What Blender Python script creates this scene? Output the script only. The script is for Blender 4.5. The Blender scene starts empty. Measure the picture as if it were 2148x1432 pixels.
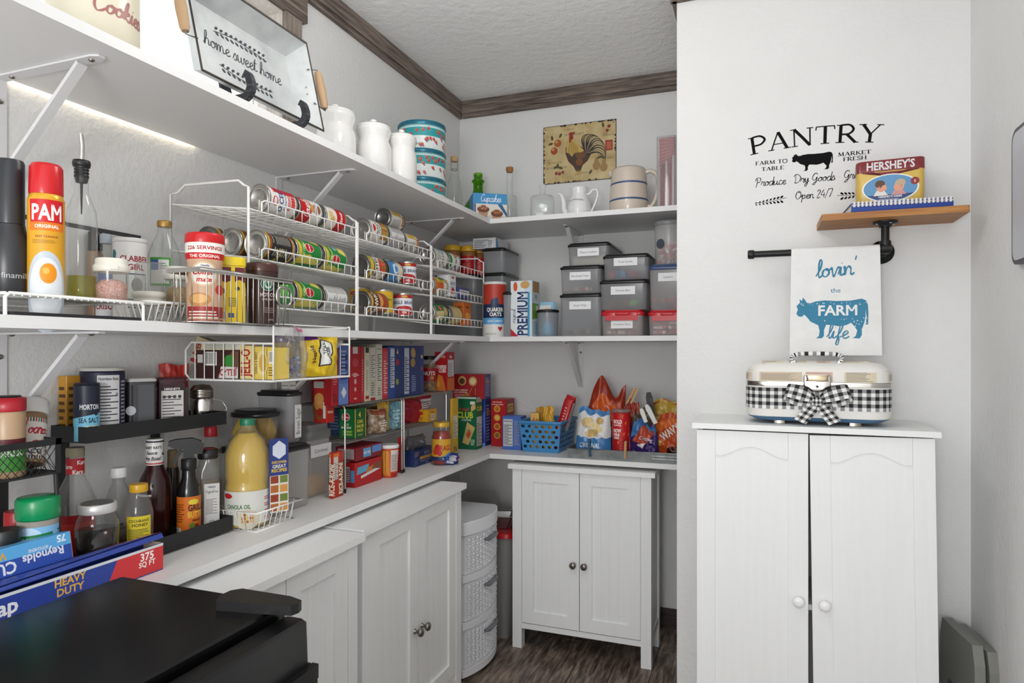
import bpy, bmesh, math, random
from mathutils import Vector, Matrix
random.seed(7)
R = math.radians
sc = bpy.context.scene
C = sc.collection

# ------------------------------------------------------------------ camera
FPX, YAW, HZ, CH = 1382.0, 0.3571, 732.0, 1.30      # focal length in px, heading, horizon row, eye height (m)
cam_d = bpy.data.cameras.new('camera'); cam = bpy.data.objects.new('camera', cam_d); C.objects.link(cam)
cam.location = (0, 0, CH); cam.rotation_euler = (R(90), 0, YAW)
cam_d.sensor_width = 36; cam_d.lens = FPX / 2148 * 36; cam_d.shift_y = 16 / 2148
cam_d.clip_start = 0.02
sc.camera = cam

# ------------------------------------------------------------------ world and lights
w = bpy.data.worlds.new('world'); sc.world = w; w.use_nodes = True
bg = w.node_tree.nodes['Background']; bg.inputs[0].default_value = (0.97, 0.985, 1.0, 1); bg.inputs[1].default_value = 1.3
sc.view_settings.view_transform = 'Standard'; sc.view_settings.look = 'None'
sc.view_settings.gamma = 1; sc.view_settings.use_curve_mapping = False
sc.view_settings.exposure = 0.48
sc.cycles.max_bounces = 6; sc.cycles.diffuse_bounces = 5; sc.cycles.glossy_bounces = 3
sc.cycles.transmission_bounces = 6; sc.cycles.transparent_max_bounces = 24
sc.cycles.caustics_reflective = False; sc.cycles.caustics_refractive = False
sc.cycles.use_denoising = True
def area(name, loc, size, power, col, rot):
    d = bpy.data.lights.new(name, 'AREA'); d.shape = 'DISK' if isinstance(size, (int, float)) else 'RECTANGLE'
    if isinstance(size, (int, float)): d.size = size
    else: d.size, d.size_y = size
    d.energy = power; d.color = col
    o = bpy.data.objects.new(name, d); C.objects.link(o); o.location = loc; o.rotation_euler = rot
    return o
def point_light(name, loc, r, power, col):
    d = bpy.data.lights.new(name, 'POINT'); d.shadow_soft_size = r; d.energy = power; d.color = col
    o = bpy.data.objects.new(name, d); C.objects.link(o); o.location = loc; return o
# added unseen lights: overhead fill, fill behind the camera, leak along the top shelf
point_light('overhead_fill_light', (-0.62, 1.42, 2.26), 0.13, 6.5, (1.0, 0.985, 0.965))  # added above the frame to brighten the ceiling and back wall
point_light('camera_fill_light', (-0.25, -1.1, 1.35), 0.3, 62, (1.0, 0.99, 0.975))  # added in place of frontal flash, lifts the dim corner shelves
area('shelf_leak_light', (-1.4597, 0.75, 1.8785), (0.007, 1.3), 0.34, (1.0, 0.86, 0.66), (0, 0, 0))  # added in the gap for the warm streak of light on the wall

# ------------------------------------------------------------------ layout helpers: where a sight line meets a real plane
SY, CY = math.sin(YAW), math.cos(YAW)
def ray(px): t = (px - 1074) / FPX; return (-SY + t * CY, CY + t * SY)
def yl(px, x): a, b = ray(px); return x / a * b
def xb(px, y): a, b = ray(px); return y / b * a
def dep(x, y): return -x * SY + y * CY
def zz(py, x, y): return CH + (HZ - py) / FPX * dep(x, y)
def rad(wpx, px, x, y):                            # radius of an upright round thing that looks wpx wide
    t = (px - 1074) / FPX
    return wpx / 2 / FPX * dep(x, y) / math.sqrt(1 + t * t)

# ------------------------------------------------------------------ room dimensions
LW, BW, PW, RW = -1.465, 3.143, 2.35, 0.603         # planes: wall_left x, wall_back y, partition y, wall_right x
PX = -0.264                                         # end of the partition
ZC, ZT = 2.59, 2.503                                # ceiling, underside of the crown trim
ZU, ZM, ZK = 1.88, 1.355, 0.835                     # tops of upper shelf, middle shelf, counter shelf
TH = 0.021
XS, YS = -1.119, 2.715                              # shelf front planes

# ------------------------------------------------------------------ materials
def lin(h):
    h = h.lstrip('#'); h = h if len(h) == 6 else ''.join(q * 2 for q in h); c = [int(h[i:i+2], 16) / 255 for i in (0, 2, 4)]
    return tuple((v / 12.92 if v <= 0.04045 else ((v + 0.055) / 1.055) ** 2.4) for v in c) + (1,)
_M = {}
def pm(name):
    m = bpy.data.materials.new(name); m.use_nodes = True
    return m, m.node_tree.nodes, m.node_tree.links, m.node_tree.nodes['Principled BSDF']
def M(col, rough=0.45, metal=0.0, spec=0.5, coat=0.0, name=None):
    k = (col, rough, metal, spec, coat)
    if k not in _M:
        m, n, l, p = pm(name or 'paint_' + col.lstrip('#'))
        p.inputs['Base Color'].default_value = lin(col); p.inputs['Roughness'].default_value = rough
        p.inputs['Metallic'].default_value = metal; p.inputs['Specular IOR Level'].default_value = spec
        p.inputs['Coat Weight'].default_value = coat
        _M[k] = m
    return _M[k]
def noise(n, l, scale, detail=3, vec=None, rough=0.5):
    t = n.new('ShaderNodeTexNoise'); t.inputs['Scale'].default_value = scale; t.inputs['Detail'].default_value = detail
    t.inputs['Roughness'].default_value = rough
    if vec is not None: l.new(vec, t.inputs['Vector'])
    return t
def ramp(n, l, src, stops):
    r = n.new('ShaderNodeValToRGB'); e = r.color_ramp.elements
    while len(e) < len(stops): e.new(0.5)
    for k, (p, c) in enumerate(stops): e[k].position = p; e[k].color = lin(c) if isinstance(c, str) else (c, c, c, 1)
    l.new(src, r.inputs[0]); return r
def bump(n, l, src, p, strength, dist):
    b = n.new('ShaderNodeBump'); b.inputs['Strength'].default_value = strength; b.inputs['Distance'].default_value = dist
    l.new(src, b.inputs['Height']); l.new(b.outputs[0], p.inputs['Normal'])
def objco(n, l, scale=(1, 1, 1)):
    t = n.new('ShaderNodeTexCoord'); mp = n.new('ShaderNodeMapping'); mp.inputs['Scale'].default_value = scale
    l.new(t.outputs['Object'], mp.inputs['Vector']); return mp.outputs[0]
def surf(name, cols, scale, rough=0.6, bmp=None, stretch=(1, 1, 1), detail=4, spec=0.4, metal=0):
    m, n, l, p = pm(name); v = objco(n, l, stretch)
    t = noise(n, l, scale, detail, v)
    k = len(cols)
    r = ramp(n, l, t.outputs[0], [(0.3 + 0.4 * i / max(1, k - 1), c) for i, c in enumerate(cols)])
    l.new(r.outputs[0], p.inputs['Base Color']); p.inputs['Roughness'].default_value = rough
    p.inputs['Specular IOR Level'].default_value = spec; p.inputs['Metallic'].default_value = metal
    if bmp:
        t2 = noise(n, l, bmp[0], 5, v, 0.6); bump(n, l, t2.outputs[0], p, bmp[1], bmp[2])
    return m
m_wall = surf('orange_peel_wall', ['#dbdbda', '#dfdfde'], 3, 0.75, (60, 0.5, 0.005))
m_ceil = surf('textured_ceiling', ['#efefee', '#f2f2f1'], 3, 0.8, (30, 0.75, 0.008))
m_shelf = surf('white_melamine', ['#dcdcdb', '#e0e0df'], 2, 0.42, (300, 0.03, 0.001))
m_cab = surf('white_painted_wood', ['#e6e7e6', '#e9eae9'], 6, 0.4, (40, 0.02, 0.001), (14, 14, 0.6))
m_steelw = M('#d9d9db', 0.4, name='white_powder_steel')
m_wire = M('#e9e8e4', 0.32, name='white_coated_wire')
m_chrome = M('#b9b7b2', 0.25, 1.0, name='chrome_wire')
m_tin = M('#c4c2bd', 0.28, 1.0, name='bare_tin')
m_tind = M('#8f8e8c', 0.3, 1.0, name='dull_tin')
m_black = M('#141416', 0.42, name='black_plastic')
m_blackm = M('#1b1b1d', 0.55, name='black_metal')
m_steel = M('#d0cdc8', 0.16, 1.0, name='polished_steel')
m_nickel = M('#8d877f', 0.28, 1.0, name='brushed_nickel')
def woodmat(name, cols, sx, scale=5, rough=0.6, bmp=0.25):
    m, n, l, p = pm(name); v = objco(n, l, sx)
    t = noise(n, l, scale, 8, v, 0.62); t2 = noise(n, l, 1.7, 3, objco(n, l))
    mix = n.new('ShaderNodeMath'); mix.operation = 'MULTIPLY_ADD'; mix.inputs[1].default_value = 0.7
    l.new(t.outputs[0], mix.inputs[0])
    m2 = n.new('ShaderNodeMath'); m2.operation = 'MULTIPLY'; m2.inputs[1].default_value = 0.3; l.new(t2.outputs[0], m2.inputs[0])
    l.new(m2.outputs[0], mix.inputs[2])
    k = len(cols); r = ramp(n, l, mix.outputs[0], [(0.34 + 0.32 * i / (k - 1), c) for i, c in enumerate(cols)])
    l.new(r.outputs[0], p.inputs['Base Color']); p.inputs['Roughness'].default_value = rough
    bump(n, l, t.outputs[0], p, bmp, 0.003)
    return m
TRC = ['#2e2722', '#5b5049', '#7a6d63', '#8f8378']
m_trim_y = woodmat('grey_barnwood_lengthwise', TRC, (22, 1.2, 22)); m_trim_x = woodmat('grey_barnwood_crosswise', TRC, (1.2, 22, 22))
m_trim_z = woodmat('grey_barnwood_upright', ['#5b5049', '#857a70', '#a0958a'], (22, 22, 1.2))
m_plank = woodmat('dark_vinyl_plank', ['#2a221d', '#564940', '#85766a', '#b3a292'], (12, 1.6, 12), 5, 0.42, 0.15)
m_pine = woodmat('oiled_pine', ['#7a4a22', '#a06a35', '#b98448'], (1.4, 26, 26), 4, 0.5, 0.12)
m_galv = surf('galvanised_sheet', ['#8b9193', '#a3a9aa', '#b4b9b9'], 22, 0.38, None, detail=6, metal=0.75)
m_galvp = surf('pale_galvanised_sheet', ['#b7bcbd', '#c6caca', '#cfd2d1'], 16, 0.42, None, detail=6, metal=0.45)
def clear(name, tint=(1, 1, 1), refl=0.12, haze=0.0, hazecol='#ffffff', rough=0.03):
    """thin clear wall: lets light straight through, tinted, with a fresnel sheen and optional milky haze"""
    m, n, l, p = pm(name); n.remove(p)
    tr = n.new('ShaderNodeBsdfTransparent'); tr.inputs[0].default_value = (*tint, 1)
    gl = n.new('ShaderNodeBsdfGlossy'); gl.inputs['Roughness'].default_value = rough
    lw = n.new('ShaderNodeLayerWeight'); lw.inputs['Blend'].default_value = 0.5
    pw = n.new('ShaderNodeMath'); pw.operation = 'POWER'; pw.inputs[1].default_value = 3.0; l.new(lw.outputs['Facing'], pw.inputs[0])
    fr = n.new('ShaderNodeMath'); fr.operation = 'MULTIPLY_ADD'; fr.inputs[1].default_value = min(0.9, refl * 3); fr.inputs[2].default_value = 0.03; l.new(pw.outputs[0], fr.inputs[0])
    base = tr.outputs[0]
    if haze:
        df = n.new('ShaderNodeBsdfDiffuse'); df.inputs[0].default_value = lin(hazecol)
        tl = n.new('ShaderNodeBsdfTranslucent'); tl.inputs[0].default_value = lin(hazecol)
        ad = n.new('ShaderNodeMixShader'); ad.inputs[0].default_value = 0.4; l.new(df.outputs[0], ad.inputs[1]); l.new(tl.outputs[0], ad.inputs[2])
        hz = n.new('ShaderNodeMixShader'); hz.inputs[0].default_value = haze; l.new(base, hz.inputs[1]); l.new(ad.outputs[0], hz.inputs[2])
        base = hz.outputs[0]
    mx = n.new('ShaderNodeMixShader'); l.new(fr.outputs[0], mx.inputs[0]); l.new(base, mx.inputs[1]); l.new(gl.outputs[0], mx.inputs[2])
    out = [q for q in n if q.type == 'OUTPUT_MATERIAL'][0]; l.new(mx.outputs[0], out.inputs[0])
    return m
m_glass = clear('clear_glass', (0.97, 0.98, 0.975), 0.26, 0.035, '#eef1ee')
m_glassg = clear('green_glass', (0.30, 0.62, 0.06), 0.2, 0.25, '#4f9a10')
m_pet = clear('clear_plastic', (0.92, 0.92, 0.91), 0.2, 0.10, '#e9e9e6')
m_frost = clear('smoky_container_plastic', (0.90, 0.905, 0.91), 0.12, 0.46, '#cdcfd3', 0.25)
m_frostl = clear('milky_container_plastic', (0.95, 0.95, 0.95), 0.12, 0.40, '#efeeec', 0.25)
m_oil = M('#d6b243', .2, name='yellow_cooking_oil')
m_oliveoil = clear('pale_green_oil', (0.86, 0.84, 0.38), 0.06, 0.22, '#bdb85a')
m_film = clear('clear_bag_film', (0.93, 0.93, 0.94), 0.32, 0.16, '#e4e4e8', 0.08)
m_pane = clear('window_pane_glass', (0.97, 0.98, 0.98), 0.08)

# ------------------------------------------------------------------ mesh builder
class MB:
    def __init__(s): s.v = []; s.f = []; s.m = []; s.sm = []; s.mats = []
    def mi(s, m):
        if m not in s.mats: s.mats.append(m)
        return s.mats.index(m)
    def add(s, vs, fs, m, smooth=False):
        o = len(s.v); s.v += [tuple(q) for q in vs]; k = s.mi(m)
        for f in fs: s.f.append(tuple(i + o for i in f)); s.m.append(k); s.sm.append(smooth)
        return s
    def box(s, x0, y0, z0, x1, y1, z1, m):
        vs = [(x, y, z) for z in (z0, z1) for y in (y0, y1) for x in (x0, x1)]
        return s.add(vs, [(0, 2, 3, 1), (4, 5, 7, 6), (0, 1, 5, 4), (2, 6, 7, 3), (0, 4, 6, 2), (1, 3, 7, 5)], m)
    def rings(s, rs, m, smooth=True, caps=(True, True), closed=True):
        n = len(rs[0]); vs = [p for r in rs for p in r]; fs = []
        for k in range(len(rs) - 1):
            for i in range(n if closed else n - 1):
                j = (i + 1) % n; fs.append((k * n + i, k * n + j, (k + 1) * n + j, (k + 1) * n + i))
        s.add(vs, fs, m, smooth)
        if caps[0]: s.add(rs[0], [tuple(range(n))[::-1]], m)
        if caps[1]: s.add(rs[-1], [tuple(range(n))], m)
        return s
    def lathe(s, prof, m, n=28, cx=0, cy=0, caps=(True, True), smooth=True, fr=None):
        rs = [[(cx + r * (fr(a, z) if fr else 1) * math.cos(a), cy + r * (fr(a, z) if fr else 1) * math.sin(a), z)
               for a in [2 * math.pi * i / n for i in range(n)]] for r, z in prof]
        return s.rings(rs, m, smooth, caps)
    def loft(s, prof, m, cx=0, cy=0, seg=4, caps=(True, True), smooth=True):
        """prof: (size x, size y, corner radius, z)"""
        return s.rings([[(cx + x, cy + y, z) for x, y in rrect(sx, sy, r, seg)] for sx, sy, r, z in prof], m, smooth, caps)
    def tube(s, pts, r, m, n=6, closed=False):
        pts = [Vector(p) for p in pts]; rs = []; N = len(pts); prev = None
        for i, p in enumerate(pts):
            a = pts[i - 1] if (i or closed) else p; b = pts[(i + 1) % N] if (i < N - 1 or closed) else p
            t = (b - a).normalized()
            if prev is None:
                u = t.cross(Vector((0, 0, 1)))
                if u.length < 1e-3: u = t.cross(Vector((1, 0, 0)))
            else: u = prev - t * prev.dot(t)
            u.normalize(); prev = u; v = t.cross(u)
            rr = r[i] if isinstance(r, (list, tuple)) else r
            rs.append([p + (u * math.cos(q) + v * math.sin(q)) * rr for q in [2 * math.pi * k / n for k in range(n)]])
        if closed: rs.append(rs[0])
        return s.rings(rs, m, True, (not closed, not closed))
    def extrude(s, poly, m, mp, d0, d1):
        """poly: 2D outline, mp(u,v,d) -> xyz; extruded from d0 to d1"""
        n = len(poly)
        vs = [mp(u, v, d0) for u, v in poly] + [mp(u, v, d1) for u, v in poly]
        fs = [(i, (i + 1) % n, n + (i + 1) % n, n + i) for i in range(n)]
        s.add(vs, fs, m); k = len(s.v)
        from mathutils.geometry import tessellate_polygon
        tr = tessellate_polygon([[Vector((u, v, 0)) for u, v in poly]])
        return s.add(vs, [tuple(t) for t in tr] + [tuple(i + n for i in t)[::-1] for t in tr], m)
    def xf(s, mat, start=0):
        s.v[start:] = [tuple(mat @ Vector(q)) for q in s.v[start:]]; return s
    def build(s, name, parent=None, fix=True):
        me = bpy.data.meshes.new(name); me.from_pydata(s.v, [], s.f)
        for m in s.mats: me.materials.append(m)
        me.polygons.foreach_set('material_index', s.m); me.polygons.foreach_set('use_smooth', s.sm)
        if fix:
            bm = bmesh.new(); bm.from_mesh(me); bmesh.ops.recalc_face_normals(bm, faces=bm.faces); bm.to_mesh(me); bm.free()
        me.update()
        o = bpy.data.objects.new(name, me); C.objects.link(o)
        if parent is not None: o.parent = parent
        return o
def rrect(sx, sy, r, seg=4):
    r = min(r, sx / 2 - 1e-5, sy / 2 - 1e-5); out = []
    for cx, cy, a0 in ((1, 1, 0), (-1, 1, 90), (-1, -1, 180), (1, -1, 270)):
        for k in range(seg + 1):
            a = R(a0 + 90 * k / seg)
            out.append((cx * (sx / 2 - r) + r * math.cos(a), cy * (sy / 2 - r) + r * math.sin(a)))
    return out
def arc(c, r, a0, a1, n, ax=0, ay=1, fixed=None):
    out = []
    for k in range(n + 1):
        a = R(a0 + (a1 - a0) * k / n); p = list(fixed or c); p[ax] = c[ax] + r * math.cos(a); p[ay] = c[ay] + r * math.sin(a); out.append(tuple(p))
    return out
def tag(o, label, cat, group=None, kind=None):
    o['label'] = label; o['category'] = cat
    if group: o['group'] = group
    if kind: o['kind'] = kind
    return o
def T(name, label, cat, loc=(0, 0, 0), rz=0, group=None, rot=None):
    o = bpy.data.objects.new(name, None); C.objects.link(o); o.empty_display_size = 0.02
    o.location = loc; o.rotation_euler = rot or (0, 0, rz)
    return tag(o, label, cat, group)
def struct(o): o['kind'] = 'structure'; return o
def dup(root, loc=None, label=None, rot=None):
    r = root.copy(); C.objects.link(r)
    if loc is not None: r.location = loc
    if rot is not None: r.rotation_euler = rot
    if label: r['label'] = label
    for ch in list(root.children):
        c = ch.copy(); C.objects.link(c); c.parent = r
        for g in ch.children:
            d = g.copy(); C.objects.link(d); d.parent = c
    return r

# ------------------------------------------------------------------ lettering
CHARS = "ABCDEFGHIJKLMNOPQRSTUVWXYZabcdefghijklmnopqrstuvwxyz0123456789'.,!&+-/%|:*\u2022"
def _glyphs():
    objs = []
    for wt, off in (('r', 0.0), ('b', 0.028)):
        for ch in CHARS:
            for body in (ch, ch + 'H'):
                cu = bpy.data.curves.new('t', 'FONT'); cu.body = body; cu.resolution_u = 2; cu.offset = off
                o = bpy.data.objects.new('t', cu); C.objects.link(o); objs.append((wt, ch, len(body), o))
    dg = bpy.context.evaluated_depsgraph_get(); dg.update(); G = {}; raw = {}
    for wt, ch, n, o in objs:
        me = o.evaluated_get(dg).to_mesh()
        vs = [(q.co.x, q.co.y) for q in me.vertices]; fs = [tuple(p.vertices) for p in me.polygons]
        raw[wt, ch, n] = (vs, fs); o.evaluated_get(dg).to_mesh_clear()
    for wt, ch, n, o in objs:
        cu = o.data; bpy.data.objects.remove(o); bpy.data.curves.remove(cu)
    raw['b', 'M', 1] = ([(.05, -.03), (.19, -.03), (.19, .71), (.05, .71), (.60, -.03), (.74, -.03), (.74, .71), (.60, .71), (.05, .71), (.20, .71), (.46, .26), (.335, .26), (.60, .71), (.74, .71), (.455, .26), (.33, .26)],
                        [(0, 1, 2, 3), (4, 5, 6, 7), (8, 11, 10, 9), (12, 15, 14, 13)])   # the fattened M folds over itself, so it is drawn by hand
    for wt in 'rb':
        H = raw[wt, 'H', 1][0]; hh = max(q[1] for q in H) - min(q[1] for q in H); hr = max(q[0] for q in H)
        for ch in CHARS:
            vs, fs = raw[wt, ch, 1]; adv = max(q[0] for q in raw[wt, ch, 2][0]) - hr
            G[wt, ch] = ([(x / hh, y / hh) for x, y in vs], fs, adv / hh)
        G[wt, ' '] = ([], [], 0.42)
    return G
GL = _glyphs()
# single-stroke handwriting: baseline 0, x-height 1, ascender 2.1; (advance, strokes)
HW = {
 'a': (1.0, [[(.85,.8),(.5,1),(.1,.6),(.15,.1),(.5,0),(.85,.6),(.85,1),(.85,.15),(1.1,.1)]]),
 'c': (.85, [[(.8,.85),(.45,1),(.1,.5),(.3,0),(.6,0),(.95,.25)]]),
 'd': (1.05, [[(.85,.8),(.5,1),(.1,.6),(.15,.1),(.5,0),(.85,.6),(1.0,2.1),(.87,.3),(.95,.0),(1.15,.15)]]),
 'e': (.85, [[(-.05,.2),(.4,.45),(.72,.8),(.45,1),(.15,.6),(.25,.05),(.6,0),(.95,.25)]]),
 'f': (.7, [[(-.1,.1),(.4,.7),(.65,1.7),(.5,2.1),(.32,1.6),(.25,0),(.15,-.8),(.4,-.9),(.45,-.2),(.3,.05),(.75,.25)]]),
 'g': (1.0, [[(.85,.8),(.5,1),(.1,.6),(.2,.05),(.5,0),(.85,.6),(.85,1),(.8,-.5),(.45,-1.0),(.15,-.7),(.6,-.1),(1.1,.3)]]),
 'h': (1.1, [[(-.1,.1),(.35,.9),(.5,1.8),(.35,2.1),(.2,1.6),(.15,0),(.3,.7),(.6,1),(.8,.7),(.8,.15),(1.1,.15)]]),
 'i': (.5, [[(-.1,.15),(.2,1),(.15,.2),(.3,0),(.6,.25)], [(.24,1.45),(.28,1.52)]]),
 'k': (1.0, [[(-.1,.1),(.35,.9),(.5,1.8),(.35,2.1),(.2,1.6),(.15,0)], [(.15,.4),(.55,.95),(.75,.8),(.25,.5),(.7,.0),(1.1,.2)]]),
 'l': (.55, [[(-.1,.15),(.3,.9),(.5,1.8),(.32,2.15),(.18,1.5),(.2,.3),(.35,0),(.7,.3)]]),
 'm': (1.6, [[(-.05,.8),(.1,1),(.15,.0),(.3,.75),(.5,1),(.65,.7),(.65,0),(.8,.75),(1.0,1),(1.2,.7),(1.2,.2),(1.35,0),(1.65,.2)]]),
 'n': (1.1, [[(-.05,.8),(.1,1),(.15,.0),(.3,.75),(.55,1),(.75,.7),(.75,.2),(.9,0),(1.15,.2)]]),
 'o': (.95, [[(.55,1),(.15,.75),(.1,.25),(.4,0),(.75,.3),(.75,.8),(.5,1),(.55,.8),(1.0,.85)]]),
 'p': (1.05, [[(-.1,.3),(.2,1),(.1,-1.0)], [(.12,.1),(.3,.8),(.6,1),(.85,.6),(.6,.05),(.15,.15)], [(.6,.05),(1.1,.2)]]),
 'r': (.8, [[(-.1,.2),(.15,1.05),(.25,.9),(.6,.95),(.5,.3),(.65,0),(.9,.25)]]),
 's': (.75, [[(-.1,.1),(.35,1.05),(.6,.4),(.4,0),(.1,.1)], [(.4,0),(.85,.25)]]),
 't': (.65, [[(.0,.2),(.35,1.9),(.2,.4),(.35,0),(.75,.25)], [(-.05,1.25),(.65,1.3)]]),
 'u': (1.1, [[(-.1,.3),(.1,1),(.1,.3),(.35,0),(.7,.4),(.8,1),(.78,.2),(.95,0),(1.15,.2)]]),
 'v': (.95, [[(-.05,.8),(.12,1),(.3,.1),(.45,.05),(.8,1),(1.05,.85)]]),
 'w': (1.4, [[(-.05,.8),(.1,1),(.15,.2),(.4,0),(.65,.4),(.7,.9),(.75,.2),(1.0,0),(1.25,.5),(1.25,1),(1.5,.9)]]),
 'y': (1.0, [[(-.1,.3),(.1,1),(.15,.3),(.4,.1),(.75,1),(.65,-.3),(.4,-1.0),(.15,-.8),(.4,-.2),(1.05,.3)]]),
 'P': (1.35, [[(.35,1.8),(.3,.6),(.15,-.3)], [(-.1,1.2),(.1,1.9),(.8,2.0),(1.1,1.5),(.8,.9),(.35,.9)]]),
 'D': (1.55, [[(.35,1.8),(.3,.2)], [(-.1,1.5),(.2,2.0),(.9,1.95),(1.4,1.2),(1.1,.3),(.5,0),(.1,.15)]]),
 'G': (1.4, [[(1.2,1.6),(.9,2.0),(.4,1.8),(.1,1.0),(.3,.4),(.8,.45),(1.1,1.1),(1.0,0),(.7,-.7),(.3,-.6),(.9,0),(1.4,.3)]]),
 'O': (1.5, [[(.9,2.0),(.3,1.7),(.1,.8),(.4,.05),(.9,.1),(1.3,.9),(1.15,1.8),(.75,2.0),(.7,1.7),(1.2,1.6)]]),
 'C': (1.3, [[(1.15,1.6),(.9,2.0),(.4,1.8),(.1,.9),(.4,.05),(.9,.1),(1.35,.5)]]),
 "'": (.4, [[(.2,2.2),(.1,1.7)]]), '\u2022': (.6, [[(.25,.62),(.35,.66)]]),
 '2': (1.0, [[(.1,1.5),(.4,2.0),(.8,1.6),(.1,0),(.9,.05)]]), '4': (1.0, [[(.6,2.0),(.05,.7),(.95,.7)], [(.75,1.3),(.7,-.1)]]),
 '7': (.9, [[(.05,1.95),(.9,2.0),(.35,-.1)]]), '/': (.7, [[(.0,-.3),(.7,2.2)]]), ' ': (.6, [])}
def smooth_line(p, k=5):
    if len(p) < 3: return p
    out = []
    for i in range(len(p) - 1):
        a, b, c, d = p[max(0, i - 1)], p[i], p[i + 1], p[min(len(p) - 1, i + 2)]
        for j in range(k):
            t = j / k
            out.append(tuple(0.5 * (2 * b[q] + (c[q] - a[q]) * t + (2 * a[q] - 5 * b[q] + 4 * c[q] - d[q]) * t * t + (3 * b[q] - a[q] - 3 * c[q] + d[q]) * t ** 3) for q in (0, 1)))
    return out + [p[-1]]
def ribbon(p, wd):
    """2D centre line -> strip of quads; wd a number or f(k/n)"""
    L, Q = [], []
    n = len(p)
    for i in range(n):
        a, b = p[max(0, i - 1)], p[min(n - 1, i + 1)]
        dx, dy = b[0] - a[0], b[1] - a[1]; q = math.hypot(dx, dy) or 1
        k = (wd(i / (n - 1)) if callable(wd) else wd) / 2
        L.append((p[i][0] - dy / q * k, p[i][1] + dx / q * k)); Q.append((p[i][0] + dy / q * k, p[i][1] - dx / q * k))
    vs = [v for ab in zip(L, Q) for v in ab]
    return vs, [(2 * i, 2 * i + 1, 2 * i + 3, 2 * i + 2) for i in range(n - 1)]

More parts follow.
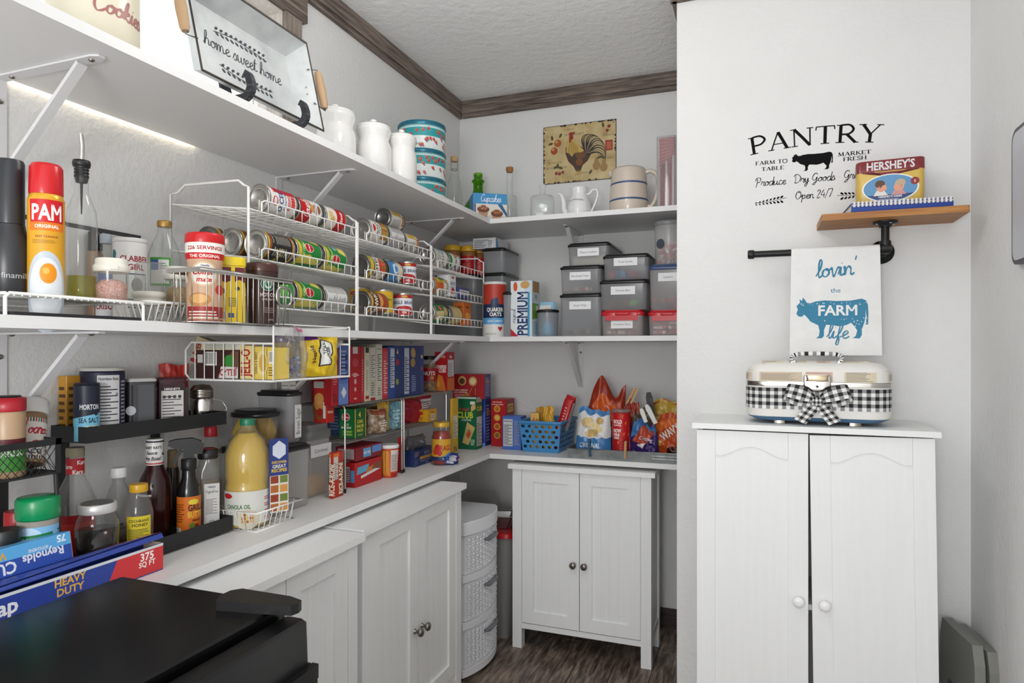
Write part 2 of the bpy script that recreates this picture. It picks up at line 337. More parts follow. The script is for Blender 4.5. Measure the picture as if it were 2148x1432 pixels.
class Print:
    """flat print on a surface w x h metres; positions are fractions of it; later marks lie over earlier ones"""
    def __init__(s, w, h): s.w, s.h, s.ops = w, h, []
    def _a(s, vs, fs, c): s.ops.append((vs, fs, c)); return s
    def r(s, u0, v0, u1, v1, c):
        w, h = s.w, s.h; return s._a([(u0 * w, v0 * h), (u1 * w, v0 * h), (u1 * w, v1 * h), (u0 * w, v1 * h)], [(0, 1, 2, 3)], c)
    def bgd(s, c): return s.r(0, 0, 1, 1, c)
    def e(s, cu, cv, ru, rv, c, n=20, rot=0):
        """ellipse; ru is a fraction of the width, rv of the height (rv None: circle)"""
        rx = ru * s.w; ry = rx if rv is None else rv * s.h; q = R(rot)
        pts = []
        for k in range(n):
            a = 2 * math.pi * k / n; x, y = rx * math.cos(a), ry * math.sin(a)
            pts.append((cu * s.w + x * math.cos(q) - y * math.sin(q), cv * s.h + x * math.sin(q) + y * math.cos(q)))
        return s._a(pts, [tuple(range(n))], c)
    def p(s, pts, c):
        from mathutils.geometry import tessellate_polygon
        q = [(u * s.w, v * s.h) for u, v in pts]
        return s._a(q, [tuple(t) for t in tessellate_polygon([[Vector((x, y, 0)) for x, y in q]])], c)
    def t(s, text, cu, cv, hh, c, wmax=None, rot=0, b=True, sh=0.0, sx=1.0, arcr=None):
        """text centred at (cu,cv); hh capital height as a fraction of h; wmax fraction of w; rot degrees"""
        vs, fs, x = [], [], 0.0; wt = 'b' if b else 'r'
        for ch in text:
            g = GL.get((wt, ch)) or GL[wt, '-']
            o = len(vs); vs += [(vx + x, vy) for vx, vy in g[0]]; fs += [tuple(i + o for i in f) for f in g[1]]; x += g[2]
        return s._put(vs, fs, x, 0.5, cu, cv, hh, c, wmax, rot, sh, sx, arcr)
    def hw(s, text, cu, cv, hh, c, wmax=None, rot=0, wd=0.16, sh=0.15):
        """handwriting; hh is the x-height fraction"""
        pieces, x = [], 0.0
        for ch in text:
            adv, st = HW.get(ch, HW['o'])
            for q in st: pieces.append(ribbon([(a + x, b) for a, b in smooth_line(q)], lambda k: wd * (0.7 + 0.5 * math.sin(k * 9) ** 2)))
            x += adv
        for rv, rf in pieces: s._put(rv, rf, x, 0.5, cu, cv, hh, c, wmax, rot, sh, 1.0, None)
        return s
    def _put(s, vs, fs, x, mid, cu, cv, hh, c, wmax, rot, sh, sx, arcr):
        k = hh * s.h; kx = k * sx
        lim = (wmax * (s.w if abs(math.cos(R(rot))) > 0.7 else s.h)) if wmax else None
        if lim and x * kx > lim: kx = lim / x; k = min(k, kx * 1.7)
        q = R(rot); out = []
        for a, b in vs:
            X = (a - x / 2) * kx + sh * b * k; Y = (b - mid) * k
            if arcr:
                th = X / arcr; X, Y = (arcr + Y) * math.sin(th), (arcr + Y) * math.cos(th) - arcr
            out.append((cu * s.w + X * math.cos(q) - Y * math.sin(q), cv * s.h + X * math.sin(q) + Y * math.cos(q)))
        return s._a(out, fs, c)
    def line(s, pts, wd, c, sm=True):
        q = [(u * s.w, v * s.h) for u, v in pts]; q = smooth_line(q) if sm else q
        vs, fs = ribbon(q, wd if not callable(wd) else wd); return s._a(vs, fs, c)
    def n(s, u0, v0, u1, v1, head=True, bgc='#e9e8e4', fg='#2a2a2a', rows=9):
        """nutrition panel"""
        s.r(u0, v0, u1, v1, bgc); du, dv = u1 - u0, v1 - v0
        if head: s.t('Nutrition Facts', (u0 + u1) / 2, v1 - dv * 0.07, 0.06 * dv, fg, du * 0.9)
        for k in range(rows):
            y = v0 + dv * (0.06 + 0.76 * k / rows); ww = 0.86 if k % 3 else 0.92
            s.r(u0 + du * 0.05, y, u0 + du * (0.05 + ww * (0.6 if k % 2 else 0.98)), y + dv * 0.022, fg)
        return s
    def lines(s, u0, v0, u1, v1, c, k=5):
        """a block of print too fine to read"""
        dv = (v1 - v0) / k; rnd = random.Random(k * 7 + int(u0 * 100))
        for i in range(k): s.r(u0, v0 + dv * i, u0 + (u1 - u0) * rnd.uniform(0.7, 1), v0 + dv * (i + 0.45), c)
        return s
    def bar(s, u0, v0, u1, v1):
        s.r(u0, v0, u1, v1, '#e9e8e4'); rnd = random.Random(3); u = u0 + (u1 - u0) * 0.06
        while u < u1 - (u1 - u0) * 0.1:
            q = (u1 - u0) * rnd.choice((0.02, 0.035, 0.05)); s.r(u, v0 + (v1 - v0) * 0.12, u + q, v1 - (v1 - v0) * 0.06, '#1d1d1d'); u += q * 2
        return s
    def build(s, name, parent, mp, cols=(), rows=(), rough=0.42, spec=0.4, label=None, coat=0.0, step=0.00006, smooth=False):
        me = bpy.data.meshes.new(name); bm = bmesh.new(); mats = []
        lev, bxs = [], []                                   # a mark lies just over the marks it overlaps
        for vs, fs, c in s.ops:
            xs, ys = [q[0] for q in vs] or [0], [q[1] for q in vs] or [0]; bx = (min(xs) + 1e-6, min(ys) + 1e-6, max(xs) - 1e-6, max(ys) - 1e-6)
            lev.append(1 + max([lv for lv, q in zip(lev, bxs) if q[0] < bx[2] and bx[0] < q[2] and q[1] < bx[3] and bx[1] < q[3]], default=-1)); bxs.append(bx)
        for k, (vs, fs, c) in enumerate(s.ops):
            m = M(c, rough, 0, spec, coat) if isinstance(c, str) else c
            if m not in mats: mats.append(m)
            i = mats.index(m); bv = [bm.verts.new((x, y, lev[k])) for x, y in vs]
            for f in fs:
                try: q = bm.faces.new([bv[j] for j in f]); q.material_index = i; q.smooth = smooth
                except ValueError: pass
        for cu in cols: bmesh.ops.bisect_plane(bm, geom=bm.verts[:] + bm.edges[:] + bm.faces[:], plane_co=(cu, 0, 0), plane_no=(1, 0, 0))
        for cv in rows: bmesh.ops.bisect_plane(bm, geom=bm.verts[:] + bm.edges[:] + bm.faces[:], plane_co=(0, cv, 0), plane_no=(0, 1, 0))
        for q in bm.verts: q.co = mp(q.co.x, q.co.y, 0.00035 + step * q.co.z)
        bm.to_mesh(me); bm.free()
        for m in mats: me.materials.append(m)
        o = bpy.data.objects.new(name, me); C.objects.link(o)
        if parent is not None: o.parent = parent
        if label: o['label'] = label
        return o
    def flat(s, name, parent, org, ud, vd, **k):
        org, ud, vd = Vector(org), Vector(ud).normalized(), Vector(vd).normalized(); nd = ud.cross(vd)
        return s.build(name, parent, lambda u, v, o: org + ud * u + vd * v + nd * o, **k)
    def wrap(s, name, parent, rr, z0, ang=-90, **k):
        """round a cylinder of radius rr, centred on direction ang (degrees); rr may be f(z)"""
        r0 = rr(z0 + s.h / 2) if callable(rr) else rr; step = r0 * 0.13; n = int(s.w / step)
        cols = [s.w * (i + 1) / (n + 1) for i in range(n)]
        def mp(u, v, o):
            z = z0 + v; q = (rr(z) if callable(rr) else rr) + o; a = R(ang) + (u - s.w / 2) / r0
            return Vector((q * math.cos(a), q * math.sin(a), z))
        if callable(rr) and 'rows' not in k: k['rows'] = [s.h * (i + 1) / 8 for i in range(7)]
        return s.build(name, parent, mp, cols=cols, smooth=True, **k)

# ================================================================== the setting
YR = -0.45                                          # walls and ceiling cut short behind the camera to let world light in
WY0, WY1, WZ0, WZ1 = 0.55, 1.764, 1.905, 2.41       # window opening in the left wall
b = MB()
for (y0, y1, z0, z1) in ((YR, WY0, 0, ZC), (WY1, BW + 0.12, 0, ZC), (WY0, WY1, 0, WZ0), (WY0, WY1, WZ1, ZC)):
    b.box(LW - 0.12, y0, z0, LW, y1, z1, m_wall)
struct(b.build('wall_left'))
struct(MB().box(LW, BW, 0, PX + 0.12, BW + 0.12, ZC, m_wall).build('wall_back'))
struct(MB().box(PX, PW, 0, RW, PW + 0.11, ZC, m_wall).box(PX, PW + 0.11, 0, PX + 0.11, BW, ZC, m_wall).build('wall_partition'))
struct(MB().box(RW, YR, 0, RW + 0.12, PW + 0.11, ZC, m_wall).build('wall_right'))
struct(MB().box(LW - 0.12, YR, ZC, RW + 0.12, BW + 0.12, ZC + 0.1, m_ceil).build('ceiling'))
floor = struct(MB().box(LW - 0.12, YR, -0.1, RW + 0.12, BW + 0.12, -0.006, M('#120f0d', 0.7)).build('floor'))
PW_, x, k = 0.152, LW, 0
while x < RW:
    y = YR - random.random() * 0.7
    while y < BW:
        y0, y1 = max(y, YR), min(y + 0.92, BW); x1 = min(x + PW_, RW)
        if y1 - y0 > 0.02:
            MB().loft([(x1 - x - 0.0015, y1 - y0 - 0.002, 0.001, -0.006), (x1 - x - 0.0015, y1 - y0 - 0.002, 0.001, -0.001), (x1 - x - 0.004, y1 - y0 - 0.004, 0.001, 0)],
                      m_plank, (x + x1) / 2, (y0 + y1) / 2, 1, smooth=False).build('plank', floor)
        y += 0.92; k += 1
    x += PW_
# crown trim: a board with a raised lower strip
def crown(name, x0, y0, x1, y1, m, out):
    q = MB().box(x0, y0, ZT, x1, y1, ZC, m); ox, oy = out
    s_ = 0.007
    q.box(min(x0, x0 + ox * s_), min(y0, y0 + oy * s_), ZT + 0.022, max(x1, x1 + ox * s_), max(y1, y1 + oy * s_), ZC, m)
    return struct(q.build(name))
crown('trim_1', LW, YR, LW + 0.014, BW, m_trim_y, (1, 0))
crown('trim_2', LW + 0.022, BW - 0.014, PX, BW, m_trim_x, (0, -1))
crown('trim_3', PX - 0.014, PW - 0.02, PX, BW - 0.022, m_trim_y, (-1, 0))
crown('trim_4', PX - 0.021, PW - 0.014, RW, PW, m_trim_x, (0, -1))
m_base = woodmat('dark_baseboard', ['#1d1713', '#382d26', '#4c3f36'], (1.2, 22, 22))
struct(MB().box(LW + 0.012, BW - 0.012, 0, PX, BW, 0.09, m_base).build('baseboard_back'))
struct(MB().box(LW, YR, 0, LW + 0.012, BW, 0.09, m_base).build('baseboard_left'))
struct(MB().box(PX, PW - 0.012, 0, RW, PW, 0.09, m_base).build('baseboard_partition'))
struct(MB().box(RW - 0.012, YR, 0, RW, PW - 0.012, 0.09, m_base).build('baseboard_right'))
# window
win = bpy.data.objects.new('window_1', None); C.objects.link(win); struct(win); win.location = (LW, WY1, WZ0)
def wpart(name, b0, m, **k):
    x0, y0, z0, x1, y1, z1 = b0
    return MB().box(x0 - LW, y0 - WY1, z0 - WZ0, x1 - LW, y1 - WY1, z1 - WZ0, m).build(name, win)
m_jamb = woodmat('pale_barnwood_jamb', ['#b9b2aa', '#cfc9c2', '#ddd8d2'], (22, 22, 2))
wpart('header_casing', (LW, WY0 - 0.1, 2.412, LW + 0.022, 1.868, 2.497), m_trim_y)
wpart('side_casing', (LW, WY1 + 0.002, 1.885, LW + 0.016, 1.846, 2.411), m_trim_z)
wpart('side_casing', (LW, WY0 - 0.08, 1.885, LW + 0.016, WY0 - 0.002, 2.411), m_trim_z)
wpart('jamb', (LW - 0.1, WY1 - 0.012, WZ0, LW, WY1, WZ1), m_jamb); wpart('jamb', (LW - 0.1, WY0, WZ0, LW, WY0 + 0.012, WZ1), m_jamb)
wpart('head_jamb', (LW - 0.1, WY0 + 0.012, WZ1 - 0.012, LW, WY1 - 0.012, WZ1), m_jamb)
wpart('sill', (LW - 0.1, WY0, WZ0 - 0.02, LW - 0.001, WY1, WZ0), m_jamb)
m_vinyl = M('#ecebe7', 0.4, name='white_vinyl')
for (y0, y1, z0, z1) in ((WY0 + .012, WY1 - .012, WZ0, WZ0 + .035), (WY0 + .012, WY1 - .012, WZ1 - .045, WZ1 - .012), (WY0 + .012, WY0 + .05, WZ0 + .035, WZ1 - .045),
                         (WY1 - .05, WY1 - .012, WZ0 + .035, WZ1 - .045), (1.13, 1.17, WZ0 + .035, WZ1 - .045)):
    wpart('sash_bar', (LW - 0.09, y0, z0, LW - 0.055, y1, z1), m_vinyl)
for (y0, y1) in ((WY0 + .05, 1.13), (1.17, WY1 - .05)):
    wpart('pane', (LW - 0.075, y0, WZ0 + .035, LW - 0.071, y1, WZ1 - .045), m_pane)

# ================================================================== shelves and brackets
def shelf(name, x0, y0, x1, y1, z, label):
    o = MB().loft([(x1 - x0, y1 - y0, 0.0015, z - TH), (x1 - x0, y1 - y0, 0.0015, z)], m_shelf, 0, 0, 1, smooth=False).build(name)
    o.location = ((x0 + x1) / 2, (y0 + y1) / 2, 0)
    return tag(o, label, 'shelf')
YN = -0.40
shelf('wall_shelf', LW + 0.011, YN, XS, BW - 0.002, ZU, 'long white board shelf under the window holding canisters and floral tins')
shelf('wall_shelf', XS + 0.0005, YS, PX - 0.002, BW - 0.002, ZU, 'white top shelf board below the rooster sign')
shelf('wall_shelf', LW + 0.004, YN, XS, BW - 0.002, ZM, 'long white board shelf holding the wire can racks')
shelf('wall_shelf', XS + 0.0005, YS, PX - 0.002, BW - 0.002, ZM, 'white shelf board holding the stacked snack containers')
shelf('counter_shelf', LW + 0.004, YN, XS, BW - 0.002, ZK, 'long white lowest board with cereal boxes and the black spice rack')
shelf('counter_shelf', XS + 0.0005, YS, PX - 0.002, BW - 0.002, ZK, 'white lowest board holding the blue basket and chip bags')
def bracket(loc, rz, label):
    t = T('shelf_bracket', label, 'bracket', loc, rz)
    w_, Lh, Lv = 0.013, 0.295, 0.235
    MB().box(0.0, -w_, -Lv, 0.004, w_, -0.0005, m_steelw).build('wall_plate', t)
    MB().extrude([(0.004, w_), (Lh - 0.015, w_), (Lh, w_ * 0.5), (Lh, -w_ * 0.5), (Lh - 0.015, -w_), (0.004, -w_)], m_steelw, lambda u, v, d: (u, v, d), -0.0045, -0.0005).build('arm', t)
    q = MB(); a = Vector((0.006, 0, -Lv + 0.02)); c = Vector((Lh - 0.055, 0, -0.006)); d = (c - a).normalized(); nn = Vector((d.z, 0, -d.x))
    vs = []
    for p in (a, c):
        for sx, sy in ((-0.002, -0.010), (0.006, -0.010), (0.006, 0.010), (-0.002, 0.010)): vs.append(p + nn * sx + Vector((0, sy, 0)))
    q.add(vs, [(0, 1, 2, 3), (4, 5, 6, 7), (0, 1, 5, 4), (1, 2, 6, 5), (2, 3, 7, 6), (3, 0, 4, 7)], m_steelw); q.build('brace', t)
    for sx in (0.04, Lh - 0.028): MB().lathe([(0.0055, -0.0045), (0.005, -0.007), (0.002, -0.0085)], m_nickel, 8, sx, 0).build('screw', t)
    s2 = MB().lathe([(0.0055, 0), (0.005, 0.0025), (0.002, 0.004)], m_nickel, 8); s2.xf(Matrix.Translation((0.004, 0, -0.05)) @ Matrix.Rotation(R(90), 4, 'Y')); s2.build('screw', t)
for z, nm in ((ZU, 'top'), (ZM, 'middle'), (ZK, 'lowest')):
    for y, where in ((0.902, 'beside the pepper grinder end'), (1.746, 'halfway along the window wall'), (2.556, 'close to the corner')):
        if nm == 'lowest' and y < 2: continue
        bracket((LW + 0.0005, y, z - TH), 0, 'white folding bracket under the %s shelf, %s' % (nm, where))
    if nm != 'lowest': bracket((-0.812, BW - 0.0005, z - TH), R(-90), 'white bracket under the %s shelf on the rooster sign wall' % nm)

# ================================================================== cabinets
def knob(parent, loc, rx, m, s_=1.0):
    q = MB().lathe([(0.009 * s_, 0), (0.008 * s_, 0.002), (0.005 * s_, 0.006), (0.006 * s_, 0.013), (0.0135 * s_, 0.019), (0.0145 * s_, 0.024), (0.012 * s_, 0.029), (0.005 * s_, 0.031)], m, 16)
    q.xf(Matrix.Translation(loc) @ Matrix.Rotation(rx, 4, 'X')); return q.build('knob', parent)
def shaker_door(t, x0, x1, z0, z1, y, kx, kz):
    """front face at local y; panel recessed with bead grooves"""
    fw, th = 0.052, 0.016; b = MB()
    b.box(x0, y, z0, x0 + fw, y + th, z1, m_cab); b.box(x1 - fw, y, z0, x1, y + th, z1, m_cab)
    b.box(x0 + fw, y, z0, x1 - fw, y + th, z0 + fw, m_cab); b.box(x0 + fw, y, z1 - fw, x1 - fw, y + th, z1, m_cab)
    d = b.build('door', t)
    n = 4; u0, u1 = x0 + fw, x1 - fw; s_ = (u1 - u0) / n
    for k in range(n): MB().loft([(s_, 0.006, 0.0009, z0 + fw), (s_, 0.006, 0.0009, z1 - fw)], m_cab, u0 + s_ * (k + .5), y + 0.0105, 2, smooth=False).build('panel', d)
    knob(d, (kx, y, kz), R(90), m_nickel)
def bath_cabinet(label, loc, rz, w_=0.60, d_=0.26, h=0.80, kz=0.39):
    t = T('storage_cabinet', label, 'cabinet', loc, rz)
    p = 0.042
    MB().loft([(w_ + 0.035, d_ + 0.03, 0.002, h - 0.02), (w_ + 0.035, d_ + 0.03, 0.002, h)], m_cab, 0, 0, 1, smooth=False).build('top', t)
    for sx in (-1, 1):
        for sy in (-1, 1):
            xc, yc = sx * (w_ / 2 - p / 2), sy * (d_ / 2 - p / 2)
            MB().box(xc - p / 2, yc - p / 2, 0, xc + p / 2, yc + p / 2, h - 0.0205, m_cab).build('leg', t)
        xc = sx * (w_ / 2 - 0.012)
        MB().box(xc - 0.006, -d_ / 2 + p, 0.1, xc + 0.006, d_ / 2 - p, h - 0.0205, m_cab).box(xc - .01, -d_ / 2 + p, .1, xc + .01, d_ / 2 - p, .13, m_cab).build('side_panel', t)
    MB().box(-w_ / 2 + p, -d_ / 2 + 0.004, 0.085, w_ / 2 - p, -d_ / 2 + 0.03, 0.108, m_cab).build('bottom_rail', t)
    MB().box(-w_ / 2 + p, d_ / 2 - 0.012, 0.085, w_ / 2 - p, d_ / 2 - 0.004, h - 0.0205, m_cab).build('back_panel', t)
    xa = w_ / 2 - p
    shaker_door(t, -xa + 0.0015, -0.0015, 0.112, h - 0.022, -d_ / 2 + 0.002, -0.024, kz)
    shaker_door(t, 0.0015, xa - 0.0015, 0.112, h - 0.022, -d_ / 2 + 0.002, 0.024, kz)
    return t
bath_cabinet('white two-door cabinet under the chip tray with dark round knobs', (-0.705, 2.70 + 0.13, 0), 0)
bath_cabinet('white two-door cabinet with dark knobs beside the woven drawer tower', (-1.035 - 0.13, 1.905, 0), R(90), 0.655)
bath_cabinet('white two-door cabinet half hidden behind the black refrigerator', (-1.012 - 0.13, 1.235, 0), R(90), 0.57)

# tall cabinet at the partition
x0, x1, yf, h = -0.172, 0.444, 2.045, 1.08
t = T('tall_cabinet', 'tall white cabinet with arched door panels and white knobs', 'cabinet', ((x0 + x1) / 2, yf, 0)); W = (x1 - x0) / 2
MB().loft([(2 * W + 0.028, 0.318, 0.002, h - 0.016), (2 * W + 0.028, 0.318, 0.004, h - 0.002), (2 * W + 0.024, 0.314, 0.004, h)], m_cab, 0, 0.146, 2, smooth=False).build('top', t)
bb = MB()
for s_ in (-1, 1): bb.box(min(s_ * W, s_ * (W - 0.016)), 0.018, 0, max(s_ * W, s_ * (W - 0.016)), 0.298, h - 0.0165, m_cab)
bb.box(-W + .016, 0.29, 0.0, W - .016, 0.296, h - .0165, m_cab).box(-W + .016, 0.02, 0.05, W - .016, .289, .066, m_cab)
bb.box(-W + .016, .03, .55, W - .016, .289, .566, m_cab)
bb.build('body', t)
def arch_door(t, a, c, kx, tilt):
    z0, z1, y = 0.03, h - 0.021, 0.0
    d = MB().box(a, y + 0.004, z0, c, y + 0.016, z1, m_cab).build('door', t)
    fw = 0.052
    MB().box(a, y, z0, a + fw, y + .0038, z1, m_cab).build('stile', d); MB().box(c - fw, y, z0, c, y + .0038, z1, m_cab).build('stile', d)
    a2, c2 = a + fw + .0005, c - fw - .0005; pts = [(a2, z1), (a2, z1 - .072)]
    for k in range(1, 20):
        u = k / 20; e = 0 if u < .1 or u > .9 else math.sin((u - .1) / .8 * math.pi)
        pts.append((a2 + (c2 - a2) * u, z1 - .074 + .030 * e ** 1.25))
    pts += [(c2, z1 - .072), (c2, z1)]
    MB().extrude(pts, m_cab, lambda u, v, q: (u, q, v), y, y + .0038).build('arched_rail', d)
    MB().box(a2, y, z0, c2, y + .0038, z0 + .06, m_cab).build('bottom_rail', d)
    knob(d, (kx, y, 0.586), R(90), M('#ebebea', 0.25), 1.1)
    d.rotation_euler = (0, R(tilt), 0); return d
arch_door(t, -W + 0.001, -0.002, -0.028, 0)
d = arch_door(t, 0.001, W - 0.001, 0.032, 0); d.rotation_euler = (0, R(-0.8), 0); d.location = (0.0155, 0, -0.003)

# ================================================================== refrigerator
m_fr = surf('black_pebbled_enamel', ['#050506', '#080809'], 8, 0.24, (420, 0.10, 0.0008))
fx0, fx1, fy0, fy1, fz = -1.108, -0.735, 0.30, 0.895, 0.878
t = T('mini_refrigerator', 'black compact refrigerator in the foreground with dusty top', 'refrigerator', (fx0, fy0, 0))
MB().loft([(fx1 - fx0, fy1 - fy0, .004, 0.03), (fx1 - fx0, fy1 - fy0, .004, fz - .004), (fx1 - fx0 - .006, fy1 - fy0 - .006, .004, fz)], m_fr, (fx1 - fx0) / 2, (fy1 - fy0) / 2, 2, smooth=False).build('body', t)
m_door = M('#08080a', 0.34, name='black_door_plastic')
dx = fx1 - fx0
MB().box(dx + .006, 0, .04, dx + .05, fy1 - fy0, fz - .016 - .075, m_door).loft([(.044, fy1 - fy0 - .008, .004, fz - .091), (.042, fy1 - fy0 - .01, .006, fz - .022), (.034, fy1 - fy0 - .02, .006, fz - .016)], m_door, dx + .027, (fy1 - fy0) / 2, 2).build('door', t)
MB().box(dx + .05, 0.01, fz - .115, dx + .062, fy1 - fy0 + .004, fz - .092, m_door).box(dx + .05, 0, .04, dx + .060, fy1 - fy0 + .004, fz - .1155, m_door).build('door_panel', t)
MB().extrude([(0.0, -.03), (-.012, -.012), (-.012, .014), (.0, .028), (.1, .028), (.128, .02), (.132, .008), (.128, -.006), (.06, -.02)], m_black, lambda u, v, q: (dx - .085 + u, fy1 - fy0 - .035 + v, q), fz, fz + .016).build('hinge_cover', t)
for sx in (0.03, dx - .03):
    for sy in (0.04, fy1 - fy0 - .04): MB().lathe([(.015, 0), (.015, .03)], m_black, 10, sx, sy).build('foot', t)

# ================================================================== woven drawer tower
m_weave = surf('white_moulded_plastic', ['#d9dade', '#e0e1e4'], 4, 0.4)
t = T('drawer_tower', 'white plastic tower of three woven-front drawers with grey handles', 'drawer unit', (-1.225, 2.495, 0), R(90))
tw, td, th_ = 0.345, 0.32, 0.625
def bow(u): return -td / 2 - 0.045 * (1 - (u / (tw / 2)) ** 2)
def bowprism(b, z0, z1, w_, inset, m, back=td / 2):
    us = [-w_ / 2 + w_ * k / 12 for k in range(13)]
    rs = [[(u, bow(u) + inset, z) for u in us] + [(w_ / 2, back, z), (-w_ / 2, back, z)] for z in (z0, z1)]
    return b.rings(rs, m, False)
q = MB(); bowprism(q, th_ - .05, th_ - .006, tw, 0, m_weave); bowprism(q, th_ - .006, th_, tw - .01, .006, m_weave); q.build('top', t)
for k in range(3):
    zb = 0.025 + k * 0.183
    q = MB(); bowprism(q, zb, zb + .028, tw, .004, m_weave); q.box(-tw / 2, -td / 2 + .02, zb + .028, -tw / 2 + .006, td / 2, zb + .19, m_weave); q.box(tw / 2 - .006, -td / 2 + .02, zb + .028, tw / 2, td / 2, zb + .19, m_weave); q.build('frame', t)
    q = MB(); bowprism(q, zb + .03, zb + .178, tw - .03, .012, m_weave); d = q.build('drawer', t)
    q = MB(); nx, nz = 13, 11; cw, chh = (tw - .05) / nx, .13 / nz
    for i in range(nx):
        for j in range(nz):
            u = -(tw - .05) / 2 + cw * (i + .5); zc = zb + .04 + chh * (j + .5); y = bow(u) + .012
            if (i + j) % 2: hw, hh = cw * .62, chh * .3
            else: hw, hh = cw * .3, chh * .55
            q.add([(u - hw, y, zc - hh), (u + hw, y, zc - hh), (u + hw, y, zc + hh), (u - hw, y, zc + hh), (u - hw * .6, y - .006, zc - hh * .55), (u + hw * .6, y - .006, zc - hh * .55), (u + hw * .6, y - .006, zc + hh * .55), (u - hw * .6, y - .006, zc + hh * .55)],
                  [(4, 5, 6, 7), (0, 1, 5, 4), (1, 2, 6, 5), (2, 3, 7, 6), (3, 0, 4, 7)], m_weave)
    o = q.build('weave', d); o['kind'] = 'stuff'
    us = [-.055 + .12 * i / 8 for i in range(9)]
    MB().tube([(u, bow(u) + .003 - (.008 if 0 < i < 8 else 0), zb + .145) for i, u in enumerate(us)], [.005] + [.0085] * 7 + [.005], M('#6a6b70', .4), 8).build('handle', d)
# clutter in the dark gap behind the tower
t = T('storage_bin', 'cloudy plastic bin with red lid in the dark gap under the corner', 'bin', (-1.20, 2.90, 0))
MB().loft([(.30, .28, .03, 0), (.34, .32, .04, .455)], m_frostl, caps=(True, False)).build('body', t)
MB().loft([(.36, .34, .04, .456), (.36, .34, .04, .475), (.33, .31, .04, .48)], M('#b3161b', .35)).build('lid', t)
t = T('foil_pan', 'crinkled foil loaf pan on the red bin lid', 'pan', (-1.13, 2.83, .4815), R(20))
q = MB(); N = 48; rs = []
for (sx, sy, z) in ((.15, .08, 0), (.19, .115, .055), (.205, .13, .058), (.205, .13, .0605)):
    base = rrect(sx, sy, .03, 11); rs.append([(x * (1 + .02 * math.sin(i * 3.1)), y * (1 + .03 * math.sin(i * 2.3)), z) for i, (x, y) in enumerate(base)])
q.rings(rs, M('#8f8d8a', .38, 1.0, name='aluminium_foil'), False, (True, False)); q.build('pan_shell', t)
t = T('clear_clamshell', 'ribbed clear plastic food box in the dark gap under the corner', 'food box', (-1.28, 2.96, .4815), R(10))
q = MB(); base = rrect(.17, .15, .02, 9)
q.rings([[(x * k * (1 + .012 * (i % 2)), y * k * (1 + .012 * (i % 2)), z) for i, (x, y) in enumerate(base)] for k, z in ((1, 0), (1.02, .05), (.9, .11), (.86, .112))], m_pet, False); q.build('shell', t)

# ================================================================== folded step stool, framed panel on the right wall
m_gs = M('#7d7f78', .5, name='grey_green_plastic')
t = T('step_stool', 'grey folded step stool leaning in the corner beside the tall cabinet', 'step stool', (0.545, 2.2, 0), R(8))
for k, (x_, top, nm) in enumerate(((-.028, .50, 'front_board'), (.008, .485, 'rear_board'))):
    pts = [(-.13, 0.0), (.13, 0.0), (.11, top - .05), (.095, top), (-.095, top), (-.11, top - .05)]
    MB().extrude(pts, m_gs, lambda u, v, q: (q + .012, u, v), x_, x_ + .026).build(nm, t)
MB().extrude([(-.06, .30), (.06, .30), (.05, .34), (-.05, .34)], M('#4e504b', .6), lambda u, v, q: (q + .012, u, v), -.0285, -.0275).build('grip_slot', t)
t = T('framed_panel', 'pale panel in a dark rounded frame on the white side wall', 'panel', (RW, 1.80, 1.67), R(90))
MB().rings([[(u, dd, v) for u, v in rrect(.31, .33, .03, 5)] for dd in (-.001, -.016)] , M('#3a3a40', .4), False).build('frame', t)
MB().rings([[(u, dd, v) for u, v in rrect(.29, .31, .024, 5)] for dd in (-.0165, -.0175)], M('#b9bac0', .3), False).build('face', t)
for o in (t,): o.rotation_euler = (0, 0, R(-90))

# ================================================================== things on the top shelf
WHT = '#e6e6e3'
# cream cookie jar
x, px = -1.275, 197; y = yl(px, x); r = rad(202, px, x, y)
t = T('cookie_jar', 'cream ceramic jar lettered Cookies beside the window', 'jar', (x, y, ZU))
MB().lathe([(r * .92, 0), (r, .008), (r, .17), (r * .96, .185), (r * .8, .195)], M('#d9d2bd', .3), 32).build('body', t)
MB().lathe([(r * .84, .195), (r * .88, .2), (r * .8, .22), (r * .3, .235), (.02, .236), (.018, .25), (.022, .262), (.005, .268)], M('#c9b6a4', .35), 28).build('lid', t)
P = Print(r * 2.2, .07); P.hw('Cookies', .52, .42, .25, '#a06a66', .72, wd=.24); P.wrap('lettering', t, r, .06, -4)

# galvanised tray on its easel
ty, tz = 1.340, 1.917
t = T('metal_tray', 'galvanised tray lettered home sweet home leaning on a black easel', 'tray', (-1.149, ty, tz), rot=(R(-13), 0, R(90)))
W_, H_, D_ = .432, .262, .052; q = MB()
def rc(w_, h_, y_): return [(-w_ / 2, y_, H_ / 2 - h_ / 2), (w_ / 2, y_, H_ / 2 - h_ / 2), (w_ / 2, y_, H_ / 2 + h_ / 2), (-w_ / 2, y_, H_ / 2 + h_ / 2)]
q.rings([rc(W_, H_, 0), rc(W_ - .07, H_ - .07, D_)], m_galvp, False, (False, True)); q.rings([rc(W_ + .003, H_ + .003, .001), rc(W_ - .067, H_ - .067, D_ + .0015)], m_galvp, False, (False, True)); q.build('pan', t)
rim = rc(W_ + .002, H_ + .002, 0); MB().tube(rim, .0032, M('#3c342f', .5), 6, True).build('rim', t)
P = Print(.30, .16); c = '#33363a'
P.hw('home sweet home', .5, .50, .115, c, .95, wd=.13)
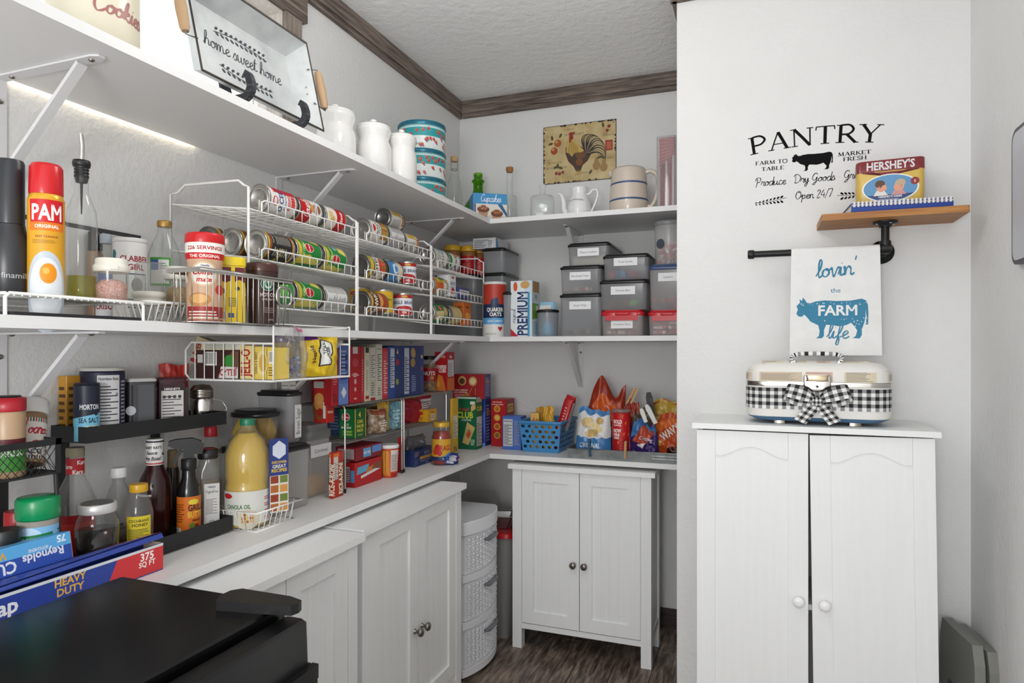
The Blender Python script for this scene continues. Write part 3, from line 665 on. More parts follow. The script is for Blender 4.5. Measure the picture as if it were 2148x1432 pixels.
for s_, v0 in ((1, .80), (-1, .16)):
    cv = [(.18, v0 - .05 * s_), (.4, v0 + .02 * s_), (.6, v0), (.8, v0 - .05 * s_)]; P.line(cv, .0016, c)
    for k in range(11):
        u = .20 + .055 * k
        for a in (1, -1): P.e(u + .018, v0 + a * .045 + .02 * s_ * math.sin((u - .2) * 4) - .02 * s_, .021, .022, c, 8, 35 * a)
P.flat('lettering', t, (-.15, D_ - .0004, H_ / 2 - .08), (1, 0, 0), (0, 0, 1))
m_hw = M('#a98b68', .6, name='turned_wood')
for s_ in (-1, 1):
    h_ = MB().lathe([(.008, 0), (.011, .01), (.013, .055), (.011, .1), (.008, .11)], m_hw, 12); h_.xf(Matrix.Translation((s_ * (W_ / 2 + .03), -.0, H_ / 2 - .055)))
    h_ = h_.build('handle', t)
    MB().tube([(s_ * (W_ / 2 - .01), .006, H_ / 2 - .05), (s_ * (W_ / 2 + .03), 0, H_ / 2 - .062), (s_ * (W_ / 2 + .03), 0, H_ / 2 + .062), (s_ * (W_ / 2 - .01), .006, H_ / 2 + .05)], .002, m_tind).build('handle_wire', t)
    for k in (-.02, .0, ): MB().lathe([(.003, 0), (.002, .0015)], m_tin, 6).xf(Matrix.Translation((s_ * (W_ / 2 - .015), .018, H_ / 2 + k)) @ Matrix.Rotation(R(90), 4, 'X')).build('rivet', t)
m_ez = surf('black_brushed_wood', ['#1d1e21', '#2c2e33', '#45484e'], 30, .5, stretch=(1, 1, 8))
t = T('tray_easel', 'black wooden easel with curled feet under the galvanised tray', 'easel', (-1.19, ty, ZU))
for yy in (-.10, .10):
    path = smooth_line([(-.085, .006), (-.03, .012), (.03, .014), (.058, .016), (.072, .035), (.066, .062), (.055, .072)], 4)
    vs, fs = ribbon(path, lambda k: .018 - .008 * abs(k - .6))
    q = MB()
    for d0 in (-.007, .007): q.add([(u, yy + d0, v) for u, v in vs], fs, m_ez)
    n = len(vs); q.add([(u, yy - .007, v) for u, v in vs] + [(u, yy + .007, v) for u, v in vs], [(i, i + 2, n + i + 2, n + i) for i in range(n - 2)], m_ez); q.build('foot', t)
MB().box(-.096, -.11, .002, -.084, .11, .02, m_ez).build('crossbar', t)
MB().extrude([(-.02, 0), (.02, 0), (.012, .22), (-.012, .22)], m_ez, lambda u, v, d: (-.09 + d - v * .23, u, .02 + v), 0, .008).build('back_post', t)

# three white canisters
for k, (x, y, r, h, lb) in enumerate(((-1.279, 1.795, .066, .205, 'large white ceramic canister next to the galvanised tray'), (-1.222, 1.931, .060, .192, 'middle-sized white ceramic canister between two others'),
                                      (-1.172, 2.032, .053, .182, 'smallest white ceramic canister in front of the floral tins'))):
    t = T('canister', lb, 'canister', (x, y, ZU), group='white canisters'); m = M('#dddcd9', .12, coat=.3, name='white_glaze')
    hb = h * .86
    MB().lathe([(r * .93, 0), (r, .006), (r, hb * .52), (r * .97, hb * .64), (r * .86, hb * .74), (r * .86, hb * .80), (r * .97, hb * .92), (r * 1.0, hb * .97), (r * .95, hb)], m, 36).build('body', t)
    MB().lathe([(r * .96, hb), (r * .97, hb + .004), (r * .85, hb + .010), (r * .3, hb + .016), (r * .14, hb + .017), (r * .15, hb + .023), (r * .22, hb + .028), (r * .15, hb + .032), (.002, hb + .033)], m, 32).build('lid', t)
# floral tins
x, px = -1.305, 885; y = yl(px, x); r = rad(102, px, x, y); hh = .113
for k in range(3):
    t = T('floral_tin', ('bottom', 'middle', 'top')[k] + ' round teal tin with red roses in the stack of three', 'tin', (x, y, ZU + k * hh), R(40 * k), 'stacked floral tins')
    MB().lathe([(r * .96, 0.0005), (r * .97, .003), (r * .97, hh - .016)], M('#dfe6e4', .3), 40).build('body', t)
    MB().lathe([(r * .985, hh - .017), (r, hh - .015), (r, hh - .003), (r * .985, hh - .0005)], M('#1f6f86', .25, .3), 40).build('lid', t)
    P = Print(r * 5.2, hh - .02); P.r(0, .52, 1, 1, '#2f9a9e'); P.r(0, .88, 1, .96, '#cfe4e4')
    rnd = random.Random(4 + k)
    for i in range(64):
        u, v = (i + .5) / 64 + rnd.uniform(-.01, .01), rnd.uniform(.12, .84)
        P.e(u + .008, v - .07, .009, .05, '#6d8f93', 8, 30); P.e(u - .009, v + .02, .007, .035, '#8fb14e', 8, -30); P.e(u, v, .011, .075, '#c2303c', 10); P.e(u - .002, v + .02, .005, .03, '#e0787c', 8)
    for i in range(60): P.e(i / 60, .92, .004, .02, '#7fb9bb', 6)
    P.wrap('pattern', t, r * .97, .002, -60 - 40 * k)
# bottles
def bottle(name, label, loc, prof, m, cork=None, cat='bottle', n=24, cap=None):
    t = T(name, label, cat, loc); MB().lathe(prof, m, n, caps=(True, False)).build('glass', t)
    zt, rt = prof[-1][1], prof[-1][0]
    if cork: MB().lathe([(rt * .95, zt - .008), (rt * 1.15, zt + .001), (rt * 1.15, zt + .014), (rt * 1.0, zt + .016)], M(cork, .7), 12).build('stopper', t)
    return t
x, px = -1.325, 953; y = yl(px, x)
t = bottle('swing_top_bottle', 'clear glass swing-top bottle in the corner beside the floral tins', (x, y, ZU), [(.034, 0), (.036, .01), (.036, .12), (.030, .19), (.016, .25), (.013, .285), (.0155, .29), (.0155, .3)], m_glass, '#c9a473')
MB().tube([(.016, 0, .255), (.018, 0, .3), (0, 0, .312), (-.018, 0, .3), (-.016, 0, .255)], .0014, m_tind).tube(arc((0, 0, .255), .0165, 0, 360, 14, 0, 1, (0, 0, .255)), .0014, m_tind).build('wire_clasp', t)
y, px = 2.975, 1003; x = xb(px, y)
t = bottle('green_bottle', 'green onion-shaped bottle with a collared neck in the corner', (x, y, ZU), [(.05, 0), (.082, .012), (.09, .05), (.083, .095), (.055, .14), (.03, .175), (.024, .2), (.023, .235), (.031, .237), (.031, .248), (.022, .25), (.021, .268), (.023, .272), (.022, .282)], m_glassg)
y, px = 2.945, 1069; x = xb(px, y)
bottle('corked_bottle', 'tall clear glass bottle with a brown cork', (x, y, ZU), [(.034, 0), (.037, .01), (.038, .135), (.034, .148), (.017, .155), (.0155, .175), (.0155, .272)], m_glass, '#9a6a3a')
y, px = 2.93, 1138; x = xb(px, y)
t = T('square_decanter', 'square clear glass decanter without a stopper', 'bottle', (x, y, ZU), R(12))
MB().loft([(.10, .10, .016, 0), (.106, .106, .018, .006), (.106, .106, .018, .118), (.096, .096, .02, .128), (.05, .05, .02, .136), (.029, .029, .0144, .142), (.027, .027, .0134, .168)], m_glass, seg=4, caps=(True, False)).lathe([(.0135, .168), (.017, .172), (.0165, .183), (.0135, .184)], m_glass, 20, caps=(False, False)).build('glass', t)
MB().lathe([(.027, 0), (.026, .002), (.021, .003), (.018, .0015)], m_glass, 20).xf(Matrix.Translation((0, -.0535, .065)) @ Matrix.Rotation(R(90), 4, 'X')).build('embossed_seal', t)
# recipe tin
y0 = YS + .018; xa, xc = xb(992, y0), xb(1061, y0); w_, h_ = xc - xa, .127
t = T('recipe_tin', 'blue tin lettered Cupcakes with two chocolate cupcakes on its front', 'tin', ((xa + xc) / 2 - .01, y0 + .035, ZU), R(33))
MB().loft([(w_, .10, .004, 0), (w_, .10, .004, h_ - .004), (w_ - .004, .096, .004, h_)], M('#3e8fc4', .35), 0, .05, 2, smooth=False).build('body', t)
P = Print(w_ * .98, h_ * .98); P.bgd('#3e8fc4'); P.r(.05, .02, 1, .62, '#d9d3cc'); P.r(.05, .02, 1, .2, '#c3c4c6'); P.p([(.72, .62), (.85, .62), (1, .3), (1, .15)], '#2d5f86'); P.r(.05, .1, .08, .62, '#8a3f32')
for cu, cv, k in ((.30, .26, 0), (.70, .12, 1)):
    P.p([(cu - .15, cv + .12), (cu + .15, cv + .12), (cu + .11, cv - .16), (cu - .11, cv - .16)], '#b98f74'); P.e(cu, cv + .16, .18, .12, '#6e3f26'); P.e(cu, cv + .22, .13, .09, '#85502f')
    for i in range(9): P.e(cu + .10 * math.cos(i * 2.4), cv + .22 + .05 * math.sin(i * 1.7), .016, .014, '#e3cfae' if not k else '#c79f7a', 6)
P.hw('Cupcakes', .52, .77, .13, '#f2f4f6', .6, wd=.16); P.flat('print', t, (-w_ * .49, 0, h_ * .01), (1, 0, 0), (0, 0, 1), rough=.25)
# white coffee pot
y, px = 2.93, 1215; x = xb(px, y); m = M('#e9e9ea', .1, coat=.4, name='white_porcelain')
t = T('coffee_pot', 'white porcelain pot with a slender spout and scrolled handle', 'pot', (x, y, ZU))
MB().lathe([(.034, 0), (.045, .006), (.055, .03), (.056, .055), (.05, .085), (.038, .115), (.034, .13), (.038, .148), (.040, .156), (.037, .157)], m, 28, fr=lambda a, z: 1 + .02 * math.cos(8 * a)).build('body', t)
MB().tube(smooth_line([(-.05, .025), (-.072, .06), (-.078, .1), (-.088, .13), (-.098, .138)], 4) and [(a, 0, c) for a, c in smooth_line([(-.045, .03), (-.07, .055), (-.074, .095), (-.084, .128), (-.097, .137)], 4)], [.018 - .011 * k / 16 for k in range(17)], m, 10).build('spout', t)
MB().tube([(a, 0, c) for a, c in smooth_line([(.036, .125), (.05, .128), (.06, .142), (.08, .142), (.086, .115), (.07, .07), (.052, .035), (.045, .02)], 4)], .0055, m, 8).build('handle', t)
P = Print(.075, .02); P.line([(.04 + .92 * k / 40, .35 + .3 * math.sin(k / 40 * 3.14) + .13 * math.sin(k * 1.9) * (1 if k % 3 else .3)) for k in range(41)], .0013, '#5b4a4c'); P.wrap('garland', t, lambda z: .0505 + (.1 - z) * .3, .082, -90)
# stoneware pitcher
y, px = 2.90, 1319; x = xb(px, y); r = rad(80, px, x, y); H_ = .21; m = M('#cfc2b4', .28, coat=.25, name='cream_stoneware'); mb_ = M('#34527c', .3, name='blue_glaze')
t = T('stoneware_pitcher', 'cream stoneware pitcher with two blue stripes', 'pitcher', (x, y, ZU))
MB().lathe([(r * .97, 0), (r * 1.02, .006), (r * 1.02, .07), (r * .98, .12), (r * .93, .185), (r * .90, H_ - .006), (r * .86, H_), (r * .8, H_ - .01)], m, 36).build('body', t)
for z_, f in ((.064, 1.021), (.136, .966)): MB().lathe([(r * f, z_), (r * f + .0006, z_ + .0005), (r * f + .0002, z_ + .0075), (r * f - .001, z_ + .008)], mb_, 36, caps=(False, False)).build('stripe', t)
MB().tube([(a, 0, c) for a, c in smooth_line([(r * .88, .19), (r * 1.15, .195), (r * 1.48, .175), (r * 1.55, .13), (r * 1.42, .075), (r * 1.22, .045), (r * 1.1, .04), (r * 1.0, .045)], 5)], .0095, m, 10).build('handle', t)
MB().tube([(-r * .86, 0, H_ - .02), (-r * 1.02, 0, H_ - .004)], [.016, .009], m, 8).build('lip', t)
# pack of paper straws
y0 = 2.80; xa, xc = xb(1376, y0), xb(1417, y0); w_ = xc - xa; h_ = zz(283, xa, y0) - ZU
t = T('straw_pack', 'clear pack of pink patterned paper straws at the partition end', 'pack', ((xa + xc) / 2, y0 + .02, ZU), R(-3))
MB().loft([(w_, .006, .001, 0), (w_, .006, .001, h_)], M('#cfcfd2', .5), 0, .012, 1, smooth=False).build('backing_card', t)
for k in range(5): MB().tube([(-w_ * .36 + w_ * .18 * k, .0, .006), (-w_ * .36 + w_ * .18 * k, .0, h_ * .97)], .0055, M('#a9615f' if k % 2 else '#d3c4c2', .6), 8).build('straw', t)
P = Print(w_ * .9, h_ * .97); P.p([(.1, .98), (.98, .98), (.98, .75), (.12, .6)], '#9c4a48')
for k in range(9): P.line([(.12, .62 + .05 * k), (.95, .70 + .035 * k)], .001, '#d9b9b6', False); P.line([(.16 + .1 * k, .62), (.1 + .1 * k, .98)], .001, '#d9b9b6', False)
for k in range(13): P.line([(.02, .03 + .05 * k), (.5, .22 + .05 * k)], .0015, '#8e6a66', False)
P.flat('print', t, (-w_ * .45, -.0068, .004), (1, 0, 0), (0, 0, 1))
MB().loft([(w_ * .98, .02, .004, .001), (w_ * .98, .02, .004, h_ - .004)], m_film, 0, .0, 2).build('film', t)

# ================================================================== rooster sign
c4 = [(xb(px, BW), zz(py, xb(px, BW), BW)) for px, py in ((1140, 268), (1293, 374))]
sx0, sx1, sz1, sz0 = c4[0][0], c4[1][0], c4[0][1], c4[1][1]; w_, h_ = sx1 - sx0, sz1 - sz0
t = T('rooster_sign', 'rusty-edged tin sign of a rooster among fruit', 'sign', ((sx0 + sx1) / 2, BW, sz0))
MB().rings([[(u, d, v + h_ / 2) for u, v in rrect(w_, h_, .012, 4)] for d in (-.0005, -.003)], M('#35211a', .6), False).build('plate', t)
P = Print(w_ * .985, h_ * .98); P.bgd(surf('aged_paper_print', ['#a98f5e', '#c2ad7c', '#cfbd8f'], 14, .45))
bn = '#7b6a48'
P.t('FRUIT', .38, .92, .035, bn, b=False); P.t('MISC. 85500.9', .43, .83, .04, bn, b=False); P.t('S', .56, .64, .085, bn, b=False); P.t('Albert', .90, .76, .05, bn, b=False); P.t('SIT POWER', .16, .36, .035, bn, b=False); P.t('OR HANGING', .17, .27, .045, bn, b=False); P.t('ARIUS', .93, .35, .035, bn, b=False); P.t('SPRING', .56, .14, .04, bn, b=False)
P.p([(.36, .70), (.43, .70), (.55, .58), (.62, .46), (.68, .48), (.62, .34), (.55, .27), (.52, .17), (.46, .17), (.42, .27), (.35, .36), (.31, .50), (.31, .60)], '#4a3526')
P.p([(.355, .74), (.41, .79), (.44, .70), (.52, .60), (.57, .52), (.50, .47), (.44, .50), (.40, .44), (.36, .50), (.32, .52), (.325, .62)], '#c3a155')
for k in range(9): P.line([(.385 + .012 * k, .74 - .018 * k), (.36 + .016 * k, .60 - .012 * k), (.345 + .022 * k, .47)], .0016, ('#3a2c1c', '#8a6a30')[k % 2])
P.p([(.44, .50), (.60, .50), (.58, .40), (.49, .36)], '#6b4a2a'); P.e(.50, .33, .05, .06, '#7a4a26', 12)
for k in range(13):
    a = R(118 - 9.5 * k); q = .62 + .03 * math.sin(k)
    P.line([(.61, .45), (.61 + .15 * math.cos(a), .45 + .26 * math.sin(a)), (.62 + .235 * math.cos(a - .35), .44 + .36 * math.sin(a - .35)), (.64 + .245 * math.cos(a - .95), .42 + .36 * math.sin(a - .95))], lambda q: .0085 * (1.05 - q), ('#2c241e', '#3a3026', '#8d7f63')[k % 3])
P.e(.39, .78, .03, .05, '#8a3028'); 
for k in range(4): P.e(.37 + .02 * k, .84 + .008 * (k % 2), .013, .025, '#8f2a25', 8)
P.e(.375, .72, .014, .035, '#8f2a25', 8); P.p([(.355, .77), (.335, .75), (.36, .745)], '#b98a3a')
for u in (.47, .50): P.line([(u, .2), (u - .005, .13), (u - .03, .10)], .003, '#a97f36'); P.line([(u - .005, .13), (u + .025, .11)], .0025, '#a97f36')
for cu, cv, rr, c in ((.20, .70, .052, '#a4592e'), (.15, .57, .05, '#9a4a2c'), (.91, .90, .022, '#7a2722'), (.885, .83, .022, '#7a2722'), (.18, .17, .022, '#7a3430'), (.225, .16, .022, '#7a3430'), (.27, .18, .02, '#7a3430')): P.e(cu, cv, rr, None, c); P.e(cu - rr * .3, cv + rr * .5, rr * .4, None, '#c98d58' if rr > .03 else '#a8564e', 8)
for cu, cv in ((.74, .24), (.84, .20)): P.e(cu, cv, .052, .075, '#9a7a48'); P.e(cu + .0, cv + .085, .026, .06, '#9a7a48')
for cu, cv, a in ((.12, .80, 100), (.10, .70, 10), (.24, .83, 60), (.17, .28, 20), (.24, .26, -20), (.2, .3, 90), (.78, .38, 30), (.83, .37, -10), (.66, .14, 60), (.83, .93, 100)): P.e(cu, cv, .035, .022, '#4e4c2c', 8, a)
P.r(.86, .48, .96, .66, '#9c3a28'); P.r(.88, .51, .94, .63, '#b5604a')
rnd = random.Random(2)
for k in range(70):
    e_ = rnd.choice('lrtb'); q = rnd.random(); u, v = {'l': (.005, q), 'r': (.995, q), 't': (q, .995), 'b': (q, .005)}[e_]; P.e(u, v, .008 + .008 * rnd.random(), None, '#2e1c14', 7)
P.flat('picture', t, (-w_ * .4925, -.003, h_ * .01), (1, 0, 0), (0, 0, 1), rough=.35)
for sx in (-1, 1): MB().lathe([(.004, 0), (.003, .003)], m_tind, 8).xf(Matrix.Translation((sx * (w_ / 2 - .012), -.0035, h_ - .014)) @ Matrix.Rotation(R(90), 4, 'X')).build('nail', t)

# ================================================================== wall decal on the partition
SER = {  # serif capitals: (advance, [(x0,y0,x1,y1,width)...strokes], [serifs (x, y, half width)], [(curve points, width)])
 'P': (.78, [(.18,0,.18,1,.11)], [(.18,0,.17),(.14,1,.12)], [([(.18,.97),(.5,.98),(.68,.74),(.5,.5),(.18,.48)], .085)]),
 'A': (.9, [(.45,1,.12,0,.05),(.45,1,.78,0,.115),(.22,.33,.66,.33,.045)], [(.12,0,.13),(.78,0,.15)], []),
 'N': (.98, [(.18,0,.18,1,.05),(.18,1,.8,0,.115),(.8,0,.8,1,.05)], [(.18,0,.13),(.8,1,.13),(.13,1,.1)], []),
 'T': (.82, [(.41,0,.41,1,.115),(.06,.975,.76,.975,.05),(.065,.98,.05,.78,.04),(.755,.98,.77,.78,.04)], [(.41,0,.17)], []),
 'R': (.88, [(.18,0,.18,1,.11),(.42,.47,.78,0,.11)], [(.18,0,.17),(.14,1,.12),(.8,0,.1)], [([(.18,.97),(.5,.98),(.66,.74),(.5,.49),(.18,.47)], .085)]),
 'Y': (.86, [(.43,0,.43,.48,.11),(.12,1,.43,.45,.11),(.76,1,.43,.45,.05)], [(.43,0,.16),(.12,1,.14),(.76,1,.13)], []),
 'F': (.72, [(.18,0,.18,1,.11),(.18,.975,.64,.975,.05),(.18,.5,.5,.5,.05),(.64,.98,.66,.8,.04)], [(.18,0,.15),(.14,1,.1)], []),
 'M': (1.1, [(.16,0,.2,1,.05),(.2,1,.52,.06,.11),(.52,.06,.85,1,.05),(.85,1,.9,0,.11)], [(.16,0,.12),(.9,0,.14)], []),
 'O': (.96, [], [], [([(.48,1),(.2,.9),(.1,.5),(.2,.1),(.48,0),(.76,.1),(.86,.5),(.76,.9),(.48,1)], .09)]),
 'B': (.8, [(.18,0,.18,1,.11)], [(.14,0,.12),(.14,1,.12)], [([(.18,.97),(.48,.97),(.6,.75),(.45,.53),(.18,.52)], .08), ([(.2,.52),(.55,.5),(.68,.27),(.5,.03),(.18,.03)], .08)]),
 'L': (.74, [(.18,0,.18,1,.11),(.18,.025,.64,.025,.05),(.64,.02,.67,.25,.04)], [(.18,1,.15),(.14,0,.1)], []),
 'E': (.76, [(.18,0,.18,1,.11),(.18,.975,.62,.975,.05),(.18,.025,.66,.025,.05),(.18,.51,.5,.51,.05),(.62,.98,.64,.8,.04),(.66,.02,.69,.22,.04)], [(.14,1,.1),(.14,0,.1)], []),
 'K': (.88, [(.18,0,.18,1,.11),(.24,.45,.7,1,.05),(.38,.58,.78,0,.11)], [(.18,0,.15),(.18,1,.15),(.7,1,.12),(.78,0,.13)], []),
 'S': (.68, [], [], [([(.58,.8),(.5,.97),(.25,.97),(.13,.76),(.3,.56),(.5,.44),(.58,.22),(.4,.02),(.18,.04),(.1,.22)], .09)]),
 'H': (.98, [(.18,0,.18,1,.11),(.8,0,.8,1,.11),(.18,.5,.8,.5,.05)], [(.18,0,.15),(.18,1,.15),(.8,0,.15),(.8,1,.15)], []), ' ': (.4, [], [], [])}
def serif(P, text, cu, cv, hh, c, wd, arcr=None, bold=1.15):
    pieces, x = [], 0
    for ch in text:
        adv, st, se, cur = SER[ch]
        for (a, b_, c_, d_, w_) in st: pieces.append(ribbon([(a + x, b_), ((a + c_) / 2 + x, (b_ + d_) / 2), (c_ + x, d_)], w_ * bold))
        for (a, b_, hw) in se:
            z = .045 * bold * (1 if b_ == 0 else -1); pieces.append(([(a + x - hw, b_), (a + x + hw, b_), (a + x + hw, b_ + z), (a + x - hw, b_ + z)], [(0, 1, 2, 3)]))
        for pts, w_ in cur: pieces.append(ribbon([(a + x, b_) for a, b_ in smooth_line(pts, 5)], w_ * bold))
        x += adv
    for vs, fs in pieces: P._put(vs, fs, x, .5, cu, cv, hh, c, None, 0, 0, wd * P.w / (x * hh * P.h), arcr)
COW = [(.00,.60),(.03,.54),(.08,.53),(.11,.58),(.15,.52),(.2,.42),(.27,.36),(.31,.33),(.33,.2),(.32,.08),(.28,.03),(.36,.03),(.39,.08),(.39,.22),(.42,.34),(.5,.33),(.6,.3),(.7,.33),(.76,.38),(.80,.3),(.84,.2),(.82,.08),(.78,.03),(.87,.02),(.9,.1),(.9,.22),(.93,.36),(.95,.5),(.955,.68),(.965,.5),(.95,.33),(.985,.34),(.99,.6),(.985,.78),(.96,.88),(.9,.92),(.75,.88),(.55,.88),(.4,.90),(.27,.88),(.2,.84),(.15,.85),(.12,.92),(.09,.98),(.08,.9),(.04,.94),(.05,.86),(.0,.78),(.02,.7)]
def wp(px, py, y=PW): x = xb(px, y); return x, zz(py, x, y)
dx0, dz0 = wp(1562, 436); dx1 = .45; dz1 = 2.04; w_, h_ = dx1 - dx0, dz1 - dz0
P = Print(w_, h_); K = '#0f0f11'
def fr(px, py): x, z = wp(px, py); return (x - dx0) / w_, (z - dz0) / h_
u0, v0 = fr(1706, 285); serif(P, 'PANTRY', u0, v0, .058 / h_, K, (wp(1846, 270)[0] - wp(1566, 300)[0]) / w_, 1.3)
for s_, q, wd in (('FARM TO', (1618, 340), 68), ('TABLE', (1621, 353), 48), ('MARKET', (1792, 321), 70), ('FRESH', (1793, 332), 50)):
    u, v = fr(*q); serif(P, s_, u, v, .0122 / h_, K, (wp(q[0] + wd / 2, 300)[0] - wp(q[0] - wd / 2, 300)[0]) / w_, bold=1.6)
ua, va = fr(1661, 362); ub, vb = fr(1748, 314); P.p([(ua + (ub - ua) * a, va + (vb - va) * c) for a, c in COW], K)
ua, va = fr(1576, 388); 
P.hw('Produce \u2022 Dry Goods \u2022 Groceries', .445, fr(1690, 378)[1], .0135 / h_, K, 1.03, wd=.17, sh=.1)
u, v = fr(1706, 411); P.hw('Open 24/7', u, v, .0125 / h_, K, .30, wd=.18, sh=.1)
for (pa, pb) in (((1584, 426), (1650, 414)), ((1824, 404), (1756, 410)),):
    (ua, va), (ub, vb) = fr(*pa), fr(*pb); P.line([(ua, va), ((ua + ub) / 2, (va + vb) / 2 - .015), (ub, vb)], .0014, K)
    for k in range(8):
        q = (k + .3) / 8.6; uu, vv = ua + (ub - ua) * q, va + (vb - va) * q - .012
        for a in (1, -1): P.e(uu, vv + a * .022 * (.5 + q), .007 + .006 * q, .007 + .006 * q, K, 8, a * 40 * (1 if ub > ua else -1))
o = P.flat('pantry_decal', None, (dx0, PW, dz0), (1, 0, 0), (0, 0, 1), rough=.85, spec=.15); tag(o, 'black PANTRY lettering with a cow on the white wall', 'decal')

# ================================================================== pipe shelf, towel, book, tin
m_pipe = M('#17181a', .42, .3, name='black_iron_pipe')
bx0, bx1, by0, bz = .179, .556, 2.168, 1.684
t = T('pipe_shelf', 'oiled wood shelf on a black pipe bracket with towel bar', 'shelf', ((bx0 + bx1) / 2, PW, bz)); hw = (bx1 - bx0) / 2
MB().loft([(2 * hw, .18, .004, 0), (2 * hw, .18, .006, .019)], m_pine, 0, -.0905, 2, smooth=False).build('board', t)
fx = .36 - (bx0 + bx1) / 2; fy = -.095; zb = 1.604 - bz
MB().lathe([(.034, -.0005), (.034, -.006), (.018, -.009), (.017, -.016)], m_pipe, 24, fx, fy).build('flange', t)
for k in range(4): MB().lathe([(.004, -.0062), (.003, -.009)], m_steel, 8, fx + .026 * math.cos(k * 1.57 + .4), fy + .026 * math.sin(k * 1.57 + .4)).build('screw', t)
MB().lathe([(.0115, -.016), (.0115, zb + .015)], m_pipe, 16, fx, fy).build('upright_pipe', t)
MB().tube([(fx, fy, zb + .022), (fx, fy, zb + .008), (fx + .003, fy + .006, zb), (fx + .004, fy + .018, zb), (fx + .004, fy + .04, zb)], [.0155, .0165, .018, .0165, .0155], m_pipe, 14).tube([(fx + .012, fy, zb), (fx - .012, fy, zb)], .017, m_pipe, 14).build('elbow', t)
MB().tube([(fx + .004, fy + .04, zb), (fx + .004, -.012, zb)], .0115, m_pipe, 14).build('stub_pipe', t)
q = MB().lathe([(.036, 0), (.036, .007), (.018, .01), (.017, .018)], m_pipe, 24); q.xf(Matrix.Translation((fx + .004, -.0005, zb)) @ Matrix.Rotation(R(90), 4, 'X')); q.build('wall_flange', t)
xl = xb(1574, PW + fy) - (bx0 + bx1) / 2
MB().tube([(fx - .012, fy, zb), (xl, fy, zb)], .0105, m_pipe, 16).build('towel_bar', t)
MB().tube([(xl + .012, fy, zb), (xl + .010, fy, zb), (xl - .004, fy, zb), (xl - .008, fy, zb)], [.0125, .0145, .0145, .012], m_pipe, 16).build('end_cap', t)
# towel
yb_ = PW + fy; tx0, tx1 = xb(1660, yb_ - .012), xb(1846, yb_ - .012); ztop = bz + zb + .0125; zbot = 1.281
t = T('tea_towel', 'white tea towel printed with a blue cow over the black bar', 'towel', ((tx0 + tx1) / 2, yb_, ztop)); w_ = tx1 - tx0; h_ = ztop - zbot
m_tow = surf('white_cotton', ['#dededd', '#e4e4e3'], 30, .85, (500, .25, .001))
def tow(u, v, off=0):                        # u across, v distance along the cloth measured from the front hem
    wv = .0022 * math.sin(u * 34 + 1) + .0012 * math.sin(u * 61 + v * 9); k = min(1, max(0, (h_ - v) / h_))
    taper = 1 + .045 * k
    if v < h_ - .012: return Vector(((u - w_ / 2) * taper, -.0125 - wv * k - off, v - h_))
    a = (v - (h_ - .012)) / .0125
    if a < math.pi: return Vector(((u - w_ / 2), -(.0125 + off) * math.cos(a), -.012 + (.0125 + off) * math.sin(a)))
    return Vector(((u - w_ / 2), .0125 + wv * .5, -.012 - (v - (h_ - .012) - .0125 * math.pi)))
nu, vsx = 24, [h_ * k / 20 for k in range(20)] + [h_ - .012 + .0125 * math.pi * k / 6 for k in range(7)] + [h_ + .04 + .26 * k / 5 for k in range(5)]
q = MB(); q.rings([[tow(w_ * i / nu, v) for i in range(nu + 1)] for v in vsx], m_tow, True, (False, False), False); q.build('cloth', t, fix=False)
P = Print(w_, h_); c = '#3c7f9e'; cw_ = '#e2e2e1'
P.hw("lovin'", .52, .765, .075, c, .6, wd=.2, sh=.12, rot=4); P.t('the', .51, .595, .043, c, b=False)
P.p([(.07 + .80 * a, .145 + .40 * q) for a, q in COW], c); P.hw('life', .53, .19, .065, c, .34, wd=.17)
rnd = random.Random(5)
for k in range(60):
    a, q = rnd.uniform(.12, .86), rnd.choice((rnd.uniform(.30, .35), rnd.uniform(.46, .49), rnd.uniform(.22, .3)));  
    if .27 < a < .70 and q < .31: continue
    P.e(a, q, .003 + .005 * rnd.random(), None, cw_, 6)
P.t('FARM', .53, .415, .095, cw_, .60)
P.build('print', t, lambda u, v, o: tow(u, v, o), cols=[w_ * (k + 1) / 24 for k in range(23)], rows=[h_ * (k + 1) / 20 for k in range(19)], rough=.8, step=.0002, smooth=True)
# spiral cookbook and chocolate tin on the pipe shelf
bk = T('spiral_cookbook', 'thick blue spiral-bound cookbook lying on the wood shelf', 'book', (.385, 2.262, bz + .0195), R(3)); w_ = .262; m_bk = M('#2d4a9c', .4)
MB().box(-w_ / 2, -.078, 0, w_ / 2, .078, .003, m_bk).build('cover', bk); MB().box(-w_ / 2, -.078, .0245, w_ / 2, .078, .027, m_bk).build('cover', bk)
MB().box(-w_ / 2 + .003, -.076, .0032, w_ / 2 - .003, .076, .0243, M('#d8d3c6', .7)).build('pages', bk)
MB().add([(-w_ / 2, -.0785, 0), (w_ / 2, -.0785, 0), (w_ / 2, -.083, .012), (-w_ / 2, -.083, .012), (w_ / 2, -.0785, .019), (-w_ / 2, -.0785, .019)], [(0, 1, 2, 3), (3, 2, 4, 5)], m_bk).build('spine_guard', bk)
for k in range(24):
    u = -w_ / 2 + .008 + k * (w_ - .016) / 23
    q = MB(); q.box(u - .0028, -.0855, .0145, u + .0028, -.079, .030, M('#d9d8dc', .3)); q.box(u - .0028, -.084, .0272, u + .0028, -.062, .0295, M('#d9d8dc', .3)); q.build('comb_ring', bk)
w_, d_, h_ = .178, .07, .132
t = T('chocolate_tin', 'maroon and yellow Hershey’s tin of two children on the blue cookbook'.replace('Hershey’s ', 'chocolate '), 'tin', (.372, 2.268, bz + .0195 + .0305), R(-4))
MB().loft([(w_ - .004, d_ - .004, .014, 0), (w_, d_, .016, .003), (w_, d_, .016, h_ - .034)], M('#cfae52', .3), seg=5).build('body', t)
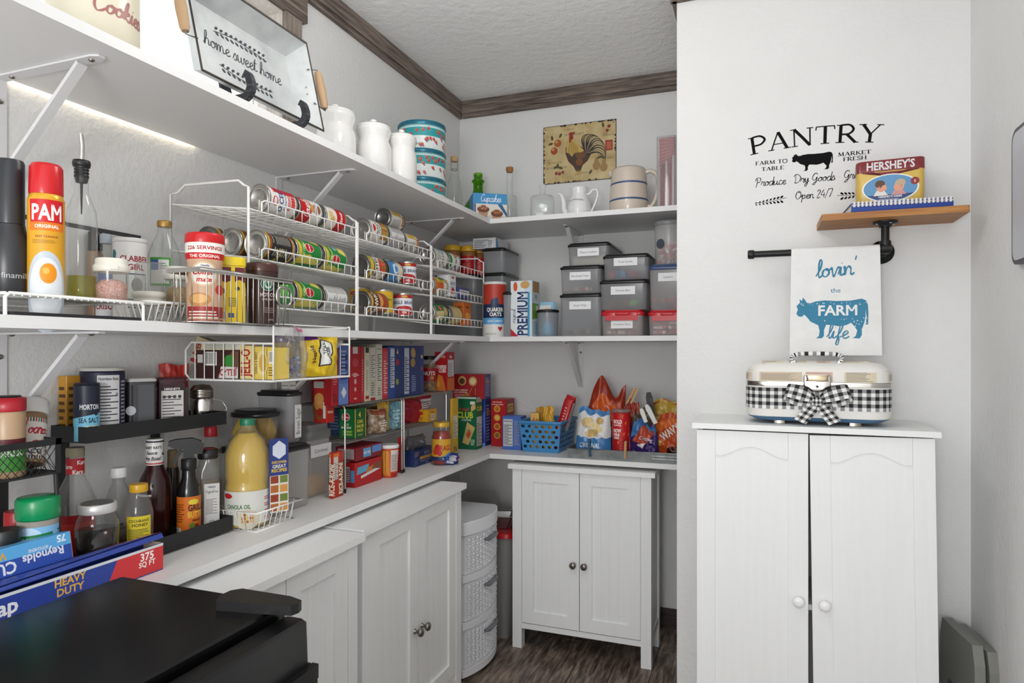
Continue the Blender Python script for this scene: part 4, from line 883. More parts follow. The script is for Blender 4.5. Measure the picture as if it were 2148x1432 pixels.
MB().loft([(w_ + .003, d_ + .003, .017, h_ - .034), (w_ + .003, d_ + .003, .017, h_ - .003), (w_ - .002, d_ - .002, .016, h_)], M('#7a1f27', .25, coat=.3), seg=5).build('lid', t)
P = Print(w_ - .032, .034); P.t("HERSHEY'S", .5, .5, .72, '#d8d5d6', .92, sx=.8); P.flat('lid_lettering', t, (-w_ / 2 + .016, -d_ / 2 - .0016, h_ - .034), (1, 0, 0), (0, 0, 1))
P = Print(w_ - .03, h_ - .036); P.p([(0, 1), (.2, 1), (.45, .83), (.8, 1), (1, 1), (1, .97), (0, .97)], '#7a1f27'); P.e(.5, .46, .50, .44, '#ece9e2', 30); P.e(.5, .46, .475, .41, '#5c8fb8', 30)
P.p([(.08, .26), (.92, .26), (.74, .12), (.5, .06), (.26, .12)], '#31406e'); 
for cu, s_, hair, shirt in ((.34, 1, '#5a3a28', '#dcd8d0'), (.66, -1, '#b9a184', '#c98e8c')):
    P.p([(cu - .14, .24), (cu + .12, .24), (cu + .05, .40), (cu - .08, .40)], shirt); P.e(cu, .52, .085, .17, '#d99a7c'); P.e(cu - s_ * .02, .60, .09, .12, hair); P.e(cu + s_ * .05, .47, .05, .09, '#d99a7c', 10); P.e(cu - s_ * .035, .5, .016, .04, '#c07f66', 8)
P.t("HERSHEY'S KISSES", .5, .2, .06, '#e6e3e0', .6); P.lines(.3, .09, .7, .14, '#c9c6d6', 2); P.e(.93, .62, .075, None, '#8a2a34'); P.t('5', .93, .62, .08, '#e2c9a8')
P.flat('print', t, (-w_ / 2 + .015, -d_ / 2, .002), (1, 0, 0), (0, 0, 1), rough=.2)
P = Print(d_ - .026, h_ - .04); P.r(.1, .35, .95, .95, '#c9cbc8'); P.e(.4, .62, .26, .2, '#4a4542'); P.r(.6, .6, .9, .9, '#45597a'); P.lines(.15, .1, .9, .28, '#7a6430', 4); P.flat('side_print', t, (w_ / 2, -d_ / 2 + .013, .002), (0, 1, 0), (0, 0, 1))

# ================================================================== decorated train case
w_, d_, r_ = .388, .20, .062; z0 = 1.08
xa = xb(1566, 2.075); t = T('train_case', 'white vintage train case with gingham ribbon and bow', 'case', (xa + w_ / 2, 2.075 + d_ / 2, z0), R(-2))
m_cs = surf('cream_case_shell', ['#dcdad4', '#e3e1dc'], 12, .4)
MB().loft([(w_ - .05, d_ - .04, .05, .010), (w_ - .012, d_ - .012, .058, .019), (w_ - .006, d_ - .006, .06, .022)], M('#4f7596', .4), seg=8).build('blue_base', t)
MB().loft([(w_ - .004, d_ - .004, r_, .0225), (w_, d_, r_, .03), (w_, d_, r_, .112)], m_cs, seg=8).build('body', t)
MB().loft([(w_ + .003, d_ + .003, r_, .1125), (w_ + .004, d_ + .004, r_, .118), (w_ + .003, d_ + .003, r_, .1245)], m_steel, seg=8).build('metal_rim', t)
MB().loft([(w_, d_, r_, .125), (w_, d_, r_, .150), (w_ - .012, d_ - .012, r_ - .004, .164), (w_ - .05, d_ - .05, .05, .178), (w_ - .12, d_ - .11, .03, .184)], m_cs, seg=8).build('lid', t)
for u in (-.10, .10):
    for v in (-.06, .06): MB().loft([(.034, .012, .003, 0), (.032, .011, .003, .0105)], m_nickel, u, v, 2).build('foot', t)
hp = [((u / 2 - .25 * 0), v) for u, v in ()]
def perim(sx, sy, r):
    """distance along the outline from the front centre -> position and outward normal"""
    hx, hy = sx / 2 - r, sy / 2 - r; q = math.pi / 2 * r
    def f(s_):
        sg = 1 if s_ >= 0 else -1; a = abs(s_)
        if a <= hx: p, n = (a, -sy / 2), (0, -1)
        elif a <= hx + q: th = (a - hx) / r; p, n = (hx + r * math.sin(th), -hy - r * math.cos(th)), (math.sin(th), -math.cos(th))
        else: p, n = (sx / 2, -hy + a - hx - q), (1, 0)
        return (p[0] * sg, p[1]), (n[0] * sg, n[1])
    return f
pf = perim(w_, d_, r_)
def gingham(P, c, nu, nv):
    for i in range(nu):
        for j in range(nv): P.r(i / nu, j / nv, (i + 1) / nu, (j + 1) / nv, ('#e2e2df', '#8b8b8b', '#1a1a1c')[(i % 2) + (j % 2)])
    return P
L_ = .60; P = gingham(Print(L_, .062), 0, 55, 6)
def mpc(z0_, f=pf, L=L_):
    def mp(u, v, o): p, n = f(u - L / 2); return Vector((p[0] + n[0] * (o + .0006), p[1] + n[1] * (o + .0006), z0_ + v))
    return mp
P.build('gingham_ribbon', t, mpc(.045), cols=[L_ * (k + 1) / 60 for k in range(59)], rough=.8)
P = Print(.5, .038)
for u0, u1, v0, v1, c, ln in ((.02, .14, .1, .7, '#d8c9b6', 1), (.19, .42, .05, .75, '#cdbda4', 1), (.44, .58, 0, 1, '#cfaea0', 0), (.64, .80, 0, 1, '#d3c8b0', 1), (.88, 1, .1, .7, '#d2c6b6', 1)):
    P.r(u0, v0, u1, v1, c)
    if ln: P.lines(u0 + .01, v0 + .08, u1 - .015, v1 - .1, '#8c8478', 9)
P.r(.1, .86, .95, .88, '#a9a79f'); P.build('paper_patches', t, lambda u, v, o: mpc(.1255, pf, .5)(u, min(v, .026), o + max(0, 0)) + Vector((0, max(0, v - .026) * .9, max(0, v - .026) * .9)), cols=[.5 * (k + 1) / 50 for k in range(49)], rows=[.026], rough=.7)
P = Print(.30, .06)
for u0, u1, c in ((.0, .2, '#d5c8b5'), (.24, .46, '#d9cdbc'), (.5, .62, '#cfb2a4'), (.7, .95, '#d6cdbb')):
    P.r(u0, .05, u1, .95, c); P.lines(u0 + .01, .15, u1 - .02, .85, '#99907f', 8)
P.build('top_patches', t, lambda u, v, o: Vector((u - .15, -.093 + v + .02, .1845 + o - max(0, .0155 - v) * .5)), rows=[.0155], rough=.7)
lk = MB().loft([(.07, .006, .003, .100), (.072, .010, .004, .106), (.072, .010, .004, .142), (.06, .006, .003, .148)], m_steel, 0, -d_ / 2 - .005, 3).build('clasp', t)
MB().loft([(.06, .008, .006, .128), (.055, .014, .006, .135), (.06, .008, .006, .146)], M('#b8a98c', .2, 1.0), 0, -d_ / 2 - .013, 3).build('clasp_tongue', lk); MB().lathe([(.0045, 0), (.004, .001)], m_black, 4).xf(Matrix.Translation((0, -d_ / 2 - .0102, .113)) @ Matrix.Rotation(R(90), 4, 'X')).build('keyhole', lk)
def strip(path, wd, n, widx=Vector((0, 0, 1))):
    """gingham strip following a 3D path; width along widx"""
    pts = [Vector(p) for p in path]; L = sum((pts[i + 1] - pts[i]).length for i in range(len(pts) - 1))
    P = gingham(Print(L, wd), 0, n, 4); acc = [0]
    for i in range(len(pts) - 1): acc.append(acc[-1] + (pts[i + 1] - pts[i]).length)
    def mp(u, v, o):
        i = 0
        while i < len(acc) - 2 and u > acc[i + 1]: i += 1
        k = (u - acc[i]) / (acc[i + 1] - acc[i]); p = pts[i].lerp(pts[i + 1], k); d = (pts[i + 1] - pts[i]).normalized()
        wx = widx; nn = d.cross(wx).normalized(); nn = -nn if nn.y > 0 else nn
        pin = 1 - .62 * max(0, 1 - min(u, L - u) / (L * .22)) if n > 9 else 1
        return p + wx * (v - wd / 2) * pin + nn * o
    return P, mp, acc
def c3(pts, k=4):
    a = smooth_line([(p[0], p[1]) for p in pts], k); b_ = smooth_line([(p[0], p[2]) for p in pts], k); return [(x, y, z) for (x, y), (_, z) in zip(a, b_)]
bow = []; yf = -d_ / 2 - .008; zc = .072
for s_ in (-1, 1):
    P, mp, acc = strip(c3([(0, yf - .006, zc), (s_ * .03, yf - .018, zc + .018), (s_ * .075, yf - .016, zc + .030), (s_ * .082, yf - .006, zc + .022), (s_ * .05, yf, zc + .004), (0, yf - .002, zc - .001)]), .04, 16, Vector((-s_ * .3, .12, 1)).normalized())
    P.build('bow_loop', t, mp, cols=acc[1:-1], rough=.8)
    P, mp, acc = strip(c3([(0, yf - .004, zc), (s_ * .022, yf - .010, zc - .03), (s_ * .045, yf - .012, zc - .060)]), .034, 9, Vector((1, 0, s_ * .45)).normalized())
    P.build('bow_tail', t, mp, cols=acc[1:-1], rough=.8)
P = gingham(Print(.03, .024), 0, 6, 4); P.build('bow_knot', t, lambda u, v, o: Vector((u - .015, yf - .02 + (u - .015) ** 2 * 40 + (v - .012) ** 2 * 30 - o, zc - .012 + v)), cols=[.005 * k for k in range(1, 6)], rough=.8)
hp = c3([(-.062, -.062, .180), (-.066, -.062, .196), (-.05, -.062, .205), (0, -.062, .207), (.05, -.062, .205), (.066, -.062, .196), (.062, -.062, .180)], 5); q = MB()
for i in range(len(hp) - 1): q.tube([hp[i], hp[i + 1]], .0062, M(('#1a1a1c', '#e2e2df', '#8b8b8b', '#e2e2df')[i % 4], .8), 10)
q.build('handle', t)
for u in (-.062, .062): MB().loft([(.02, .012, .003, .1795), (.014, .01, .003, .187)], m_steel, u, -.062, 2).build('handle_mount', t)

# ================================================================== package builders
def carton(name, label, x0, y0, x1, y1, z0, h, base, X=None, Y=None, Tp=None, rz=0, cat='box', group=None, rough=.42, rot=None, lift=0):
    """closed box; prints on the +X, -Y and top faces are functions f(Print)"""
    w_, d_ = x1 - x0, y1 - y0
    t = T(name, label, cat, ((x0 + x1) / 2, (y0 + y1) / 2, z0 + .0004), rz, group, rot)
    MB().loft([(w_, d_, .0012, 0), (w_, d_, .0012, h)], M(base, rough), 0, 0, 1, smooth=False).build('carton', t)
    if X: P = Print(d_ - .002, h - .002); X(P); P.flat('side_print', t, (w_ / 2, -d_ / 2 + .001, .001), (0, 1, 0), (0, 0, 1), rough=rough)
    if Y: P = Print(w_ - .002, h - .002); Y(P); P.flat('front_print', t, (-w_ / 2 + .001, -d_ / 2, .001), (1, 0, 0), (0, 0, 1), rough=rough)
    if Tp: P = Print(w_ - .002, d_ - .002); Tp(P); P.flat('top_print', t, (-w_ / 2 + .001, -d_ / 2 + .001, h), (1, 0, 0), (0, 1, 0), rough=rough)
    return t
def boxL(name, label, a, b_, c, xf, z0, top, base, X=None, Y=None, **k):
    """box along the window wall: a, b_, c are the sight-line columns of its far front edge, near corner and far side edge"""
    y0 = yl(b_, xf); y1 = yl(c, xf); x0 = xb(a, y0) if a is not None else xf - k.pop('depth')
    k.pop('depth', None)
    h = k.pop('h', None) or zz(top, xf, y0) - z0
    return carton(name, label, x0, y0, xf, y1, z0, h, base, X, Y, **k)
def boxB(name, label, a, b_, c, yf, z0, top, base, X=None, Y=None, **k):
    """box along the back wall: a, b_ front edges, c far side edge"""
    x0, x1 = xb(a, yf), xb(b_, yf); y1 = yl(c, x1) if c is not None else yf + k.pop('depth')
    k.pop('depth', None)
    h = k.pop('h', None) or zz(top, x1, yf) - z0
    return carton(name, label, x0, yf, x1, y1, z0, h, base, X, Y, **k)
def lying(x, y, z, ends_first=True, roll=0):
    """rotation of an upright round thing laid along the wall, its top towards the camera when ends_first"""
    c, s_ = math.cos(R(roll)), math.sin(R(roll)); Yl = Vector((-c, 0, -s_)); Zl = Vector((0, -1 if ends_first else 1, 0)); Xl = Yl.cross(Zl)
    return Matrix((Xl, Yl, Zl)).transposed().to_euler()
def can_mesh(t, r, h, paint, tab=False, m_end=None):
    e = m_end or m_tin
    MB().lathe([(r * .93, .0025), (r * .955, .0), (r * .985, .001), (r * .985, .005), (r * .96, .007), (r * .96, h - .007), (r * .985, h - .005), (r * .985, h - .001), (r * .955, h), (r * .93, h - .0025), (r * .8, h - .0035), (r * .78, h - .0025), (r * .62, h - .0025), (r * .6, h - .0035), (.001, h - .003)], e, 32, caps=(True, False)).build('tin', t)
    if tab:
        MB().loft([(.014, .024, .006, h - .0025), (.013, .022, .006, h - .0008)], e, 0, r * .35, 3).build('pull_tab', t)
    P = Print(2 * math.pi * r * .999, h - .014); paint(P); P.wrap('label', t, r * .962, .007, -90)
def can(label, x, y0, z, r, h, paint, tab=False, first=True, roll=12, m_end=None, group=None, cat='can', up=False):
    """food can; lying along the wall with its near end at y0, axis height z (or upright on z)"""
    if up: t = T('food_can', label, cat, (x, y0, z), R(up if up is not True else 50), group)
    else: t = T('food_can', label, cat, (x, y0 + (h if first else 0), z), 0, group, lying(x, y0, z, first, roll))
    can_mesh(t, r, h, paint, tab, m_end); return t
def jar(name, label, cat, loc, prof, m, cap=None, fill=None, rz=0, n=28, group=None, rot=None, capname='lid'):
    t = T(name, label, cat, loc, rz, group, rot); MB().lathe(prof, m, n, caps=(True, False)).build('body', t)
    if fill: MB().lathe(fill[0], fill[1], n).build('contents', t)
    if cap: MB().lathe(cap[0], cap[1], n).build(capname, t)
    return t
def camdir(x, y): return math.degrees(math.atan2(-y, -x))
def wirebox(b, x0, y0, x1, y1, z0, z1, m, r=.0016, sp=.022, rim=.0026, taper=0):
    """open wire basket"""
    a = taper
    def P4(z, k): return [(x0 + k, y0 + k, z), (x1 - k, y0 + k, z), (x1 - k, y1 - k, z), (x0 + k, y1 - k, z)]
    b.tube(P4(z1, 0), rim, m, 6, True); b.tube(P4(z0, a), r * 1.2, m, 6, True)
    for k in range(1, int((x1 - x0) / sp)):
        x = x0 + k * sp; xx = min(max(x, x0 + a), x1 - a); b.tube([(x, y0, z1), (xx, y0 + a, z0), (xx, y1 - a, z0), (x, y1, z1)], r, m, 5)
    for k in range(1, int((y1 - y0) / sp)):
        y = y0 + k * sp; yy = min(max(y, y0 + a), y1 - a); b.tube([(x0, y, z1), (x0 + a, yy, z0), (x1 - a, yy, z0), (x1, y, z1)], r, m, 5)
    return b

# ================================================================== middle shelf: wire riser and what stands on it
rz_ = 1.393
t = T('wire_riser', 'low white wire riser under the oil bottle and cooking spray', 'rack', (-1.29, .828, ZM)); b = MB()
rx0, rx1, ry0, ry1, hh = -.15, .165, -.126, .126, rz_ - ZM - .003
b.tube([(rx1, ry0, .0), (rx1, ry0, hh - .006), (rx1, ry0 + .006, hh), (rx1, ry1 - .006, hh), (rx1, ry1, hh - .006), (rx1, ry1, 0)], .0032, m_wire); b.tube([(rx0, ry0, .0), (rx0, ry0, hh), (rx0, ry1, hh), (rx0, ry1, 0)], .0032, m_wire)
b.tube([(rx0, ry0, hh), (rx1, ry0, hh)], .0028, m_wire); b.tube([(rx0, ry1, hh), (rx1, ry1, hh)], .0028, m_wire); b.build('frame', t)
b = MB()
for k in range(1, 20): y = ry0 + .252 * k / 20; b.tube([(rx0 - .003, y, hh + .001), (rx1, y, hh + .001), (rx1 + .002, y, hh - .004)], .0016, m_wire, 5)
b.build('top_wires', t)
o = MB().loft([(.30, .25, .01, 0), (.30, .25, .01, .006)], M('#1a1a1e', .5), 0, 0, 3, smooth=False).build('baking_mat'); o.location = (-1.275, .832, ZM); tag(o, 'flat black mat lying under the white wire riser', 'mat')
# grinder
x, px = -1.25, 21; y = yl(px, x); m = M('#2b2c30', .32, name='charcoal_satin')
t = T('pepper_grinder', 'charcoal electric pepper grinder with a tall neck', 'grinder', (x, y, rz_))
MB().lathe([(.032, 0), (.0345, .004), (.0345, .078), (.031, .1), (.024, .118), (.0225, .128)], m, 32).build('base', t); MB().lathe([(.0218, .129), (.022, .131), (.022, .238), (.020, .243)], m, 28).build('pod', t)
P = Print(.06, .016); P.t('finamill', .5, .5, .6, '#b9babc', .95, b=False); P.wrap('lettering', t, .0346, .028, camdir(x, y) + 12)
# cooking spray
x, px = -1.20, 97; y = yl(px, x); r = .0278
t = T('cooking_spray', 'yellow PAM spray can with a red cap'.replace('PAM spray', 'cooking spray'), 'spray can', (x, y, rz_), R(camdir(x, y) + 90))
MB().lathe([(r * .97, 0), (r, .003), (r, .172), (r * .93, .182), (r * .85, .184)], M('#d9a329', .25, .2), 32).build('can', t)
MB().lathe([(r * .93, .183), (r * .95, .186), (r * .92, .232), (r * .8, .238), (.002, .239)], M('#c3121a', .25), 32).build('cap', t)
P = Print(r * 3.6, .172); P.bgd('#d39b22'); P.e(.5, .03, .34, .42, '#b9c2cc', 30); P.e(.5, .05, .28, .33, '#d6dbe0', 30); P.e(.53, .22, .13, .105, '#dd8a12', 24); P.e(.5, .245, .05, .035, '#efb14c', 12)
P.p([(.24, .70), (.80, .70), (.80, .98), (.22, .98)], '#c3121a'); P.r(.22, .66, .80, .745, '#dd7417'); P.t('PAM', .51, .855, .165, '#f0efee', .5); P.t('ORIGINAL', .51, .705, .035, '#f0e9dc', .42); P.t('EASY CLEANUP', .51, .60, .022, '#8a3a1c', .42); P.lines(.28, .53, .74, .57, '#9a6a20', 3)
P.wrap('label', t, r, .003)
# oil bottle with pourer
x, px = -1.212, 171; y = yl(px, x); r = .0262
t = jar('oil_bottle', 'clear bottle of pale oil with a steel pourer', 'bottle', (x, y, rz_), [(r * .9, 0), (r, .004), (r, .15), (r * .92, .172), (r * .6, .195), (r * .47, .205), (r * .45, .238)], m_glass, None, ([(r * .86, .004), (r * .93, .006), (r * .93, .046), (.001, .046)], m_oliveoil))
MB().lathe([(.0095, .225), (.0125, .236), (.0125, .239), (.0105, .2405), (.0125, .242), (.0125, .245), (.0105, .2465), (.0125, .248), (.0125, .251), (.0105, .2525), (.0145, .255), (.0155, .262), (.0145, .267), (.004, .268)], m_black, 20).build('stopper', t)
MB().tube([(0, 0, .262), (.001, 0, .285), (-.001, .002, .297), (.004, -.004, .318)], [.0045, .0045, .0042, .0036], m_steel, 10).build('spout', t); MB().tube([(0, 0, .226), (0, 0, .165)], [.003, .0012], m_black, 6).build('air_tube', t)
# small bottles, leaning sheet, jars behind
o = MB().box(0, -.19, 0, .012, .185, .228, M('#3a3b3e', .35, .4)).box(.0121, -.18, .01, .0128, .175, .218, M('#c9c9c7', .4, .2)).build('leaning_sheet'); o.location = (-1.46, 1.035, ZM + .0005); o.rotation_euler = (0, R(0.5), 0); tag(o, 'dark-edged flat sheet leaning on the wall behind the baking powder', 'sheet')
x, px = -1.40, 222; y = yl(px, x)
t = jar('shortening_bottle', 'small bottle with blue and red label behind the oil bottle', 'bottle', (x, y, ZM), [(.019, 0), (.021, .004), (.021, .13), (.015, .155), (.012, .165), (.012, .185)], m_pet, ([(.0125, .186), (.0125, .206), (.011, .208)], M('#9aa2ab', .35)), rz=R(camdir(x, y) + 90)); P = Print(.05, .12); P.bgd('#d9dadd'); P.r(0, .72, 1, 1, '#2d5aa0'); P.t('CRISCO', .5, .3, .11, '#9c1f33', .9); P.r(0, .0, 1, .12, '#2d5aa0'); P.wrap('label', t, .021, .006)
x, px = -1.425, 200; y = yl(px, x)
jar('spice_bottle', 'narrow dark-capped bottle behind the oil bottle', 'bottle', (x, y, ZM), [(.015, 0), (.016, .004), (.016, .16), (.012, .17)], M('#8a6f55', .3), ([(.0145, .171), (.0145, .212), (.013, .214)], m_black))
# baking powder
x, px = -1.345, 273; y = yl(px, x); r = .0342
t = jar('baking_powder_can', 'white baking powder canister lettered Clabber Girl'.replace('lettered Clabber Girl', 'with dark red lettering'), 'canister', (x, y, ZM), [(r, 0), (r, .186)], M('#dedddb', .4), ([(r * 1.02, .1865), (r * 1.03, .188), (r * 1.03, .194), (r * .98, .196)], M('#d5d4d2', .35)), rz=R(camdir(x, y) + 90))
P = Print(r * 3, .186); P.bgd('#dedddb'); P.t('CLABBER', .60, .80, .07, '#94202c', .62); P.t('GIRL', .62, .70, .07, '#94202c', .4); P.r(.42, .2, .86, .62, '#2e5a66'); P.r(.44, .215, .84, .605, '#cdd0ce'); P.e(.64, .48, .12, .09, '#8f9490', 14); P.t('BAKING POWDER', .63, .3, .04, '#3a3f3e', .38); P.e(.12, .85, .08, .06, '#2f6f72', 10); P.e(.16, .75, .07, .07, '#2f6f72', 10); P.wrap('label', t, r, 0)
# large glass bottle
x, px = -1.392, 345; y = yl(px, x); r = .0395
t = jar('glass_jug', 'empty round clear glass bottle with a gold-threaded neck', 'bottle', (x, y, ZM), [(r * .9, 0), (r, .005), (r, .15), (r * .93, .18), (r * .7, .21), (r * .42, .232), (r * .38, .25), (r * .4, .252), (r * .4, .264)], m_glass, ([(r * .42, .250), (r * .43, .252), (r * .43, .262), (r * .41, .265), (r * .3, .265)], M('#b08a4e', .35, .8)), rz=R(camdir(x, y) + 90), capname='neck_band')
P = Print(.05, .07); P.bgd('#4a9a3a'); P.r(.08, .08, .92, .92, '#dfe2de'); P.r(.08, .55, .45, .92, '#3a6aa0'); P.lines(.5, .6, .88, .85, '#8a8f8a', 3); P.wrap('label', t, r, .10, -106)
# jars: pink salt, inverted jar, seeds
def tupp(name, label, x, px, z, r, h, fill):
    y = yl(px, x); t = T(name, label, 'jar', (x, y, z)); ml = M('#dad7cc', .4, name='ivory_plastic')
    hb = h * .68
    MB().lathe([(r * .82, 0), (r * .88, .003), (r * .95, hb)], m_pet, 28, caps=(True, False)).build('body', t)
    if fill: MB().lathe([(r * .8, .002), (r * .86, .004), (r * .9, hb * .55), (r * .6, hb * .72), (.001, hb * .78)], fill, 20, fr=lambda a, q: 1 + .02 * math.sin(5 * a)).build('contents', t)
    MB().lathe([(r * .98, hb), (r * 1.04, hb + .002), (r * 1.04, hb + .011), (r * 1.0, hb + .013), (r * .92, hb + .015), (r * .92, h - .003), (r * .86, h)], ml, 32).build('lid', t)
    MB().box(r * 1.02, -.006, hb + .004, r * 1.09, .006, hb + .010, ml).build('lid_tab', t)
    t.rotation_euler = (0, 0, R(camdir(x, y) + 8)); return t
m_salt = surf('pink_salt_crystals', ['#b5776a', '#cf9f92', '#e0c2b8'], 300, .5, (260, .8, .003)); m_seed = surf('brown_seeds', ['#8a6a42', '#b3925f', '#c6ab7a'], 420, .6, (380, .8, .002))
tupp('salt_jar', 'small jar of coarse pink salt with an ivory lid', -1.178, 234, rz_, .0305, .082, m_salt)
t = T('upturned_jar', 'empty clear jar standing upside down on its ivory lid', 'jar', (-1.232, yl(313, -1.232), 1.3942)); ml = M('#dad7cc', .4); r = .031
MB().lathe([(r * 1.0, 0), (r * 1.02, .004), (r * .95, .010), (r * .95, .016), (r * 1.08, .018), (r * 1.08, .027), (r * .98, .029)], ml, 32).build('lid', t); MB().lathe([(r * .96, .029), (r * .93, .035), (r * .84, .086), (r * .78, .092), (.001, .092)], m_pet, 28, caps=(False, False)).build('body', t)
tupp('seed_jar', 'small jar of brown seeds with an ivory lid', -1.23, 376, 1.3942, .0305, .091, m_seed)
# white basket with a measuring dish
t = T('wire_basket', 'small white wire basket beside the low riser', 'basket', (-1.235, 1.095, ZM)); wirebox(MB(), -.052, -.088, .055, .092, .003, .044, m_wire, .0018, .0165, .003, .014).build('wires', t)
t = T('measuring_dish', 'clear glass measuring dish with black marks inside the white basket', 'measuring cup', (-1.233, 1.097, ZM + .0052)); MB().loft([(.066, .118, .012, 0), (.072, .126, .014, .033), (.070, .124, .013, .0335)], m_glass, seg=4, caps=(True, True)).build('glass', t)
P = Print(.11, .028); P.bgd('#b9bab6')
for k in range(8): P.r(.06 + .12 * k, .2, .075 + .12 * k, .75, '#3a3a3a'); P.r(.06 + .12 * k, .45, .12 + .12 * k, .52, '#3a3a3a')
P.lines(.04, .8, .9, .95, '#4a4a4a', 2); P.flat('marks', t, (.0365, -.055, .003), (0, 1, 0), (0, 0, 1))
# chrome bin with canisters
bx0, bx1, by0, by1 = -1.172, -1.082, yl(414, -1.09), yl(611, -1.085)
t = T('chrome_bin', 'chrome wire bin with a ring handle holding drink canisters', 'basket', ((bx0 + bx1) / 2, (by0 + by1) / 2, ZM)); b = MB(); wx, wy = (bx1 - bx0) / 2, (by1 - by0) / 2
wirebox(b, -wx, -wy, wx, wy, .0025, .112, m_chrome, .0013, .017, .002); b.build('wires', t)
bb = MB()
for (p, q) in (((-wx, -wy), (wx, -wy)), ((wx, -wy), (wx, wy)), ((wx, wy), (-wx, wy)), ((-wx, wy), (-wx, -wy))):
    d = Vector((q[0] - p[0], q[1] - p[1])).normalized(); n_ = (-d.y * .001, d.x * .001); bb.add([(p[0] + n_[0], p[1] + n_[1], .106), (q[0] + n_[0], q[1] + n_[1], .106), (q[0] + n_[0], q[1] + n_[1], .116), (p[0] + n_[0], p[1] + n_[1], .116), (p[0] - n_[0], p[1] - n_[1], .106), (q[0] - n_[0], q[1] - n_[1], .106), (q[0] - n_[0], q[1] - n_[1], .116), (p[0] - n_[0], p[1] - n_[1], .116)], [(0, 1, 2, 3), (4, 5, 6, 7), (3, 2, 6, 7), (0, 1, 5, 4)], m_chrome)
bb.build('rim_band', t); MB().tube([(wx + .004, wy - .035 + u, .072 + v) for u, v in rrect(.052, .044, .018, 5)], .0035, m_chrome, 8, True).build('ring_handle', t)
# creamer
x, px = -1.128, 430; y = yl(px, x); r = .039
t = T('creamer_bottle', 'tan Coffee mate creamer tub with a red lid'.replace('Coffee mate ', 'coffee '), 'canister', (x, y, ZM + .005), R(camdir(x, y) + 90))
prof = [(r * .9, 0), (r * .93, .004), (r * .93, .07), (r * .86, .095), (r * .88, .12), (r * .98, .140), (r * 1.0, .146), (r * 1.0, .168)]
MB().lathe(prof, M('#c9a386', .3), 36).build('body', t); MB().lathe([(r * 1.02, .168), (r * 1.03, .170), (r * 1.03, .184), (r * .97, .189), (.002, .190)], M('#c3121a', .3), 36).build('lid', t)
def rr(z):
    for (r0, z0), (r1, z1) in zip(prof, prof[1:]):
        if z <= z1: return r0 + (r1 - r0) * (z - z0) / max(1e-6, z1 - z0)
    return prof[-1][0]
P = Print(r * 3, .166); P.bgd('#c9a386'); P.r(0, .87, 1, 1, '#e8e3dc'); P.r(0, .79, 1, .87, '#c3121a'); P.t('226 SERVINGS', .5, .935, .05, '#a0222c', .8); P.t('THE ORIGINAL', .5, .83, .04, '#f0e8e0', .6); P.e(.48, .60, .27, .16, '#d9bd9a'); P.e(.48, .60, .23, .14, '#efe6d8'); P.t('Nestle', .5, .71, .028, '#2d4a8c', .4); P.t('Coffee', .46, .63, .075, '#c3121a', .52, b=True, sh=.15); P.t('mate', .48, .535, .07, '#c3121a', .4, sh=.15); P.e(.78, .40, .11, .07, '#c23a34'); P.e(.4, .27, .2, .09, '#b9824a'); P.e(.4, .28, .15, .06, '#d9a868'); P.r(.15, .0, .9, .18, '#9c2a2a'); P.lines(.2, .03, .85, .14, '#e2d8cc', 3); P.wrap('label', t, rr, .001, rows=[.166 * k / 14 for k in range(1, 14)])
# yellow canister
x, px = -1.128, 486; y = yl(px, x); w_ = .056
t = T('cocoa_powder_tub', 'yellow drink powder tub with maroon band in the chrome bin', 'canister', (x, y, ZM + .005), R(camdir(x, y) + 96))
MB().loft([(w_, .052, .016, 0), (w_, .052, .016, .128)], M('#dcbb1f', .35), seg=4).build('body', t); MB().loft([(w_ + .003, .055, .017, .1285), (w_ + .003, .055, .017, .146), (w_, .052, .016, .148)], M('#d9c01e', .3), seg=4).build('lid', t)
P = Print(w_ - .006, .126); P.bgd('#dcbb1f'); P.p([(0, .98), (.42, .98), (.42, .74), (.2, .7), (0, .73)], '#5e1a24'); P.p([(.58, .98), (1, .98), (1, .7), (.78, .76), (.58, .72)], '#5e1a24'); P.e(.7, .6, .09, None, '#3a3520'); P.e(.08, .55, .1, .05, '#3a3520'); P.lines(.3, .28, .7, .45, '#6a5a18', 5); P.r(.3, .08, .55, .16, '#3a4a80'); P.bar(.02, .03, .22, .2); P.p([(0, .35), (.12, .4), (.12, .5), (0, .52)], '#6aa02c'); P.flat('label', t, (-w_ / 2 + .003, -.0262, .001), (1, 0, 0), (0, 0, 1))
# hot cocoa canister
x, px = -1.128, 549; y = yl(px, x); r = .0375
t = T('hot_cocoa_canister', 'dark brown hot cocoa canister with a green round emblem', 'canister', (x, y, ZM + .005), R(camdir(x, y) + 90))
prof = [(r * .86, 0), (r * .88, .003), (r * 1.0, .125)]
MB().lathe(prof, M('#3b2220', .32), 36).build('body', t); MB().lathe([(r * 1.02, .1255), (r * 1.03, .127), (r * 1.03, .142), (r * .98, .146), (r * .9, .147)], M('#4a2c27', .28, .2), 36).build('lid', t)
P = Print(r * 3, .122); P.bgd('#3b2220'); P.e(.63, .76, .15, None, '#dfe4df', 26); P.e(.63, .76, .14, None, '#1f6a4a', 26); P.e(.63, .76, .10, None, '#dfe4df', 22); P.e(.63, .77, .05, .075, '#1f6a4a', 12); P.e(.63, .80, .028, .035, '#dfe4df', 10); P.p([(.60, .86), (.63, .90), (.66, .86), (.63, .845)], '#1f6a4a')
for k in (-1, 1):
    for j in range(3): P.line([(.63 + k * .055, .80 - .03 * j), (.63 + k * .085, .75 - .02 * j), (.63 + k * .06, .68)], .0011, '#1f6a4a')
